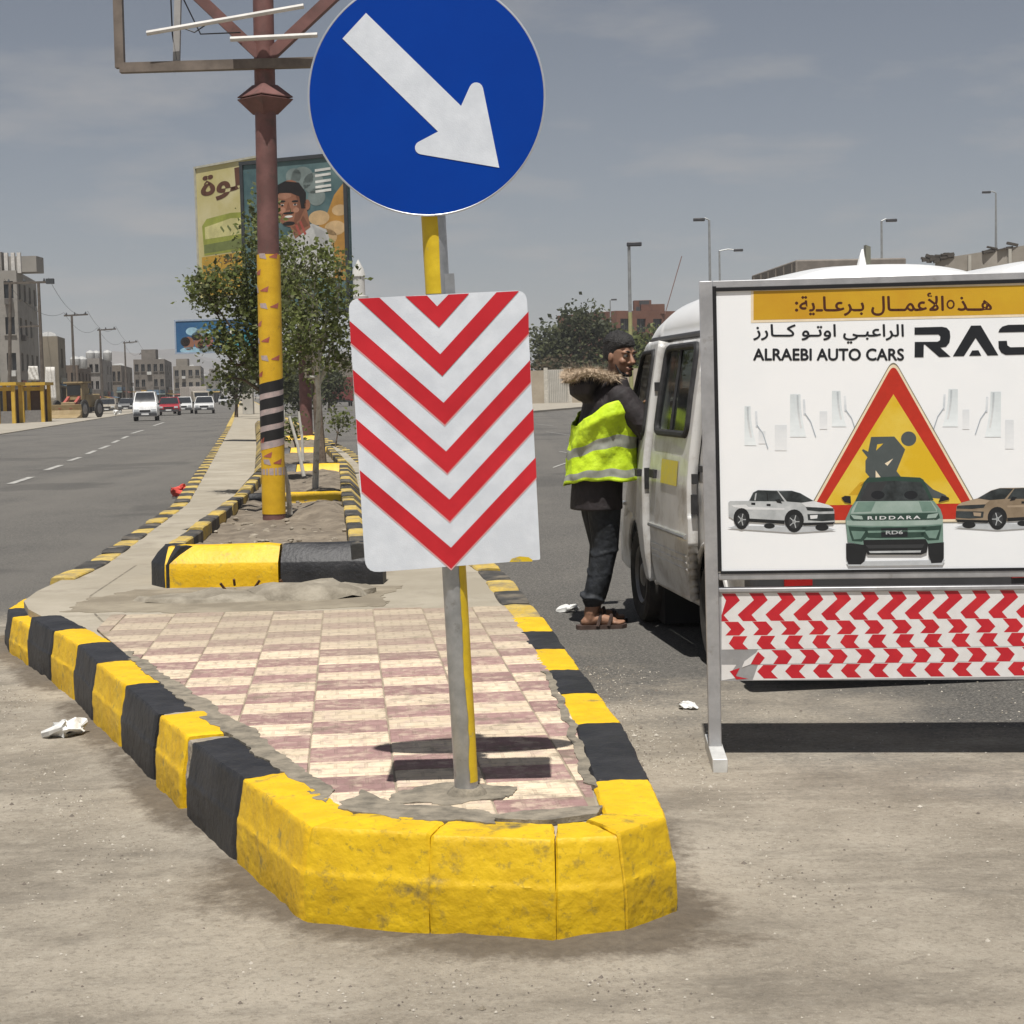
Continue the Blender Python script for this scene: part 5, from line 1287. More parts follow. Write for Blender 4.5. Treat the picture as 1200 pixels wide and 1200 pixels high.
# trousers
b = MB()
limb(b, [(-0.015, -0.085, 0.90), (0.01, -0.09, 0.68), (0.030, -0.09, 0.48), (0.0, -0.092, 0.28), (-0.03, -0.09, 0.155)], [0.11, 0.098, 0.078, 0.072, 0.060], 16); limb(b, [(-0.005, 0.085, 0.90), (0.03, 0.09, 0.68), (0.075, 0.10, 0.48), (0.07, 0.108, 0.28), (0.055, 0.11, 0.155)], [0.115, 0.105, 0.082, 0.074, 0.062], 16)
for (cx, cy, z_, r_) in ((-0.03, -0.09, 0.185, 0.066), (0.055, 0.11, 0.19, 0.064), (0.025, -0.09, 0.46, 0.074), (0.006, -0.09, 0.34, 0.068)):
    b.tube([(cx + r_ * cos(a), cy + r_ * 0.95 * sin(a), z_ + 0.018 * sin(a * 1 + cx * 40) + 0.008 * sin(3 * a)) for a in [2 * pi * k / 18 for k in range(19)]], 0.013, 6)
fuse(b, 'trousers', M_TROU, body, 0.007, 2)
# parka
b = MB()
stack(b, [(-0.015, 0, 0.70, 0.150, 0.215), (-0.02, 0, 0.78, 0.148, 0.21), (-0.02, 0, 0.92, 0.145, 0.20), (-0.01, 0, 1.08, 0.150, 0.205), (0.005, 0, 1.22, 0.155, 0.215), (0.022, 0, 1.33, 0.145, 0.22), (0.035, 0, 1.41, 0.115, 0.17), (0.05, 0, 1.475, 0.085, 0.10)], 28)
for A_ in (RA, LA):
    limb(b, [A_[0], Vector(A_[0]).lerp(Vector(A_[1]), 0.5), A_[1], Vector(A_[1]).lerp(Vector(A_[2]), 0.5), Vector(A_[1]).lerp(Vector(A_[2]), 0.93)], [0.088, 0.082, 0.074, 0.066, 0.052], 14)
    for t, r_ in ((0.3, 0.083), (0.62, 0.080), (0.85, 0.078)):
        c_ = Vector(A_[0]).lerp(Vector(A_[1]), t); b.ball(c_, (r_, r_, 0.022), 0, 14, 4)
stack(b, [(-0.10, 0, 1.34, 0.05, 0.10), (-0.135, 0, 1.38, 0.07, 0.135), (-0.125, 0, 1.44, 0.085, 0.15), (-0.085, 0, 1.485, 0.085, 0.13)], 20)
fuse(b, 'parka', M_COAT, body, 0.008, 3)
# fur trim round the collar: short tufts
b = MB(); core = []
for k in range(25):
    a = radians(40 + 280 * k / 24); core.append(Vector((-0.07 + 0.155 * cos(a), 0.165 * sin(a), 1.492 - 0.012 * cos(a) - 0.02 * (1 - abs(sin(a))) + 0.012 * sin(3.3 * a))))
b.tube(core, [0.016] + [0.026] * 23 + [0.016], 8)
for k in range(6000):
    i = random.random() * 23; c_ = core[int(i)].lerp(core[int(i) + 1], i % 1)
    d = Vector((random.gauss(0, 1), random.gauss(0, 1), random.gauss(0.5, 1))).normalized(); L = random.uniform(0.015, 0.058) * random.uniform(0.6, 1); s_ = d.orthogonal().normalized() * 0.0022
    p0 = c_ + d * 0.018; b.add([p0 - s_, p0 + s_, p0 + d * L + Vector((0, 0, -0.006))], [(0, 1, 2)])
b.build('fur_collar', M_FUR, body, local=True)
# vest: loose open shell that has slipped off the shoulders
def vest_ring(f, n=60):
    out = []
    for k in range(n + 1):
        a = radians(18) + radians(324) * k / n
        ct, st = cos(a), sin(a)
        near = max(0, -st); back = max(0, -ct)
        ztop = 1.325 - 0.13 * back ** 1.3 + 0.02 * near - 0.03 * max(0, ct); zbot = 0.875 + 0.025 * ct + 0.02 * sin(2 * a)
        z_ = ztop + (zbot - ztop) * f
        wv = 0.006 * sin(7 * a + 5 * f) + 0.0035 * sin(13 * a - 9 * f) + 0.005 * sin(3 * a + 11 * f)
        fl = 0.02 + 0.03 * f + (0.055 * max(0, 1 - abs(f - 0.15) * 3) * near)
        nv_ = Vector((ct * 1.6, st * 1.6, z_ * 5 + 2)); wv += 0.012 * noise.noise(nv_ * 2.2) + 0.008 * noise.noise(nv_ * 5)
        rx, ry = 0.152 + fl + wv, 0.214 + fl + wv
        out.append(Vector((-0.008 + rx * ct + 0.045 * f * max(0, ct), ry * st, z_ + 0.004 * sin(9 * a + 4 * f))))
    return out
b = MB(); R_ = [vest_ring(f) for f in [i / 40 for i in range(41)]]
for i in range(40):
    f = i / 40; m_ = 1 if 0.42 < f < 0.56 or 0.84 < f < 0.93 else 0
    b.loft([R_[i], R_[i + 1]], m_, False, True, closed=False)
bmv = weld(b)
me = bpy.data.meshes.new('vest'); bmv.to_mesh(me); bmv.free(); me.materials.append(M_HIVIS); me.materials.append(M_REFL)
for p_, f_ in zip(me.polygons, b.m): p_.material_index = f_
o = bpy.data.objects.new('vest', me); COL.objects.link(o); o.parent = body
s_ = o.modifiers.new('s', 'SOLIDIFY'); s_.thickness = 0.006
# sandals
for T in (TR_, TL_):
    s_ = MB(); s_.prism([(-0.075, -0.03), (-0.05, -0.042), (0.06, -0.045), (0.13, -0.052), (0.19, -0.045), (0.222, -0.01), (0.218, 0.03), (0.17, 0.052), (0.06, 0.038), (-0.05, 0.038), (-0.078, 0.02)], -0.009, 0.016, 0, T)
    for x in (0.055, 0.12):
        s_.tube([T @ Vector((x - 0.012, -0.05, 0.01)), T @ Vector((x, -0.036, 0.058)), T @ Vector((x + 0.006, 0.0, 0.085 if x < 0.1 else 0.068)), T @ Vector((x + 0.004, 0.034, 0.06)), T @ Vector((x, 0.047, 0.01))], 0.011, 6)
    s_.build('sandal', M_SAND_, body, local=True)
# lean: the hips and feet stay back, the chest comes forward to the window
def shear(o):
    if o.type == 'MESH':
        for v in o.data.vertices: v.co.x += 0.115 * (min(max(v.co.z, 0.0), 1.25) / 1.25 - 1.0)
    for c in [x for x in bpy.data.objects if x.parent == o]: shear(c)
shear(per)
# the driver behind the wheel
dv = thing('person', 'seated minibus driver in pale robe behind the open front window', 'person', tuple(van.matrix_basis @ Vector((0.56, 0.34, 0.91))), pi / 2 + VH)
b = MB(); HD = Matrix.Translation((0.02, 0, 0.62)) @ Matrix.Rotation(radians(10), 4, 'Z')
head_geo(b, HD); stack(b, [(0, 0, 0.02, 0.11, 0.16), (0, 0, 0.2, 0.10, 0.155), (0.0, 0, 0.36, 0.10, 0.17), (0.0, 0, 0.43, 0.07, 0.13)])
DA = [(0.0, 0.18, 0.38), (0.14, 0.24, 0.16), (0.16, 0.29, 0.30)]; DB = [(0.0, -0.18, 0.38), (0.16, -0.22, 0.16), (0.36, -0.1, 0.20)]
for A_ in (DA, DB): limb(b, A_, [0.05, 0.04, 0.028]); hand(b, hand_at(A_, 0.5), 0.5)
for s in (-1, 1): limb(b, [(0.0, s * 0.09, 0.06), (0.36, s * 0.11, 0.08), (0.46, s * 0.11, -0.26)], [0.085, 0.06, 0.042])
db = fuse(b, 'body', M_SKIN, dv, 0.006, 2); face_bits(HD, db)
b = MB(); stack(b, [(0, 0, 0.0, 0.135, 0.185), (0, 0, 0.2, 0.125, 0.178), (0.0, 0, 0.36, 0.118, 0.19), (0.0, 0, 0.44, 0.085, 0.14), (0.0, 0, 0.475, 0.06, 0.07)])
for A_ in (DA, DB): limb(b, [A_[0], A_[1], Vector(A_[1]).lerp(Vector(A_[2]), 0.8)], [0.075, 0.066, 0.05])
for s in (-1, 1): limb(b, [(0.0, s * 0.09, 0.07), (0.38, s * 0.11, 0.09), (0.46, s * 0.11, -0.16)], [0.10, 0.08, 0.07])
fuse(b, 'robe', pm('cream_robe', (0.55, 0.50, 0.42), 0.8, bump=0.3, bscale=15), db, 0.008, 3)
b = MB(); hr = MB(); stack(hr, [(-0.030, 0, -0.03, 0.07, 0.076), (-0.020, 0, 0.03, 0.088, 0.082), (-0.014, 0, 0.08, 0.098, 0.080), (-0.016, 0, 0.118, 0.06, 0.05), (-0.016, 0, 0.126, 0.02, 0.02)], 24)
b.add([HD @ v for v in hr.v], hr.f); fuse(b, 'hair', M_HAIR, db, 0.007, 1)
# ------------------------------------------------------------------ trees
def leaf_mat(name, c1, c2, c3):
    m = pm(name, c1, 0.6, scale=5, col2=c2, cut=(0.35, 0.65), col3=c3, scale3=14, cut3=(0.5, 0.62), spec=0.3)
    n, l = m.node_tree.nodes, m.node_tree.links
    p = n['Principled BSDF']; t = n.new('ShaderNodeBsdfTranslucent'); mxs = n.new('ShaderNodeMixShader'); mxs.inputs[0].default_value = 0.5
    l.new(p.inputs['Base Color'].links[0].from_socket, t.inputs[0]); l.new(p.outputs[0], mxs.inputs[1]); l.new(t.outputs[0], mxs.inputs[2]); l.new(mxs.outputs[0], n['Material Output'].inputs[0])
    return m
M_LEAF = leaf_mat('olive_leaf', (0.13, 0.165, 0.045), (0.21, 0.245, 0.08), (0.30, 0.31, 0.15))
M_LEAF2 = leaf_mat('dusty_leaf', (0.072, 0.085, 0.038), (0.125, 0.14, 0.065), (0.19, 0.19, 0.105))
M_LEAF3 = leaf_mat('grey_green_leaf', (0.050, 0.062, 0.034), (0.082, 0.095, 0.05), (0.11, 0.115, 0.07))
M_BARK = pm('grey_brown_bark', (0.10, 0.075, 0.055), 0.9, scale=12, col2=(0.17, 0.13, 0.10), bump=0.8, bscale=40)
M_LIME = pm('whitewashed_bark', (0.50, 0.48, 0.43), 0.85, scale=12, col2=(0.62, 0.60, 0.55), col3=(0.22, 0.19, 0.15), scale3=14, cut3=(0.56, 0.68))
def add_leaf(mb, p, s, m):
    d = Vector((random.gauss(0, 1), random.gauss(0, 1), random.gauss(-0.15, 0.7))).normalized()
    u = d.orthogonal().normalized(); u = Matrix.Rotation(random.uniform(0, 6.28), 3, d) @ u
    v = d.cross(u); u *= s * 0.34
    mb.add([p - v * 0 - d * s * 0.5, p + u - v * s * 0.06, p + d * s * 0.5, p - u - v * s * 0.06], [(0, 1, 2), (0, 2, 3)], m)
def crown(mb, blobs, dens, leaf, clump=9):
    for c, r in blobs:
        n = int(5.2 * dens * (r ** 2.2))
        for _ in range(max(8, n // clump)):
            d = Vector((random.gauss(0, 1), random.gauss(0, 1), random.gauss(0, 0.9))).normalized()
            rad = r * random.uniform(0.25, 1.0) ** 0.5 * (1 + 0.35 * noise.noise(d * 2.2 + c * 1.3))
            q = c + d * rad; m_ = 0 if random.random() < 0.6 else 1
            for _k in range(clump):
                add_leaf(mb, q + Vector((random.gauss(0, 1), random.gauss(0, 1), random.gauss(0, 1))) * leaf * 1.25, leaf * random.uniform(0.45, 1.45), m_)
def tree(name, label, base, blobs, dens, leaf, tr=0.05, mats=(M_LEAF, M_LEAF2), bark=M_BARK, group=None, fork=0.45, lower=None, clump=9):
    base = Vector(base); t = thing(name, label, 'tree', tuple(base), 0, group)
    cen = sum((c for c, r in blobs), Vector()) / len(blobs)
    H = cen - base; fk = base + H * fork + Vector((0.05, 0.02, 0)) * H.length * 0.3
    tk = MB(); tk.tube([base - Vector((0, 0, 0.05)), base + H * fork * 0.5 + Vector((0.01, 0, 0)), fk, cen], [tr, tr * 0.85, tr * 0.7, tr * 0.25], 10)
    for c, r in blobs:
        mid = fk.lerp(c, 0.5) + Vector((random.uniform(-0.1, 0.1), random.uniform(-0.1, 0.1), random.uniform(0, 0.15))) * H.length * 0.4
        tk.tube([fk.lerp(cen, random.uniform(0, 0.4)), mid, c], [tr * 0.5, tr * 0.32, tr * 0.12], 7)
        for _ in range(3):
            e = c + Vector((random.gauss(0, 1), random.gauss(0, 1), random.gauss(0, 1))).normalized() * r * 0.85; tk.tube([mid.lerp(c, 0.6), e], [tr * 0.2, tr * 0.06], 5)
    tk.build('trunk', bark, t)
    cm = MB(); crown(cm, blobs, dens, leaf, clump); cm.build('crown', list(mats), t)
    return t
def B(px, py, Y, rpx): return (at(px, py, Y), rpx * Y / 2000)
tree('street_tree', 'leafy young tree with whitewashed trunk growing behind the yellow cross wall', (*gp(369, 571, 0.47).xy, 0.44), [B(362, 322, 16.4, 30), B(386, 362, 16.6, 30), B(350, 380, 16.2, 32), B(396, 415, 16.8, 22), B(343, 300, 16.5, 22), B(360, 415, 16.3, 20), B(398, 312, 16.7, 16), B(372, 300, 16.2, 18)], 2300, 0.05, 0.035, bark=M_LIME, group='young trees on the median')
tree('street_tree', 'spreading leafy tree standing behind the striped billboard pole', (-2.75, 20.2, 0.42), [B(272, 340, 20, 34), B(244, 345, 20.2, 22), B(300, 300, 19.8, 26), B(285, 398, 20, 32), B(306, 258, 20.1, 18), B(252, 395, 19.9, 16), B(312, 360, 20, 30), B(309, 232, 20, 11), B(262, 440, 20, 14), B(232, 330, 20, 14), B(310, 420, 20, 26), B(332, 335, 20.3, 24), B(330, 390, 20.3, 24), B(322, 290, 20.2, 16)], 2300, 0.058, 0.05, group='young trees on the median')
tree('street_tree', 'tree with a thick brown trunk behind the second planting bed', (*gp(377, 542, 0.47).xy, 0.44), [B(350, 350, 24, 26), B(385, 400, 24.3, 22), B(340, 410, 24, 20), B(396, 345, 24, 18), B(330, 330, 24, 20), B(372, 435, 24, 14)], 1300, 0.07, 0.075, group='young trees on the median', fork=0.7)
for px0, py0, px1, py1, Y in ((339, 488, 356, 558, 18.7), (350, 482, 355, 540, 22.0), (330, 533, 340, 603, 13.9), (333, 480, 330, 505, 28)):
    a, b_ = at(px0, py0, Y), at(px1, py1, Y)
    b_.z = max(b_.z, 0.40); m_ = a.lerp(b_, 0.5) + Vector((0.015, 0, 0.0))
    tag(MB().tube([b_, m_, a], [0.022, 0.018, 0.014], 8).build('tree_stake', M_LIME), {18.7: 'slanting whitewashed stake in the second planting bed', 22.0: 'upright whitewashed stake beside the black cross wall', 13.9: 'thin whitewashed sapling stem leaning on the striped pole', 28: 'short pale stake far down the planting bed'}[Y], 'stake', 'whitewashed stakes on the median')
for k, (bl, lab) in enumerate((([B(346, 500, 30, 12), B(338, 506, 30, 9)], 'low shrub beside the white stakes in the planter'), ([B(392, 492, 34, 11), B(404, 496, 34, 8)], 'low shrub at the right edge of the planter'))):
    tree('shrub', lab, (*bl[0][0].xy, 0.42), bl, 900, 0.09, 0.02, group='shrubs in the planter', fork=0.2)['category'] = 'shrub'
for (px, Y, top, r, lab) in ((276, 95, 432, 16, 'dark tree on the far median left of the concrete pillar'), (318, 88, 425, 26, 'dark tree on the far median right of the concrete pillar'), (350, 120, 440, 22, 'rounded tree far down the median behind the stakes'), (385, 140, 436, 20, 'distant tree behind the red truck')):
    g_ = at(px, 466, Y); bl = [B(px, top + 6, Y, r * 0.75), B(px - r * 0.6, top + 16, Y, r * 0.6), B(px + r * 0.6, top + 14, Y, r * 0.6), B(px, top + 24, Y, r * 0.8)]
    tree('median_tree', lab, (g_.x, g_.y, 0.2 if Y < 130 else 0), bl, 110, 0.26, 0.12, mats=(M_LEAF2, M_LEAF3), group='trees along the far median', fork=0.3)
# trees and bushes across the road on the right
tree('acacia_tree', 'large grey-green tree behind the pale boundary wall', (*at(680, 463, 170).xy, 0), [B(650, 405, 170, 24), B(675, 385, 170, 22), B(692, 378, 170, 18), B(706, 400, 170, 18), B(640, 425, 170, 18), B(668, 420, 170, 24), B(700, 430, 170, 20), B(632, 400, 171, 11)], 42, 0.45, 0.3, mats=(M_LEAF3, M_LEAF2), group='trees behind the boundary wall', fork=0.35)
tree('acacia_tree', 'yellow-green tree in front of the brick building', (*at(755, 460, 165).xy, 0), [B(745, 405, 165, 18), B(765, 400, 165, 16), B(730, 420, 165, 18), B(760, 425, 165, 22), B(785, 415, 165, 20), B(735, 440, 165, 16), B(775, 440, 165, 18)], 42, 0.42, 0.25, mats=(M_LEAF, M_LEAF3), group='trees behind the boundary wall', fork=0.3)
M_DRY = leaf_mat('dry_scrub_leaf', (0.10, 0.075, 0.045), (0.15, 0.12, 0.075), (0.19, 0.16, 0.11))
tree('dry_bush', 'dry brownish bush growing along the boundary wall', (*at(655, 463, 162).xy, 0), [B(640, 436, 162, 14), B(660, 438, 162, 14), B(680, 440, 162, 14), B(700, 442, 162, 12), B(715, 440, 162, 12)], 45, 0.4, 0.15, mats=(M_DRY, M_LEAF3), fork=0.2)['category'] = 'bush'

# ------------------------------------------------------------------ billboards
def panel_board(name, label, tl, tr, br, bl, th, frame_m, face_m, parent=None):
    pass
def board_fn(O, U, V): return lambda u, v: O + U * u + V * v
# portrait board
Yb = 38.0
def billboard(name, label, c0, c1, h, post, face, frame, fw=0.08, th=0.12):
    # c0/c1 = lower left / lower right corners, h = height of the sheet
    r = thing(name, label, 'billboard', (post.x, post.y, 0.262 if post.z > 0.1 else 0))
    U = (c1 - c0); W = U.length; U.normalize(); V = Vector((0, 0, 1)); N = U.cross(V).normalized()
    if N.y > 0: N = -N
    R = Matrix((U, -N, V)).transposed()
    c = c0 + U * W / 2 + V * h / 2
    sheet = MB().box(c, (W, th, h), 0, R).build('sheet', face, r)
    for (du, dv, w, hh) in ((0, h / 2 - fw / 2, W + 0.02, fw), (0, -h / 2 + fw / 2, W + 0.02, fw), (-W / 2 + fw / 2, 0, fw, h - 2 * fw), (W / 2 - fw / 2, 0, fw, h - 2 * fw)):
        MB().box(c + U * du + V * dv + N * 0.02, (w, th + 0.03, hh), 0, R).build('frame_bar', frame, r)
    MB().tube([Vector((post.x, post.y, 0.2)), Vector((post.x, post.y, c0.z + h * 0.8))], 0.14, 14).build('post', M_POLE, r)
    return r, sheet, Print(lambda u, v: c0 + U * u * W + V * v * h + N * (th / 2), N, step=0.0012, base=0.003)
dk = pm('board_frame_dark', (0.04, 0.045, 0.05), 0.6)
c0, c1 = at(289, 372, Yb), at(413, 372, Yb - 1.2); c1.z = c0.z
hh = at(289, 190, Yb).z - c0.z
r_, sh, pr = billboard('advert_billboard', 'tall teal and orange advert of a smiling man in white shirt above the trees', c0, c1, hh, Vector(((c0.x + c1.x) / 2, Yb + 0.2, 0.2)), pm('print_teal', (0.05, 0.10, 0.11), 0.5, scale=0.9, col2=(0.12, 0.19, 0.19)), dk)
K = lambda n, c, **k: pm('ad_' + n, c, 0.5, scale=3, var=0.15, **k)
a_or, a_pal, a_sk, a_hr, a_sh, a_wh, a_sm = K('orange', (0.42, 0.22, 0.05)), K('pale_orange', (0.55, 0.38, 0.20)), K('skin', (0.27, 0.12, 0.07)), K('hair', (0.014, 0.012, 0.012)), K('shirt', (0.50, 0.50, 0.48)), K('white', (0.62, 0.62, 0.58)), K('smoke', (0.18, 0.22, 0.21))
E_ = lambda x, y, rx, ry, m, L: pr.ell(x, y, rx, ry, m, L, 22)
X = lambda px: (px - 289) / 124.0
Yv_ = lambda py: (372 - py) / 182.0
pr.poly([(0.55, 0.25), (0.98, 0.2), (0.98, 0.82), (0.88, 0.74), (0.78, 0.58), (0.62, 0.5)], a_or, 0)
for x, y, r in ((380, 262, 12), (398, 275, 12), (385, 285, 15), (404, 255, 9)): E_(X(x), Yv_(y), r / 124, r * 0.7 / 182, a_pal, 1)
for x, y, r in ((362, 215, 13), (375, 222, 12), (378, 238, 10), (352, 212, 9)): E_(X(x), Yv_(y), r / 124, r / 182, a_sm, 1)
pr.poly([(X(x), Yv_(y)) for x, y in [(318, 320), (335, 285), (350, 275), (372, 268), (388, 276), (396, 300), (396, 330), (318, 330)]], a_sh, 2)
pr.poly([(X(x), Yv_(y)) for x, y in [(343, 262), (366, 250), (370, 272), (352, 284)]], a_sk, 3)
E_(X(347), Yv_(243), 18 / 124, 27 / 182, a_sk, 4)
pr.poly([(X(x), Yv_(y)) for x, y in [(328, 236), (330, 222), (342, 217), (358, 220), (366, 232), (365, 250), (360, 250), (358, 236), (348, 231), (335, 230)]], a_hr, 5)
for x, y, rx, ry, m in ((338, 240, 4, 1.2, a_hr), (353, 241, 4, 1.2, a_hr), (338, 244, 2.0, 0.8, a_wh), (353, 245, 2.0, 0.8, a_wh), (345, 254, 6.5, 1.4, a_hr), (345, 258, 4.8, 1.3, a_wh), (345, 266, 7, 2.4, a_hr)): E_(X(x), Yv_(y), rx / 124, ry / 182, m, 6)
E_(X(367), Yv_(246), 3.5 / 124, 6 / 182, a_sk, 5)
for x in (338, 353): E_(X(x), Yv_(244.5), 1.3 / 124, 1.1 / 182, a_hr, 7)
a_s2, a_s3 = K('skin_dark', (0.17, 0.07, 0.04)), K('skin_light', (0.36, 0.18, 0.115))
pr.poly([(X(x), Yv_(y)) for x, y in [(352, 226), (362, 234), (364, 250), (358, 262), (349, 269), (353, 255), (356, 242)]], a_s2, 4.5); E_(X(341), Yv_(234), 8 / 124, 3.5 / 182, a_s3, 4.6); E_(X(337), Yv_(250), 4.5 / 124, 3.5 / 182, a_s3, 4.6); E_(X(354), Yv_(251), 3.5 / 124, 3 / 182, a_s3, 4.7); pr.poly([(X(x), Yv_(y)) for x, y in [(345, 241), (348, 250), (342, 251)]], a_s2, 4.8); pr.poly([(X(x), Yv_(y)) for x, y in [(346, 268), (362, 258), (368, 270), (354, 276)]], a_s2, 3.5)
pr.poly([(X(x), Yv_(y)) for x, y in [(334, 290), (350, 278), (356, 300), (340, 330), (322, 330)]], K('shirt2', (0.40, 0.40, 0.39)), 2.5); pr.poly([(X(x), Yv_(y)) for x, y in [(372, 270), (386, 278), (392, 300), (380, 296)]], K('shirt2', (0.4, 0.4, 0.39)), 2.5)
for y in (208, 214, 221, 227, 232): pr.line([(X(377), Yv_(y)), (X(395), Yv_(y - 1))], 0.016, a_wh, 3)
for x in (352, 358): pr.line([(X(x), Yv_(264)), (X(x + 6), Yv_(280))], 0.02, K('stripe', (0.35, 0.08, 0.06)), 4)
pr.build('print', sh)
# yellow board behind it
c0, c1 = at(236, 352, 43.5), at(318, 352, 41.5); c1.z = c0.z; hh = at(228, 196, 43.5).z - c0.z
r_, sh, pr = billboard('advert_billboard', 'pale yellow advert billboard with brown lettering partly behind the tree', c0, c1, hh, Vector((c1.x - 0.2, 42.6, 0.2)), pm('print_lemon', (0.52, 0.46, 0.20), 0.5, scale=1.2, col2=(0.60, 0.54, 0.30)), pm('board_frame_pale', (0.45, 0.44, 0.36), 0.6), 0.05)
a_bn = K('brown', (0.11, 0.045, 0.025)); a_gn = K('green', (0.30, 0.33, 0.06)); a_dg = K('darkgreen', (0.16, 0.19, 0.06)); a_am = K('amber', (0.50, 0.30, 0.04)); a_ly = K('lemon2', (0.60, 0.56, 0.25))
pr.text(ar('FE93 FEEE FEE0 FEA3'), [(0.08, 0.93), (1.0, 0.95), (1.0, 0.74), (0.08, 0.72)], a_bn, 1, bold=0.03)
pr.poly([(0.08, 0.55), (0.15, 0.60), (0.5, 0.62), (0.95, 0.60), (0.98, 0.34), (0.1, 0.33)], a_gn, 0); pr.poly([(0.12, 0.54), (0.5, 0.58), (0.9, 0.56), (0.9, 0.46), (0.12, 0.45)], a_ly, 1)
pr.poly([(0.10, 0.41), (0.9, 0.43), (0.92, 0.36), (0.10, 0.345)], a_dg, 1); pr.poly([(0.06, 0.32), (0.98, 0.33), (0.98, 0.02), (0.06, 0.02)], a_am, 0)
pr.text(ar('FE93 FEEE FEE0 FEA3'), [(0.3, 0.32), (0.62, 0.32), (0.62, 0.25), (0.3, 0.25)], a_bn, 2)
for x in (0.35, 0.45, 0.55, 0.65): pr.line([(x, 0.53), (x + 0.05, 0.49)], 0.02, a_dg, 2)
pr.build('print', sh)
# blue board on the concrete pillar
c0, c1 = at(206, 415, 110), at(300, 415, 109); c1.z = c0.z; hh = at(206, 375, 110).z - c0.z
r_, sh, pr = billboard('advert_billboard', 'wide blue advert billboard with people and a white crescent above the left carriageway', c0, c1, hh, Vector((at(291, 460, 109.6).x, 109.8, 0.2)), pm('print_blue', (0.018, 0.075, 0.20), 0.5, scale=0.3, col2=(0.03, 0.14, 0.26)), pm('board_frame_blue', (0.30, 0.36, 0.45), 0.6), 0.1)
a_tl, a_pk, a_lt = K('teal', (0.03, 0.23, 0.28)), K('rose', (0.32, 0.13, 0.13)), K('lightblue', (0.30, 0.48, 0.58))
pr.poly([(0.58, 0.05), (0.98, 0.05), (0.98, 0.6), (0.58, 0.55)], a_tl, 0); pr.poly([(0.58, 0.03), (0.98, 0.03), (0.98, 0.2), (0.58, 0.18)], a_lt, 1)
for x, y, rx, ry, m in ((0.17, 0.3, 0.07, 0.2, a_sk), (0.13, 0.35, 0.06, 0.14, a_hr), (0.30, 0.35, 0.06, 0.22, a_sk), (0.27, 0.5, 0.06, 0.12, a_hr), (0.33, 0.25, 0.05, 0.12, a_hr), (0.43, 0.35, 0.05, 0.2, a_pk), (0.22, 0.65, 0.08, 0.12, a_lt), (0.33, 0.62, 0.07, 0.1, a_sm), (0.40, 0.62, 0.05, 0.1, a_lt), (0.20, 0.1, 0.14, 0.1, a_lt), (0.42, 0.1, 0.12, 0.1, a_sm)): pr.ell(x, y, rx, ry, m, 2)
pr.ell(0.66, 0.66, 0.07, 0.16, a_wh, 1); pr.ell(0.665, 0.70, 0.04, 0.09, pm('print_blue', (0, 0, 0)), 2)
pr.build('print', sh)
pil = at(291, 474, 108.5)
t = thing('concrete_pillar', 'pale square concrete pillar on the far median under the blue billboard', 'pillar', (pil.x, pil.y, 0.262))
M_CPIL = pm('pale_concrete', (0.36, 0.34, 0.30), 0.9, scale=0.8, col2=(0.46, 0.44, 0.39), col3=(0.24, 0.22, 0.19), scale3=2)
MB().box((pil.x, pil.y, 1.55), (0.66, 0.6, 2.55), 0).build('shaft', M_CPIL, t); MB().box((pil.x, pil.y, 2.9), (0.8, 0.74, 0.16), 0).build('cap', M_CPIL, t); MB().box((pil.x, pil.y - 0.32, 2.0), (0.3, 0.05, 0.2), 0).build('plate', dk, t)

# ------------------------------------------------------------------ buildings
def facade(mb, O, U, V, W, H, rects, deep, N):
    us = sorted({0, W} | {r[0] for r in rects} | {r[2] for r in rects}); vs2 = sorted({0, H} | {r[1] for r in rects} | {r[3] for r in rects})
    for i in range(len(us) - 1):
        for j in range(len(vs2) - 1):
            uc, vc = (us[i] + us[i + 1]) / 2, (vs2[j] + vs2[j + 1]) / 2
            if any(r[0] < uc < r[2] and r[1] < vc < r[3] for r in rects): continue
            mb.quad(O + U * us[i] + V * vs2[j], O + U * us[i + 1] + V * vs2[j], O + U * us[i + 1] + V * vs2[j + 1], O + U * us[i] + V * vs2[j + 1])
    for a, b, c, d in rects:
        P = [O + U * a + V * b, O + U * c + V * b, O + U * c + V * d, O + U * a + V * d]; Q = [p - N * deep for p in P]
        for k in range(4): mb.quad(P[k], Q[k], Q[(k + 1) % 4], P[(k + 1) % 4])
M_PANE = glass('dark_pane', (0.02, 0.022, 0.025), 0.0, 0.15)
M_WFR = pm('window_frame', (0.10, 0.09, 0.08), 0.6)
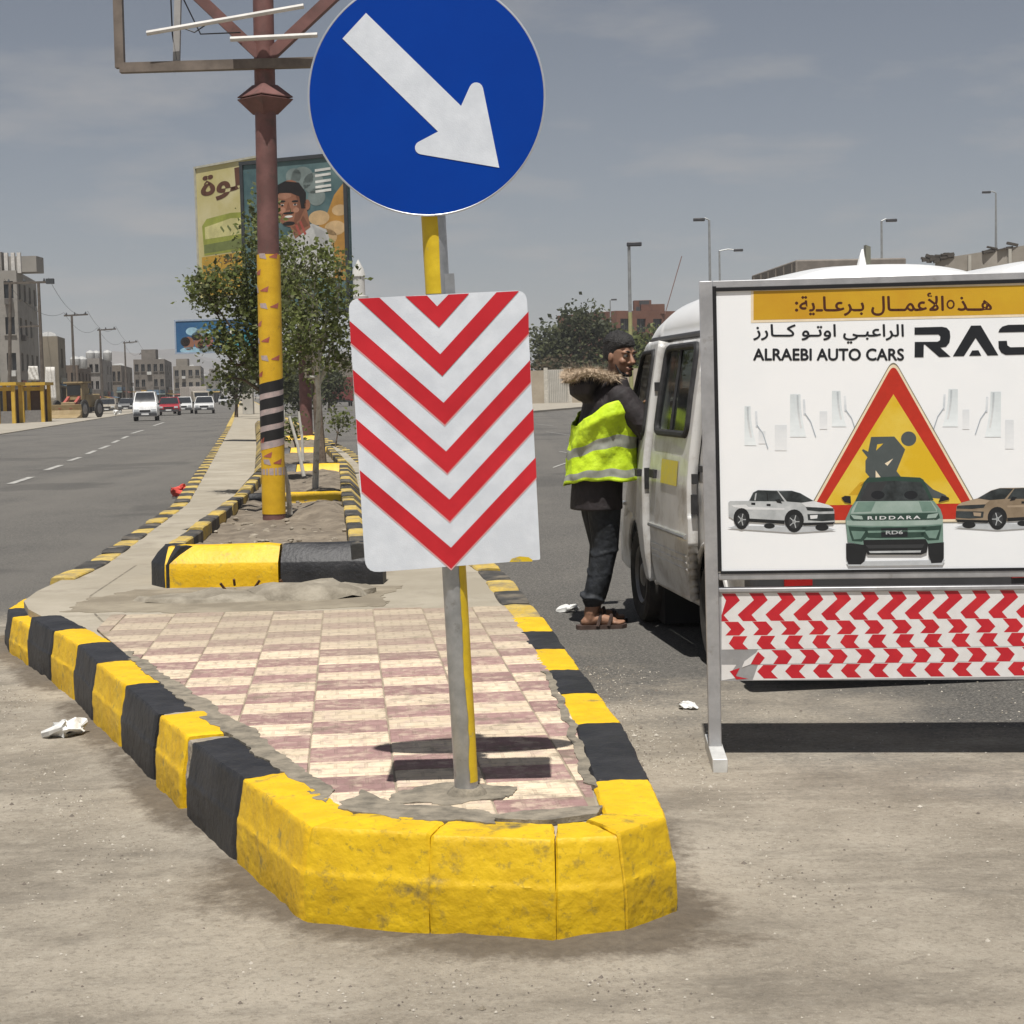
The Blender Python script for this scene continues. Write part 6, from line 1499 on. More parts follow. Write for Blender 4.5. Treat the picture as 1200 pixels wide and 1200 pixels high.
def building(name, label, s0, s1, t0, t1, h, col, floors, cols, group=None, parapet=0.9, shops=True, wmul=1.0, cat='building'):
    A, Bc, Cc, Dc = RD(s0, t0), RD(s0, t1), RD(s1, t1), RD(s1, t0)
    r = thing(name, label, cat, tuple(RD((s0 + s1) / 2, (t0 + t1) / 2)), 0, group)
    col = tuple(c * 0.72 for c in col)
    mat = pm('wall_' + '_'.join(str(int(c * 1000)) for c in col), col, 0.9, scale=0.35, col2=tuple(c * 1.25 for c in col), world=True, col3=tuple(c * 0.7 for c in col), scale3=0.8, cut3=(0.52, 0.72), bump=0.2, bscale=2)
    mb = MB(); Z = Vector((0, 0, 1)); fh = (h - 0.3) / floors; wins = []
    for (P, Q, n_) in ((A, Bc, cols[0]), (Bc, Cc, cols[1])):
        U = Q - P; W = U.length; U.normalize(); N = U.cross(Z); rects = []
        for f in range(floors):
            for k in range(n_):
                if random.random() < 0.1: continue
                c = W * (k + 0.5) / n_; ww = min(W / n_ * 0.28, 0.75) * wmul
                z0, z1 = (f * fh + fh * 0.32, f * fh + fh * 0.80) if (f or not shops) else (0.05, fh * 0.78)
                if f == 0 and shops: ww = W / n_ * 0.36
                rects.append((c - ww, z0, c + ww, z1))
        facade(mb, P, U, Z, W, h, rects, 0.25, N); wins += [(P, U, N, q) for q in rects]
    mb.quad(Cc, Dc, Dc + Z * h, Cc + Z * h); mb.quad(Dc, A, A + Z * h, Dc + Z * h); mb.quad(A + Z * (h - 0.3), Bc + Z * (h - 0.3), Cc + Z * (h - 0.3), Dc + Z * (h - 0.3))
    wall = mb.build('wall', mat, r)
    for P, U, N, (a, b, c, d) in wins:
        m_ = MB(); O = P + U * a + Z * b - N * 0.24; w, hh_ = c - a, d - b
        m_.quad(O, O + U * w, O + U * w + Z * hh_, O + Z * hh_)
        wn_ = m_.build('window', M_PANE, r)
        f_ = MB(); O2 = O + N * 0.04
        f_.box(O2 + U * w / 2 + Z * hh_ / 2, (0.06, 0.06, hh_), 0); f_.build('frame', M_WFR, wn_)
    AW = [pm('awning_%d' % i, c, 0.7, scale=2) for i, c in enumerate(((0.10, 0.16, 0.22), (0.26, 0.08, 0.06), (0.30, 0.27, 0.20), (0.08, 0.10, 0.09), (0.33, 0.22, 0.05)))]
    for P, U, N, (a, b, c, d) in wins:
        w = c - a
        if b < 0.1 and shops:
            rot = Matrix((U, N, Z)).transposed()
            MB().box(P + U * (a + c) / 2 + Z * (d + 0.12) + N * 0.45, (w + 0.3, 0.95, 0.05), 0, rot @ Matrix.Rotation(radians(-14), 3, 'X')).build('awning', random.choice(AW), r)
            MB().box(P + U * (a + c) / 2 + Z * (d + 0.55) + N * 0.06, (w + 0.1, 0.1, 0.5), 0, rot).build('shop_sign', random.choice(AW), r)
        elif random.random() < 0.3:
            rot = Matrix((U, N, Z)).transposed()
            MB().box(P + U * (a + c) / 2 + Z * (b - 0.3) + N * 0.22, (0.7, 0.36, 0.5), 0, rot).build('air_conditioner', M_WFR if random.random() < 0.4 else pm('ac_white', (0.5, 0.5, 0.48), 0.6), r)
        elif b > 0.1:
            rot = Matrix((U, N, Z)).transposed()
            MB().box(P + U * (a + c) / 2 + Z * (b - 0.05) + N * 0.05, (w + 0.25, 0.2, 0.09), 0, rot).build('sill', mat, r)
    for k in range(3):
        q = A.lerp(Bc, random.uniform(0.1, 0.9)).lerp(Dc.lerp(Cc, 0.5), random.uniform(0.1, 0.8))
        if k == 0 and (Bc - A).length < 5: continue
        if k == 0: MB().box((q.x, q.y, h + 0.7), (2.4, 2.2, 2.0)).build('stair_head', mat, r)
        else: MB().lathe([(0.03, 0.25), (0.3, 0.30), (0.5, 0.42), (0.55, 0.5)], 12, Matrix.Translation((q.x, q.y, h - 0.3)) @ Matrix.Rotation(0.6, 4, 'X')).tube([(q.x, q.y, h - 0.3), (q.x, q.y, h + 0.1)], 0.04, 6).build('satellite_dish', pm('dish_white', (0.30, 0.30, 0.29), 0.6), r)
    return r, mat, (A, Bc, Cc, Dc)
def tq(px, Y):
    x = at(px, 460, Y).x; s = (Vector((x, Y)) - M0).dot(AX); return s, (Vector((x, Y)) - M0).dot(NXV)
def hq(px, py, Y): return at(px, py, Y).z
L = []
specs = [('apartment_building', 'tall unfinished grey apartment block with bare white columns on its roof', 152, -90, 25, 318, (0.33, 0.31, 0.28), 4, (6, 4), 15),
         ('concrete_house', 'narrow blank tan concrete building beside the tall apartment block', 141, 50, 70, 394, (0.27, 0.235, 0.18), 2, (0, 1), 6),
         ('brick_house', 'brown two-storey shop house with white water tanks on its roof', 178, 72, 92, 428, (0.17, 0.13, 0.10), 2, (2, 4), 16),
         ('shop_house', 'pale grey shop house behind the parked wheel loader', 205, 98, 118, 420, (0.30, 0.28, 0.26), 3, (3, 4), 20),
         ('shop_house', 'low brown shop house beyond the pale grey one', 245, 126, 143, 428, (0.20, 0.17, 0.14), 2, (3, 3), 25),
         ('shop_house', 'grey-brown long block with rows of small windows farther down the road', 285, 158, 194, 421, (0.21, 0.185, 0.16), 3, (5, 4), 30),
         ('shop_house', 'distant tan block left of the blue billboard pillar', 350, 204, 236, 429, (0.27, 0.24, 0.20), 3, (4, 3), 30),
         ('shop_house', 'distant low grey house at the end of the street', 430, 232, 258, 440, (0.24, 0.225, 0.20), 2, (3, 2), 30),
         ('shop_house', 'distant pale house right of the median trees', 360, 318, 372, 432, (0.30, 0.28, 0.25), 3, (4, 3), 30),
         ('shop_house', 'distant brown house beside the white minaret', 330, 372, 440, 428, (0.25, 0.21, 0.17), 2, (5, 3), 30)]
BL = {}
for nm, lab, Y, p0, p1, top, col, fl, cols, dep in specs:
    s0, t1 = tq(p1, Y); _, t0 = tq(p0, Y); h = hq((p0 + p1) / 2, top, Y)
    BL[lab] = building(nm, lab, s0, s0 + dep, t0, t1, h, col, fl, cols, 'houses along the left side of the road' if nm == 'shop_house' else None)
# roof columns, tanks
ap = BL[specs[0][1]]; hA = hq(0, 318, 152)
for k, px in enumerate((-12, -2, 8, 16, 23)):
    q = at(px, 318, 152.5); MB().box((q.x, q.y, hA + 0.75), (0.32, 0.3, 1.8 if k else 1.3)).build('roof_column', pm('whitewash', (0.55, 0.53, 0.50), 0.9), ap[0])
MB().box((at(2, 310, 153).x, 154.5, hA + 0.7), (6.0, 2.4, 1.4)).build('roof_room', ap[1], ap[0])
for lab, lst in ((specs[2][1], ((88, 0), (96, 1.5))), (specs[3][1], ((106, 0.5), (113, 2.0), (126, 1)))):
    b_ = BL[lab]; Y = 178 if lab == specs[2][1] else 205; hB = hq(100, 428 if Y == 178 else 420, Y)
    for px, dy in lst:
        q = at(px, 420, Y + 2 + dy); MB().lathe([(0.5, 0), (0.55, 0.1), (0.55, 1.0), (0.4, 1.2), (0.12, 1.3), (0.1, 1.36)], 12, Matrix.Translation((q.x, q.y, hB - 0.3))).build('water_tank', pm('white_tank', (0.42, 0.42, 0.41), 0.6), b_[0])
# brick building on the right, behind trees
pB = at(724, 455, 230); qB = at(800, 455, 236)
AXs, NXs = AX, NXV
def free_building(name, label, P, Q, dep, h, col, floors, cols, cat='building'):
    global AX, NXV, M0
    s_ = (AX, NXV, M0); d = Vector((Q.x - P.x, Q.y - P.y)); W = d.length; d.normalize()
    NXV = d; AX = Vector((-d.y, d.x)); M0 = Vector((P.x, P.y))
    r = building(name, label, 0, dep, 0, W, h, col, floors, cols, cat=cat, shops=False)
    AX, NXV, M0 = s_; return r
hb = hq(760, 364, 232)
bb = free_building('brick_building', 'red-brown brick building with a rooftop room behind the trees', pB, qB, 14, hb, (0.19, 0.085, 0.055), 3, (4, 3))
q = at(765, 360, 234); MB().box((q.x, q.y + 1.5, hb + 0.3), (3.2, 3, 1.3)).build('roof_room', bb[1], bb[0]); q = at(752, 350, 234)
MB().box((q.x + 0.4, q.y + 1, hb + 1.2), (1.3, 1, 0.5)).build('roof_tank', dk, bb[0]); a, b_ = at(780, 358, 233), at(799, 300, 233)
for k_, (dx_, dz_) in enumerate(((-0.8, 0.2), (2.6, 0.5))): MB().box((q.x + dx_ + 0.3, q.y + 0.6, hb + dz_), (0.5, 0.5, 0.9)).build('roof_tank', dk, bb[0])
MB().tube([Vector((a.x, a.y + 1, hb - 0.4)), b_], 0.06, 6).build('antenna', pm('antenna_red', (0.25, 0.14, 0.12), 0.6), bb[0])
# minaret
q = at(424, 455, 320); zt = hq(424, 304, 320)
mi_ = thing('minaret', 'slim white minaret with a pointed cap rising beside the portrait billboard', 'minaret', (q.x, q.y, 0))
M_WHT = pm('minaret_white', (0.55, 0.54, 0.51), 0.8)
MB().lathe([(1.5, 0), (1.4, zt * 0.55), (1.25, zt * 0.72)], 14, Matrix.Translation(q * Vector((1, 1, 0)).length * 0 + Vector((q.x, q.y, 0)))).build('shaft', M_WHT, mi_)
MB().lathe([(1.7, zt * 0.72), (1.75, zt * 0.74), (1.15, zt * 0.745), (1.1, zt * 0.88)], 14, Matrix.Translation((q.x, q.y, 0))).build('balcony', M_WHT, mi_)
MB().lathe([(1.3, zt * 0.88), (1.0, zt * 0.93), (0.4, zt * 0.975), (0.06, zt)], 14, Matrix.Translation((q.x, q.y, 0))).build('cap', M_WHT, mi_)
# boundary wall with a gate
wl_ = thing('boundary_wall', 'pale plastered boundary wall with pillars and a white gate panel across the road', 'wall', tuple(at(650, 466, 158) * 1.0)); wl_.location.z = 0; wl_.matrix_basis = Matrix.Translation((wl_.location.x, wl_.location.y, 0))
M_WALL = pm('tan_plaster', (0.33, 0.28, 0.21), 0.9, scale=0.5, col2=(0.42, 0.36, 0.28), world=True, col3=(0.25, 0.21, 0.16), scale3=1.5)
wp = [at(px, 465, 158).xy for px in (560, 590, 618, 640, 668, 700, 735, 775)]; hw = hq(640, 434, 158)
for k, (a, b_) in enumerate(zip(wp, wp[1:])):
    d = (b_ - a); ang = atan2(d.y, d.x); c = (a + b_) / 2; g_ = k == 3
    if g_:
        gt = MB().box((c.x, c.y, hw / 2 + 0.1), (d.length - 0.4, 0.06, hw - 0.1), 0, Matrix.Rotation(ang, 3, 'Z')).build('gate_panel', pm('gate_white', (0.45, 0.43, 0.38), 0.6, scale=1.2, col2=(0.55, 0.53, 0.48)), wl_)
        for i in range(12):
            x = a.lerp(b_, (i + 0.8) / 12.6); MB().box((x.x, x.y - 0.05, hw / 2 + 0.1), (0.07, 0.06, hw - 0.2)).build('bar', pm('gate_bar', (0.30, 0.28, 0.25), 0.6), gt)
    else: MB().box((c.x, c.y, hw / 2), (d.length - 0.3, 0.25, hw), 0, Matrix.Rotation(ang, 3, 'Z')).build('wall_panel', M_WALL, wl_)
for k, a in enumerate(wp): MB().box((a.x, a.y, hw / 2 + 0.12), (0.36, 0.4, hw + 0.24)).build('pillar', pm('pillar_pale', (0.50, 0.47, 0.41), 0.9) if k in (3, 4) else M_WALL, wl_)

# ------------------------------------------------------------------ poles, wires, lamps
M_WOOD = pm('weathered_pole', (0.085, 0.07, 0.058), 0.85, scale=3, col2=(0.13, 0.11, 0.09))
wires = []
for k, (px, py, Y, lx, rx) in enumerate(((45, 331, 116, -40, 12), (84, 369, 158, -9, 19), (117, 386, 192, -3, 19), (146, 401, 237, -2, 15), (167, 414, 300, -4, 14))):
    tp = at(px, py, Y); h = tp.z
    r = thing('utility_pole', ('utility pole with wide crossarm in front of the apartment block', 'utility pole rising behind the tan concrete building', 'utility pole beside the pale grey shop house', 'utility pole in front of the low brown shop house', 'smallest and farthest utility pole of the row')[k], 'utility pole', (tp.x, tp.y, 0), 0, 'utility poles along the left shoulder')
    MB().tube([(tp.x, tp.y, 0), (tp.x, tp.y, h)], [0.16, 0.10], 10).build('pole', M_WOOD, r)
    a, b_ = at(px + lx, py + 1, Y), at(px + rx, py - 0.5, Y)
    MB().bar(a, b_, 0.14).build('crossarm', M_WOOD, r)
    for t_ in (0.1, 0.45, 0.9):
        q = a.lerp(b_, t_); MB().lathe([(0.05, 0), (0.09, 0.1), (0.05, 0.22), (0.02, 0.28)], 8, Matrix.Translation(q)).build('insulator', dk, r)
    if k == 0: MB().box(b_ + Vector((0.1, 0, 0.05)), (0.5, 0.35, 0.35)).build('lamp_head', dk, r); MB().bar(at(px + 2, 382, Y), at(px - 22, 383, Y), 0.1).build('lower_arm', M_WOOD, r); MB().tube([at(12, 331, Y), at(11, 470, Y) * 1.0], [0.1, 0.14], 8).build('second_post', M_WOOD, r)
    wires.append((a, b_))
SPAN = ('between the apartment block and tan building', 'between the tan building and pale shop house', 'between the pale and low brown shop houses', 'between the two farthest utility poles')
for kw, ((a0, b0), (a1, b1)) in enumerate(zip(wires, wires[1:])):
    for p, q, sdw in ((a0, a1, 'shoulder side'), (b0, b1, 'road side')):
        pts = [p.lerp(q, i / 12) + Vector((0, 0, 0.28 - 1.1 * 4 * (i / 12) * (1 - i / 12))) for i in range(13)]
        tag(MB().tube(pts, 0.016, 4).build('power_line', dk), '%s sagging power line %s' % (sdw, SPAN[kw]), 'cable', 'power lines along the left shoulder')
M_LP = pm('lamp_post_grey', (0.32, 0.33, 0.33), 0.5, 0.4); M_LPD = pm('lamp_head_dark', (0.05, 0.05, 0.055), 0.5)
for px, py, Y, arm, lab in ((737, 287, 70, 4, 'street lamp post with pale yellow lower half behind the attendant'), (831, 258, 90, -9, 'tall street lamp with short left arm above the post of the board'), (843, 294, 112, 20, 'street lamp with long horizontal arm beside the board post'), (1033, 259, 96, 9, 'street lamp with short right arm behind the minibus roof'), (1167, 226, 124, -9, 'street lamp standing on the overpass ramp'), (715, 352, 180, 3, 'small distant street lamp behind the large tree')):
    tp = at(px, py, Y); z0 = 0 if px != 1167 else hq(1167, 305, 124)
    r = thing('street_lamp', lab, 'street lamp', (tp.x, tp.y, z0), 0, 'street lamps on the right'); 
    MB().tube([(tp.x, tp.y, z0), (tp.x, tp.y, tp.z)], [0.10, 0.055] if px != 737 else [0.085, 0.06], 10).build('pole', M_LP, r)
    if px == 737: MB().tube([(tp.x, tp.y, z0), (tp.x, tp.y, hq(737, 366, Y))], [0.09, 0.082], 10).build('painted_base', pm('pale_yellow_post', (0.36, 0.35, 0.16), 0.6), r)
    e = at(px + arm, py - 1, Y); MB().tube([tp, tp.lerp(e, 0.5) + Vector((0, 0, 0.08)), e], 0.04, 6).build('arm', M_LP, r)
    MB().box(e + Vector((0.25 if arm > 0 else -0.25, 0, -0.03)) * (0.5 if px != 737 else 0.3), (0.6, 0.25, 0.16)).build('lamp_head', M_LPD, r, bevel=0.03)
# overpass ramp on the right
br = thing('overpass_ramp', 'concrete overpass ramp with parapet climbing to the right behind minibuses', 'overpass', (*at(1150, 450, 124).xy, 0))
M_BRC = pm('overpass_concrete', (0.26, 0.235, 0.20), 0.9, scale=0.5, col2=(0.34, 0.31, 0.27), world=True)
e0, e1 = at(1096, 318, 124), at(1420, 268, 118); d = (e1 - e0); hd = Vector((d.x, d.y, 0)).normalized(); bk = Vector((-hd.y, hd.x, 0)) * 9
dn = Vector((0, 0, 1.1)); z1 = Vector((0, 0, 1))
mb = MB(); a, b_ = e0 + z1 * 0.0, e1
mb.add([a, b_, b_ + bk, a + bk, a - dn, b_ - dn, b_ + bk - dn, a + bk - dn], [(0, 1, 2, 3), (7, 6, 5, 4), (0, 4, 5, 1), (1, 5, 6, 2), (2, 6, 7, 3), (3, 7, 4, 0)]); mb.build('deck', M_BRC, br)
nv = -bk.normalized() * 0.15
for off in (Vector(), bk):
    P = [a + off, b_ + off]; mb = MB(); w = bk.normalized() * 0.25
    o0 = nv if off.length == 0 else Vector()
    mb.add([P[0] + o0 - z1 * 0.3, P[1] + o0 - z1 * 0.3, P[1] + o0 + w - z1 * 0.3, P[0] + o0 + w - z1 * 0.3] + [P[0] + o0 + z1 * 0.85, P[1] + o0 + z1 * 0.85, P[1] + o0 + w + z1 * 0.85, P[0] + o0 + w + z1 * 0.85], [(0, 3, 2, 1), (4, 5, 6, 7), (0, 1, 5, 4), (1, 2, 6, 5), (2, 3, 7, 6), (3, 0, 4, 7)]); mb.build('parapet', M_BRC, br)
for t_ in (0.13, 0.28, 0.45, 0.7, 0.9):
    q = a.lerp(b_, t_) + nv * 1.6; MB().box(q + z1 * 0.15, (0.22, 0.22, 1.2)).build('parapet_post', M_CPIL, br)
for t_ in (0.15, 0.5, 0.85):
    q = a.lerp(b_, t_) + bk * 0.5; MB().box((q.x, q.y, (q.z - 1.1) / 2), (1.4, 3.5, q.z - 1.1)).build('pier', M_BRC, br)
mb = MB()
for k in range(26):
    q = a.lerp(b_, random.choice((random.uniform(-0.03, 0.06), random.uniform(0.18, 0.32)))) + z1 * random.uniform(0.75, 1.1) + nv; mb.box(q, (random.uniform(0.3, 1.1), 0.3, random.uniform(0.1, 0.3)), 0, Matrix.Rotation(random.uniform(-0.4, 0.4), 3, 'Y'))
mb.build('scrap_pile', pm('dark_scrap', (0.07, 0.06, 0.05), 0.8), br, kind='stuff')

# ------------------------------------------------------------------ vehicles down the road
def rear_wheels(r, xs2, half, rad):
    for x in xs2:
        for s in (1, -1):
            T = Matrix.Translation((x, s * half, rad)) @ Matrix.Rotation(-s * pi / 2, 4, 'X')
            w = MB().lathe([(0.03, -0.18), (rad * 0.92, -0.18), (rad, -0.14), (rad, -0.03), (rad * 0.9, 0.0), (rad * 0.62, -0.01), (rad * 0.6, -0.04)], 22, T).build('wheel', M_TYRE, r, local=True)
            MB().lathe([(rad * 0.6, -0.045), (rad * 0.55, -0.02), (rad * 0.2, -0.012), (0.02, -0.01)], 16, T).build('rim', M_STEEL, w, local=True)
def car(name, label, loc, rz, paint, prof, gl, half=0.82, rad=0.31, wx=(1.3, -1.25), cat='car', group=None, belt=0.85):
    # prof: side outline (x, z) of the body; gl: greenhouse outline; x forward
    r = thing(name, label, cat, loc, rz, group)
    mb = MB(); n = len(prof)
    ys = [(-half, 0.90), (-half * 0.94, 1.0), (half * 0.94, 1.0), (half, 0.90)]
    cx = sum(p[0] for p in prof) / n; cz = sum(p[1] for p in prof) / n
    rings = [[Vector((cx + (x - cx) * (0.985 if k < 1 else 1), y, cz + (z - cz) * k)) for x, z in prof] for y, k in ys]
    mb.loft(rings, 0, True, False); mb.build('body', paint, r, local=True, bevel=0.03)
    gr_ = []
    zlo = min(z for x, z in gl)
    zhi = max(z for x, z in gl)
    for y0, sgn_ in ((-1, -1), (1, 1)): gr_.append([Vector((x, sgn_ * (half * 0.93 - 0.16 * (z - zlo) / (zhi - zlo)), z)) for x, z in gl])
    mb = MB(); mb.loft(gr_, 0, True, False); mb.build('glasshouse', M_PANE, r, local=True)
    top = [p for p in gl if p[1] > zhi - 0.02]; x0, x1 = min(p[0] for p in top), max(p[0] for p in top)
    MB().box(((x0 + x1) / 2, 0, zhi + 0.02), (x1 - x0 + 0.16, (half * 0.93 - 0.16) * 2 + 0.04, 0.07)).build('roof', paint, r, local=True, bevel=0.025)
    for (xa, za) in [p for p in gl if p[1] <= zlo + 0.02]:
        pass
    fr_ = sorted(gl, key=lambda p: -p[0]); ft = max(top, key=lambda p: p[0]); fb = max([p for p in gl if p[1] < zlo + 0.05], key=lambda p: p[0])
    rt = min(top, key=lambda p: p[0]); rb = min([p for p in gl if p[1] < zlo + 0.05], key=lambda p: p[0])
    for s in (1, -1):
        for (p0, p1) in ((fb, ft), (rb, rt), ((0.5 * (ft[0] + rt[0]), zlo), (0.5 * (ft[0] + rt[0]), zhi))):
            MB().bar((p0[0], s * half * 0.935, p0[1]), (p1[0], s * (half * 0.935 - 0.16), p1[1]), 0.07).build('pillar', paint, r, local=True)
    xf = max(p[0] for p in prof); xr = min(p[0] for p in prof)
    for s in (1, -1):
        MB().box((xf - 0.03, s * half * 0.70, belt * 0.78), (0.10, 0.30, 0.15)).build('headlight', M_LAMP, r, local=True); MB().box((xr + 0.03, s * half * 0.74, belt * 0.85), (0.10, 0.22, 0.18)).build('tail_light', M_TAIL, r, local=True)
        MB().box((fb[0] - 0.25, s * (half + 0.10), zlo + 0.06), (0.08, 0.16, 0.12)).build('mirror', M_RUB, r, local=True)
    MB().box((xf - 0.01, 0, belt * 0.74), (0.06, half * 0.9, 0.13)).build('grille', M_RUB, r, local=True); MB().box((xf, 0, 0.40), (0.14, half * 1.9, 0.18)).build('bumper', M_PLAST, r, local=True); MB().box((xf + 0.08, 0, 0.43), (0.02, 0.45, 0.11)).build('number_plate', pm('plate_white', (0.7, 0.7, 0.68)), r, local=True); MB().box((xr, 0, 0.42), (0.12, half * 1.9, 0.18)).build('bumper', M_PLAST, r, local=True)
    rear_wheels(r, wx, half - 0.01, rad)
    return r
SED = [(2.15, 0.30), (2.2, 0.55), (2.1, 0.78), (1.2, 0.92), (-1.5, 0.97), (-2.1, 0.95), (-2.2, 0.7), (-2.15, 0.32)]; SEDG = [(1.15, 0.90), (0.45, 1.40), (-0.9, 1.42), (-1.55, 0.95)]
MVN = [(1.6, 0.28), (1.68, 0.6), (1.55, 1.0), (-1.6, 1.05), (-1.65, 0.7), (-1.6, 0.3)]; MVG = [(1.5, 1.0), (1.0, 1.70), (0.8, 1.78), (-1.45, 1.78), (-1.58, 1.02)]
P_W = pm('white_car_paint', (0.72, 0.72, 0.71), 0.3, coat=0.4); P_R = pm('red_car_paint', (0.40, 0.018, 0.028), 0.3, coat=0.4); P_G = pm('grey_car_paint', (0.20, 0.20, 0.20), 0.35, coat=0.3); P_T = pm('tan_car_paint', (0.36, 0.32, 0.26), 0.4, coat=0.2)
toward = -pi / 2 + radians(9.0)                          # coming towards us on the left carriageway
away = pi / 2 + radians(9.0)
for (px, py, lab, rz, paint, prof, gl, half, bel, cat, nm, wx) in (
    (172, 493, 'white microvan driving towards us on the left carriageway', toward, P_W, MVN, MVG, 0.75, 0.85, 'van', 'microvan', (1.0, -0.95)),
    (199, 486.5, 'red car driving just behind the white microvan', toward, P_R, SED, SEDG, 0.86, 0.85, 'car', 'sedan', (1.3, -1.25)),
    (215, 484.5, 'white saloon between the red car and the lone white car', toward, P_W, SED, SEDG, 0.84, 0.85, 'car', 'sedan', (1.3, -1.25)),
    (240, 484.5, 'lone white saloon nearest the median kerb on the left carriageway', toward, P_W, SED, SEDG, 0.84, 0.85, 'car', 'sedan', (1.3, -1.25)),
    (262, 474, 'tiny far-off white car at the end of the left carriageway', toward, P_W, SED, SEDG, 0.84, 0.85, 'car', 'sedan', (1.3, -1.25)),
    (127, 484.5, 'pale parked car beyond the wheel loader', toward, P_T, SED, SEDG, 0.84, 0.85, 'car', 'sedan', (1.3, -1.25)),
    (149, 483, 'grey parked car left of the white microvan', toward, P_G, SED, SEDG, 0.84, 0.85, 'car', 'sedan', (1.3, -1.25)),
    (356, 474, 'white car on the right carriageway seen between the trees', away, P_W, SED, SEDG, 0.84, 0.85, 'car', 'sedan', (1.3, -1.25)),
    (374, 473, 'dark grey car beside the red truck on the right carriageway', away, P_G, SED, SEDG, 0.84, 0.85, 'car', 'sedan', (1.3, -1.25))):
    q = gp(px, py); car(nm, lab, (q.x, q.y, 0), rz, paint, prof, gl, half, 0.31, wx, cat, 'cars on the road', bel)
def box_truck(label, loc, rz, boxc, cabc, L=5.0, W=2.2, H=2.9, z0=0.75):
    r = thing('box_truck', label, 'truck', loc, rz)
    bx = MB().box((-L * 0.12, 0, z0 + (H - z0) / 2), (L * 0.7, W, H - z0)).build('cargo_box', boxc, r, local=True, bevel=0.03)
    for k in range(6): MB().box((-L * 0.12 - L * 0.3 + L * 0.12 * k, 0, z0 + (H - z0) / 2), (0.06, W + 0.05, H - z0 - 0.1)).build('rib', boxc, bx, local=True)
    cab = MB().prism([(-0.9, 0.5), (0.75, 0.5), (0.8, 1.25), (0.45, 2.2), (-0.9, 2.25)], -W * 0.46, W * 0.46, 0, Matrix.Translation((L * 0.36, 0, 0.05)) @ Matrix(((1, 0, 0, 0), (0, 0, -1, 0), (0, 1, 0, 0), (0, 0, 0, 1)))).build('cab', cabc, r, local=True, bevel=0.05)
    MB().box((L * 0.36 + 0.64, 0, 1.75), (0.06, W * 0.8, 0.6), 0, Matrix.Rotation(radians(-18), 3, 'Y')).build('windscreen', M_PANE, cab, local=True)
    MB().box((-L * 0.03, 0, 0.6), (L * 0.9, 0.9, 0.2)).build('chassis', M_RUB, r, local=True); MB().box((-L * 0.49, 0, 0.55), (0.12, W * 0.95, 0.16)).build('bumper', M_RUB, r, local=True)
    for s in (1, -1): MB().box((-L * 0.5, s * W * 0.42, 0.72), (0.06, 0.25, 0.13)).build('tail_light', M_TAIL, r, local=True)
    rear_wheels(r, (L * 0.33, -L * 0.3), W / 2 - 0.06, 0.42)
    return r
q = gp(400, 476); box_truck('red truck seen from behind on the right carriageway', (q.x, q.y, 0), away, pm('truck_red', (0.17, 0.035, 0.03), 0.6), P_R, 6, 2.4, 3.3)
q = gp(214, 478.5); box_truck('long pale truck behind the saloons on the left carriageway', (q.x - 2, q.y + 20, 0), toward + 0.25, pm('truck_pale', (0.45, 0.41, 0.37), 0.6), P_T, 9, 2.4, 2.9)
qa, qb = at(938, 306, 32), at(1068, 304, 32)
box_truck('brown box truck with only its flat roof edge above the minibus', ((qa.x + qb.x) / 2 - 0.3, 34.5, 0), pi / 2 + radians(3), pm('truck_brown', (0.20, 0.175, 0.15), 0.7), P_T, 6, qb.x - qa.x, qa.z)
# wheel loader parked on the left shoulder
q = gp(92, 490)
ld = thing('wheel_loader', 'dusty yellow-brown wheel loader with red arms parked on the left shoulder', 'loader', (q.x, q.y, 0), toward - 0.35)
M_LD = pm('dusty_loader_yellow', (0.26, 0.19, 0.09), 0.75, scale=2, col2=(0.33, 0.25, 0.14)); M_LR = pm('loader_red', (0.36, 0.08, 0.06), 0.6)
MB().box((-1.2, 0, 1.35), (2.6, 1.5, 1.0)).build('engine_cover', M_LD, ld, local=True, bevel=0.08); MB().box((0.9, 0, 0.95), (1.8, 1.1, 0.6)).build('front_frame', M_LD, ld, local=True, bevel=0.05)
cb = MB().box((0.0, 0, 2.05), (1.3, 1.35, 1.3), 0, None, 0.9).build('cab', M_LD, ld, local=True, bevel=0.04); MB().box((0.655, 0, 2.15), (0.05, 1.1, 0.8)).build('cab_window', M_PANE, cb, local=True); MB().box((0, 0, 2.76), (1.5, 1.6, 0.12)).build('cab_roof', M_LD, cb, local=True)
rear_wheels(ld, (1.3, -1.3), 1.22, 0.72)
for s in (1, -1): MB().bar((0.6, s * 0.45, 1.6), (2.2, s * 0.45, 0.7), 0.22).build('arm', M_LR, ld, local=True)
mb = MB(); mb.prism([(0, 0), (1.0, 0), (0.25, 0.25), (0.1, 0.6), (0.2, 1.0), (0.1, 1.02), (-0.05, 0.6)], -1.3, 1.3, 0, Matrix.Translation((2.1, 0, 0.05)) @ Matrix(((1, 0, 0, 0), (0, 0, -1, 0), (0, 1, 0, 0), (0, 0, 0, 1)))); mb.build('bucket', M_LD, ld, local=True)
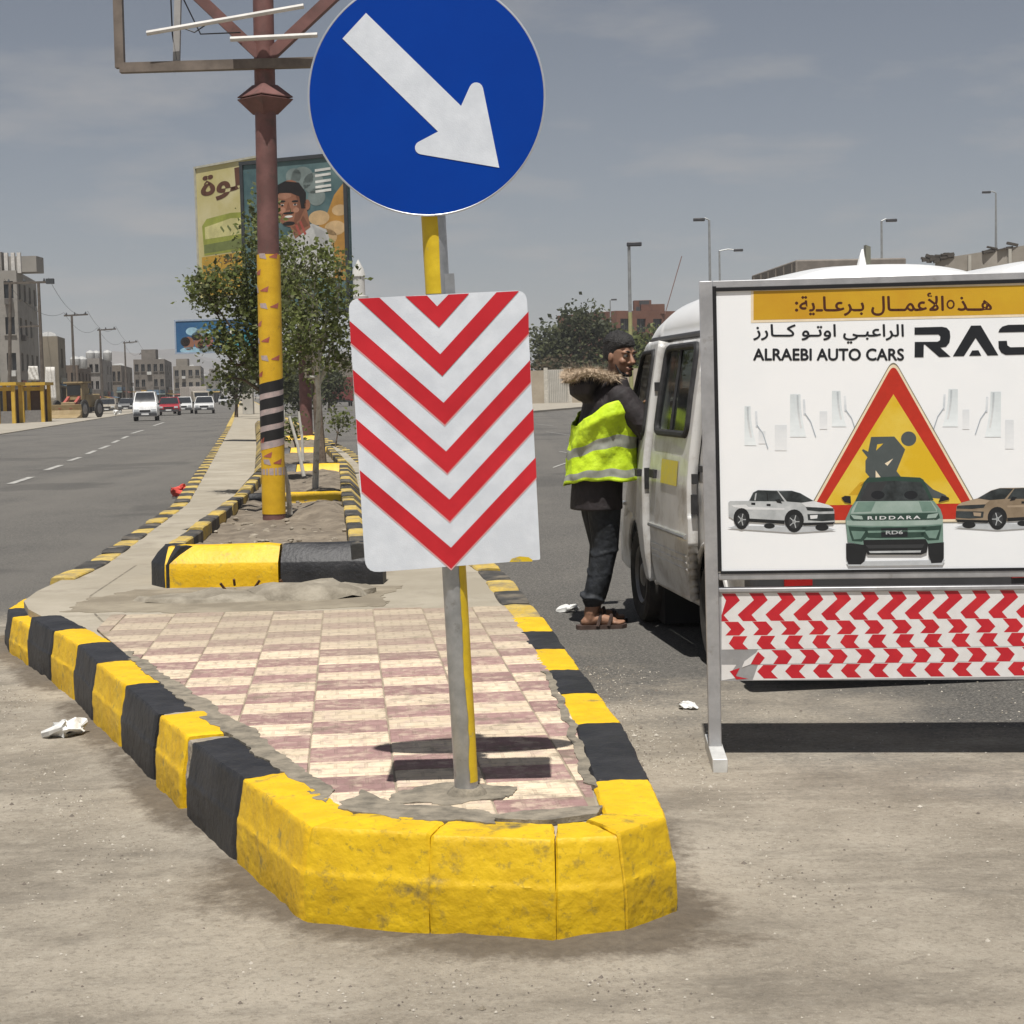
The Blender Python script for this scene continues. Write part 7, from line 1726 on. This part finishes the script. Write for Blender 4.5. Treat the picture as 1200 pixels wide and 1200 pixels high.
# yellow-framed roadside kiosks
M_KY = pm('kiosk_yellow', (0.50, 0.30, 0.025), 0.6, scale=2, col2=(0.58, 0.38, 0.05))
for px0, px1, Y, top, lab in ((-4, 19, 108, 452, 'yellow-framed roadside kiosk standing nearest the tall pole'), (25, 53, 112, 452, 'yellow-framed kiosk with a grey shutter beside the tan building')):
    a, b_ = at(px0, 492, Y), at(px1, 492, Y); h = hq(px0, top, Y); w = b_.x - a.x; c = (a + b_) / 2
    r = thing('kiosk', lab, 'kiosk', (c.x, Y, 0), 0, 'yellow kiosks on the left shoulder')
    for x in (a.x + 0.12, b_.x - 0.12):
        for y in (Y, Y + 1.6): MB().box((x, y, h / 2), (0.22, 0.2, h)).build('post', M_KY, r)
    MB().box((c.x, Y + 0.8, h + 0.10), (w + 0.3, 2.1, 0.2)).build('roof', M_KY, r); MB().box((c.x, Y + 1.6, h * 0.45), (w - 0.3, 0.08, h * 0.9)).build('back_panel', pm('kiosk_brown', (0.09, 0.05, 0.03), 0.8), r); MB().box((c.x, Y + 0.02, h - 0.22), (w - 0.26, 0.1, 0.24)).build('fascia', M_KY, r); MB().box((c.x, Y + 0.3, 0.4), (w - 0.5, 0.5, 0.8)).build('counter', pm('kiosk_grey', (0.2, 0.19, 0.18), 0.7), r)
for px0, px1, y0, y1, lab in ((33, 46, 429, 446, 'small white tarpaulin hung on the tan concrete building'), (53, 66, 430, 470, 'tall torn white tarpaulin against the tan concrete building')):
    a, b_, c, d = at(px0, y1, 139.6), at(px1, y1, 139.6), at(px1 - 2, y0, 139.6), at(px0, y0, 139.6)
    mb = MB(); n_ = 8; rows = []
    for j in range(n_ + 1): rows.append([a.lerp(b_, i / n_).lerp(d.lerp(c, i / n_), j / n_) + Vector((0, 0.06 * sin(i * 1.7 + j), 0)) for i in range(n_ + 1)])
    mb.loft(rows, 0, False, True, closed=False); o = mb.build('tarpaulin', pm('white_tarp', (0.62, 0.60, 0.56), 0.8)); s_ = o.modifiers.new('s', 'SOLIDIFY'); s_.thickness = 0.02
    tag(o, lab, 'tarpaulin', 'white tarpaulins')

# ------------------------------------------------------------------ litter
M_PAPER = pm('crumpled_paper', (0.72, 0.72, 0.70), 0.8, scale=30); M_RPL = pm('red_plastic', (0.60, 0.07, 0.05), 0.45)
def litter(name, label, p, size, mat, seed, flat_=0.35):
    mb = MB(); mb.ball((0, 0, 0), (size, size * 0.7, size * flat_), 0, 16, 10); mb.jitter(size * 0.55, 1.6 / size, seed); mb.jitter(size * 0.2, 5 / size, seed)
    zmin = min(v.z for v in mb.v); mb.v = [v + Vector((p.x, p.y, p.z - zmin)) for v in mb.v]
    tag(mb.build(name, mat, smooth=False), label, 'litter')
litter('crumpled_paper', 'crumpled white paper lying on the apron left of the striped kerb', gp(80, 866) + Vector((0, 0, 0.004)), 0.085, M_PAPER, 1)
litter('paper_scrap', 'white paper scrap on the asphalt behind the attendant', gp(668, 718) + Vector((0, 0, 0.004)), 0.07, M_PAPER, 3, 0.2)
litter('paper_scrap', 'flat white paper scrap beside the board post', gp(806, 831) + Vector((0, 0, 0.004)), 0.045, M_PAPER, 5, 0.15)
litter('plastic_bag', 'crumpled red plastic bag lying beside the median kerb', gp(211, 583) + Vector((0, 0, 0.003)), 0.16, M_RPL, 7, 0.4)
litter('plastic_bag', 'pale plastic bag lying on the far left shoulder', gp(137, 487) + Vector((0, 0, 0.02)), 0.35, M_PAPER, 9, 0.4)
mb = MB()
def grit(x, y, r, m):
    c = Vector((x, y, 0.006 + r * 0.3)); mb.add([c + Vector((random.uniform(0.7, 1.4) * r * cos(q), random.uniform(0.7, 1.3) * r * sin(q), -0.4 * r)) for q in (0, 1.57, 3.14, 4.71)] + [c + Vector((0, 0, r * 0.6))], [(0, 1, 4), (1, 2, 4), (2, 3, 4), (3, 0, 4)], m)
for k in range(9000):
    if k % 3:
        i = random.randrange(len(OUT) - 1); a, b_ = OUT[i], OUT[i + 1]; u = random.random(); t_ = Vector((b_[0] - a[0], b_[1] - a[1])).normalized(); d_ = 0.02 + abs(random.gauss(0, 0.22))
        x, y = a[0] + (b_[0] - a[0]) * u + t_.y * d_, a[1] + (b_[1] - a[1]) * u - t_.x * d_
    else: x, y = random.uniform(-3.2, 2.6), random.uniform(3.2, 8.0)
    if in_poly(x, y, outline): continue
    r = random.uniform(0.0015, 0.0045) * (2.2 if random.random() < 0.03 else 1)
    grit(x, y, r, random.randrange(3))
o = mb.build('pebbles', [M_RAWC, pm('pale_grit', (0.5, 0.46, 0.39), 0.9), pm('dark_pebble', (0.17, 0.145, 0.12), 0.9)], kind='stuff'); o['label'] = 'loose pebbles and grit scattered round the kerb'; o['category'] = 'gravel'

# ------------------------------------------------------------------ hills and haze
M_HILL = pm('bare_rock_hill', (0.10, 0.088, 0.075), 0.95, scale=0.004, col2=(0.22, 0.185, 0.15), world=True, col3=(0.10, 0.085, 0.07), scale3=0.012)
mb = MB(); rows = []
for j in range(12):
    y = 2300 + 130 * j; row = []
    for i in range(121):
        x = -2400 + 40 * i
        env = 0.18 + 0.82 * math.exp(-((x + 560) / 520) ** 2) + 0.25 * math.exp(-((x + 150) / 160) ** 2)
        h = 118 * sin(min(1, j / 6) * pi / 2) * env * (0.62 + 0.5 * noise.noise(Vector((x * 0.0035, y * 0.002, 1))) + 0.3 * noise.noise(Vector((x * 0.011, y * 0.006, 5)))); row.append((x, y, max(-1, h) if j else -2))
    rows.append(row)
mb.loft(rows, 0, False, True, closed=False); mb.f = [f[::-1] for f in mb.f]; struct(mb.build('hills', M_HILL))
hz = MB().box((0, 2000, 74), (8400, 4500, 152)).build('haze', [])
mh = bpy.data.materials.new('dusty_air'); mh.use_nodes = True
nn, ll = mh.node_tree.nodes, mh.node_tree.links; nn.clear()
vo = nn.new('ShaderNodeVolumePrincipled'); vo.inputs['Color'].default_value = (0.86, 0.87, 0.89, 1); vo.inputs['Density'].default_value = 0.00034; vo.inputs['Anisotropy'].default_value = 0.0
mo = nn.new('ShaderNodeOutputMaterial'); ll.new(vo.outputs[0], mo.inputs['Volume'])
hz.data.materials.append(mh); hz['kind'] = 'stuff'; hz['label'] = 'pale dusty haze in the air'; hz['category'] = 'haze'
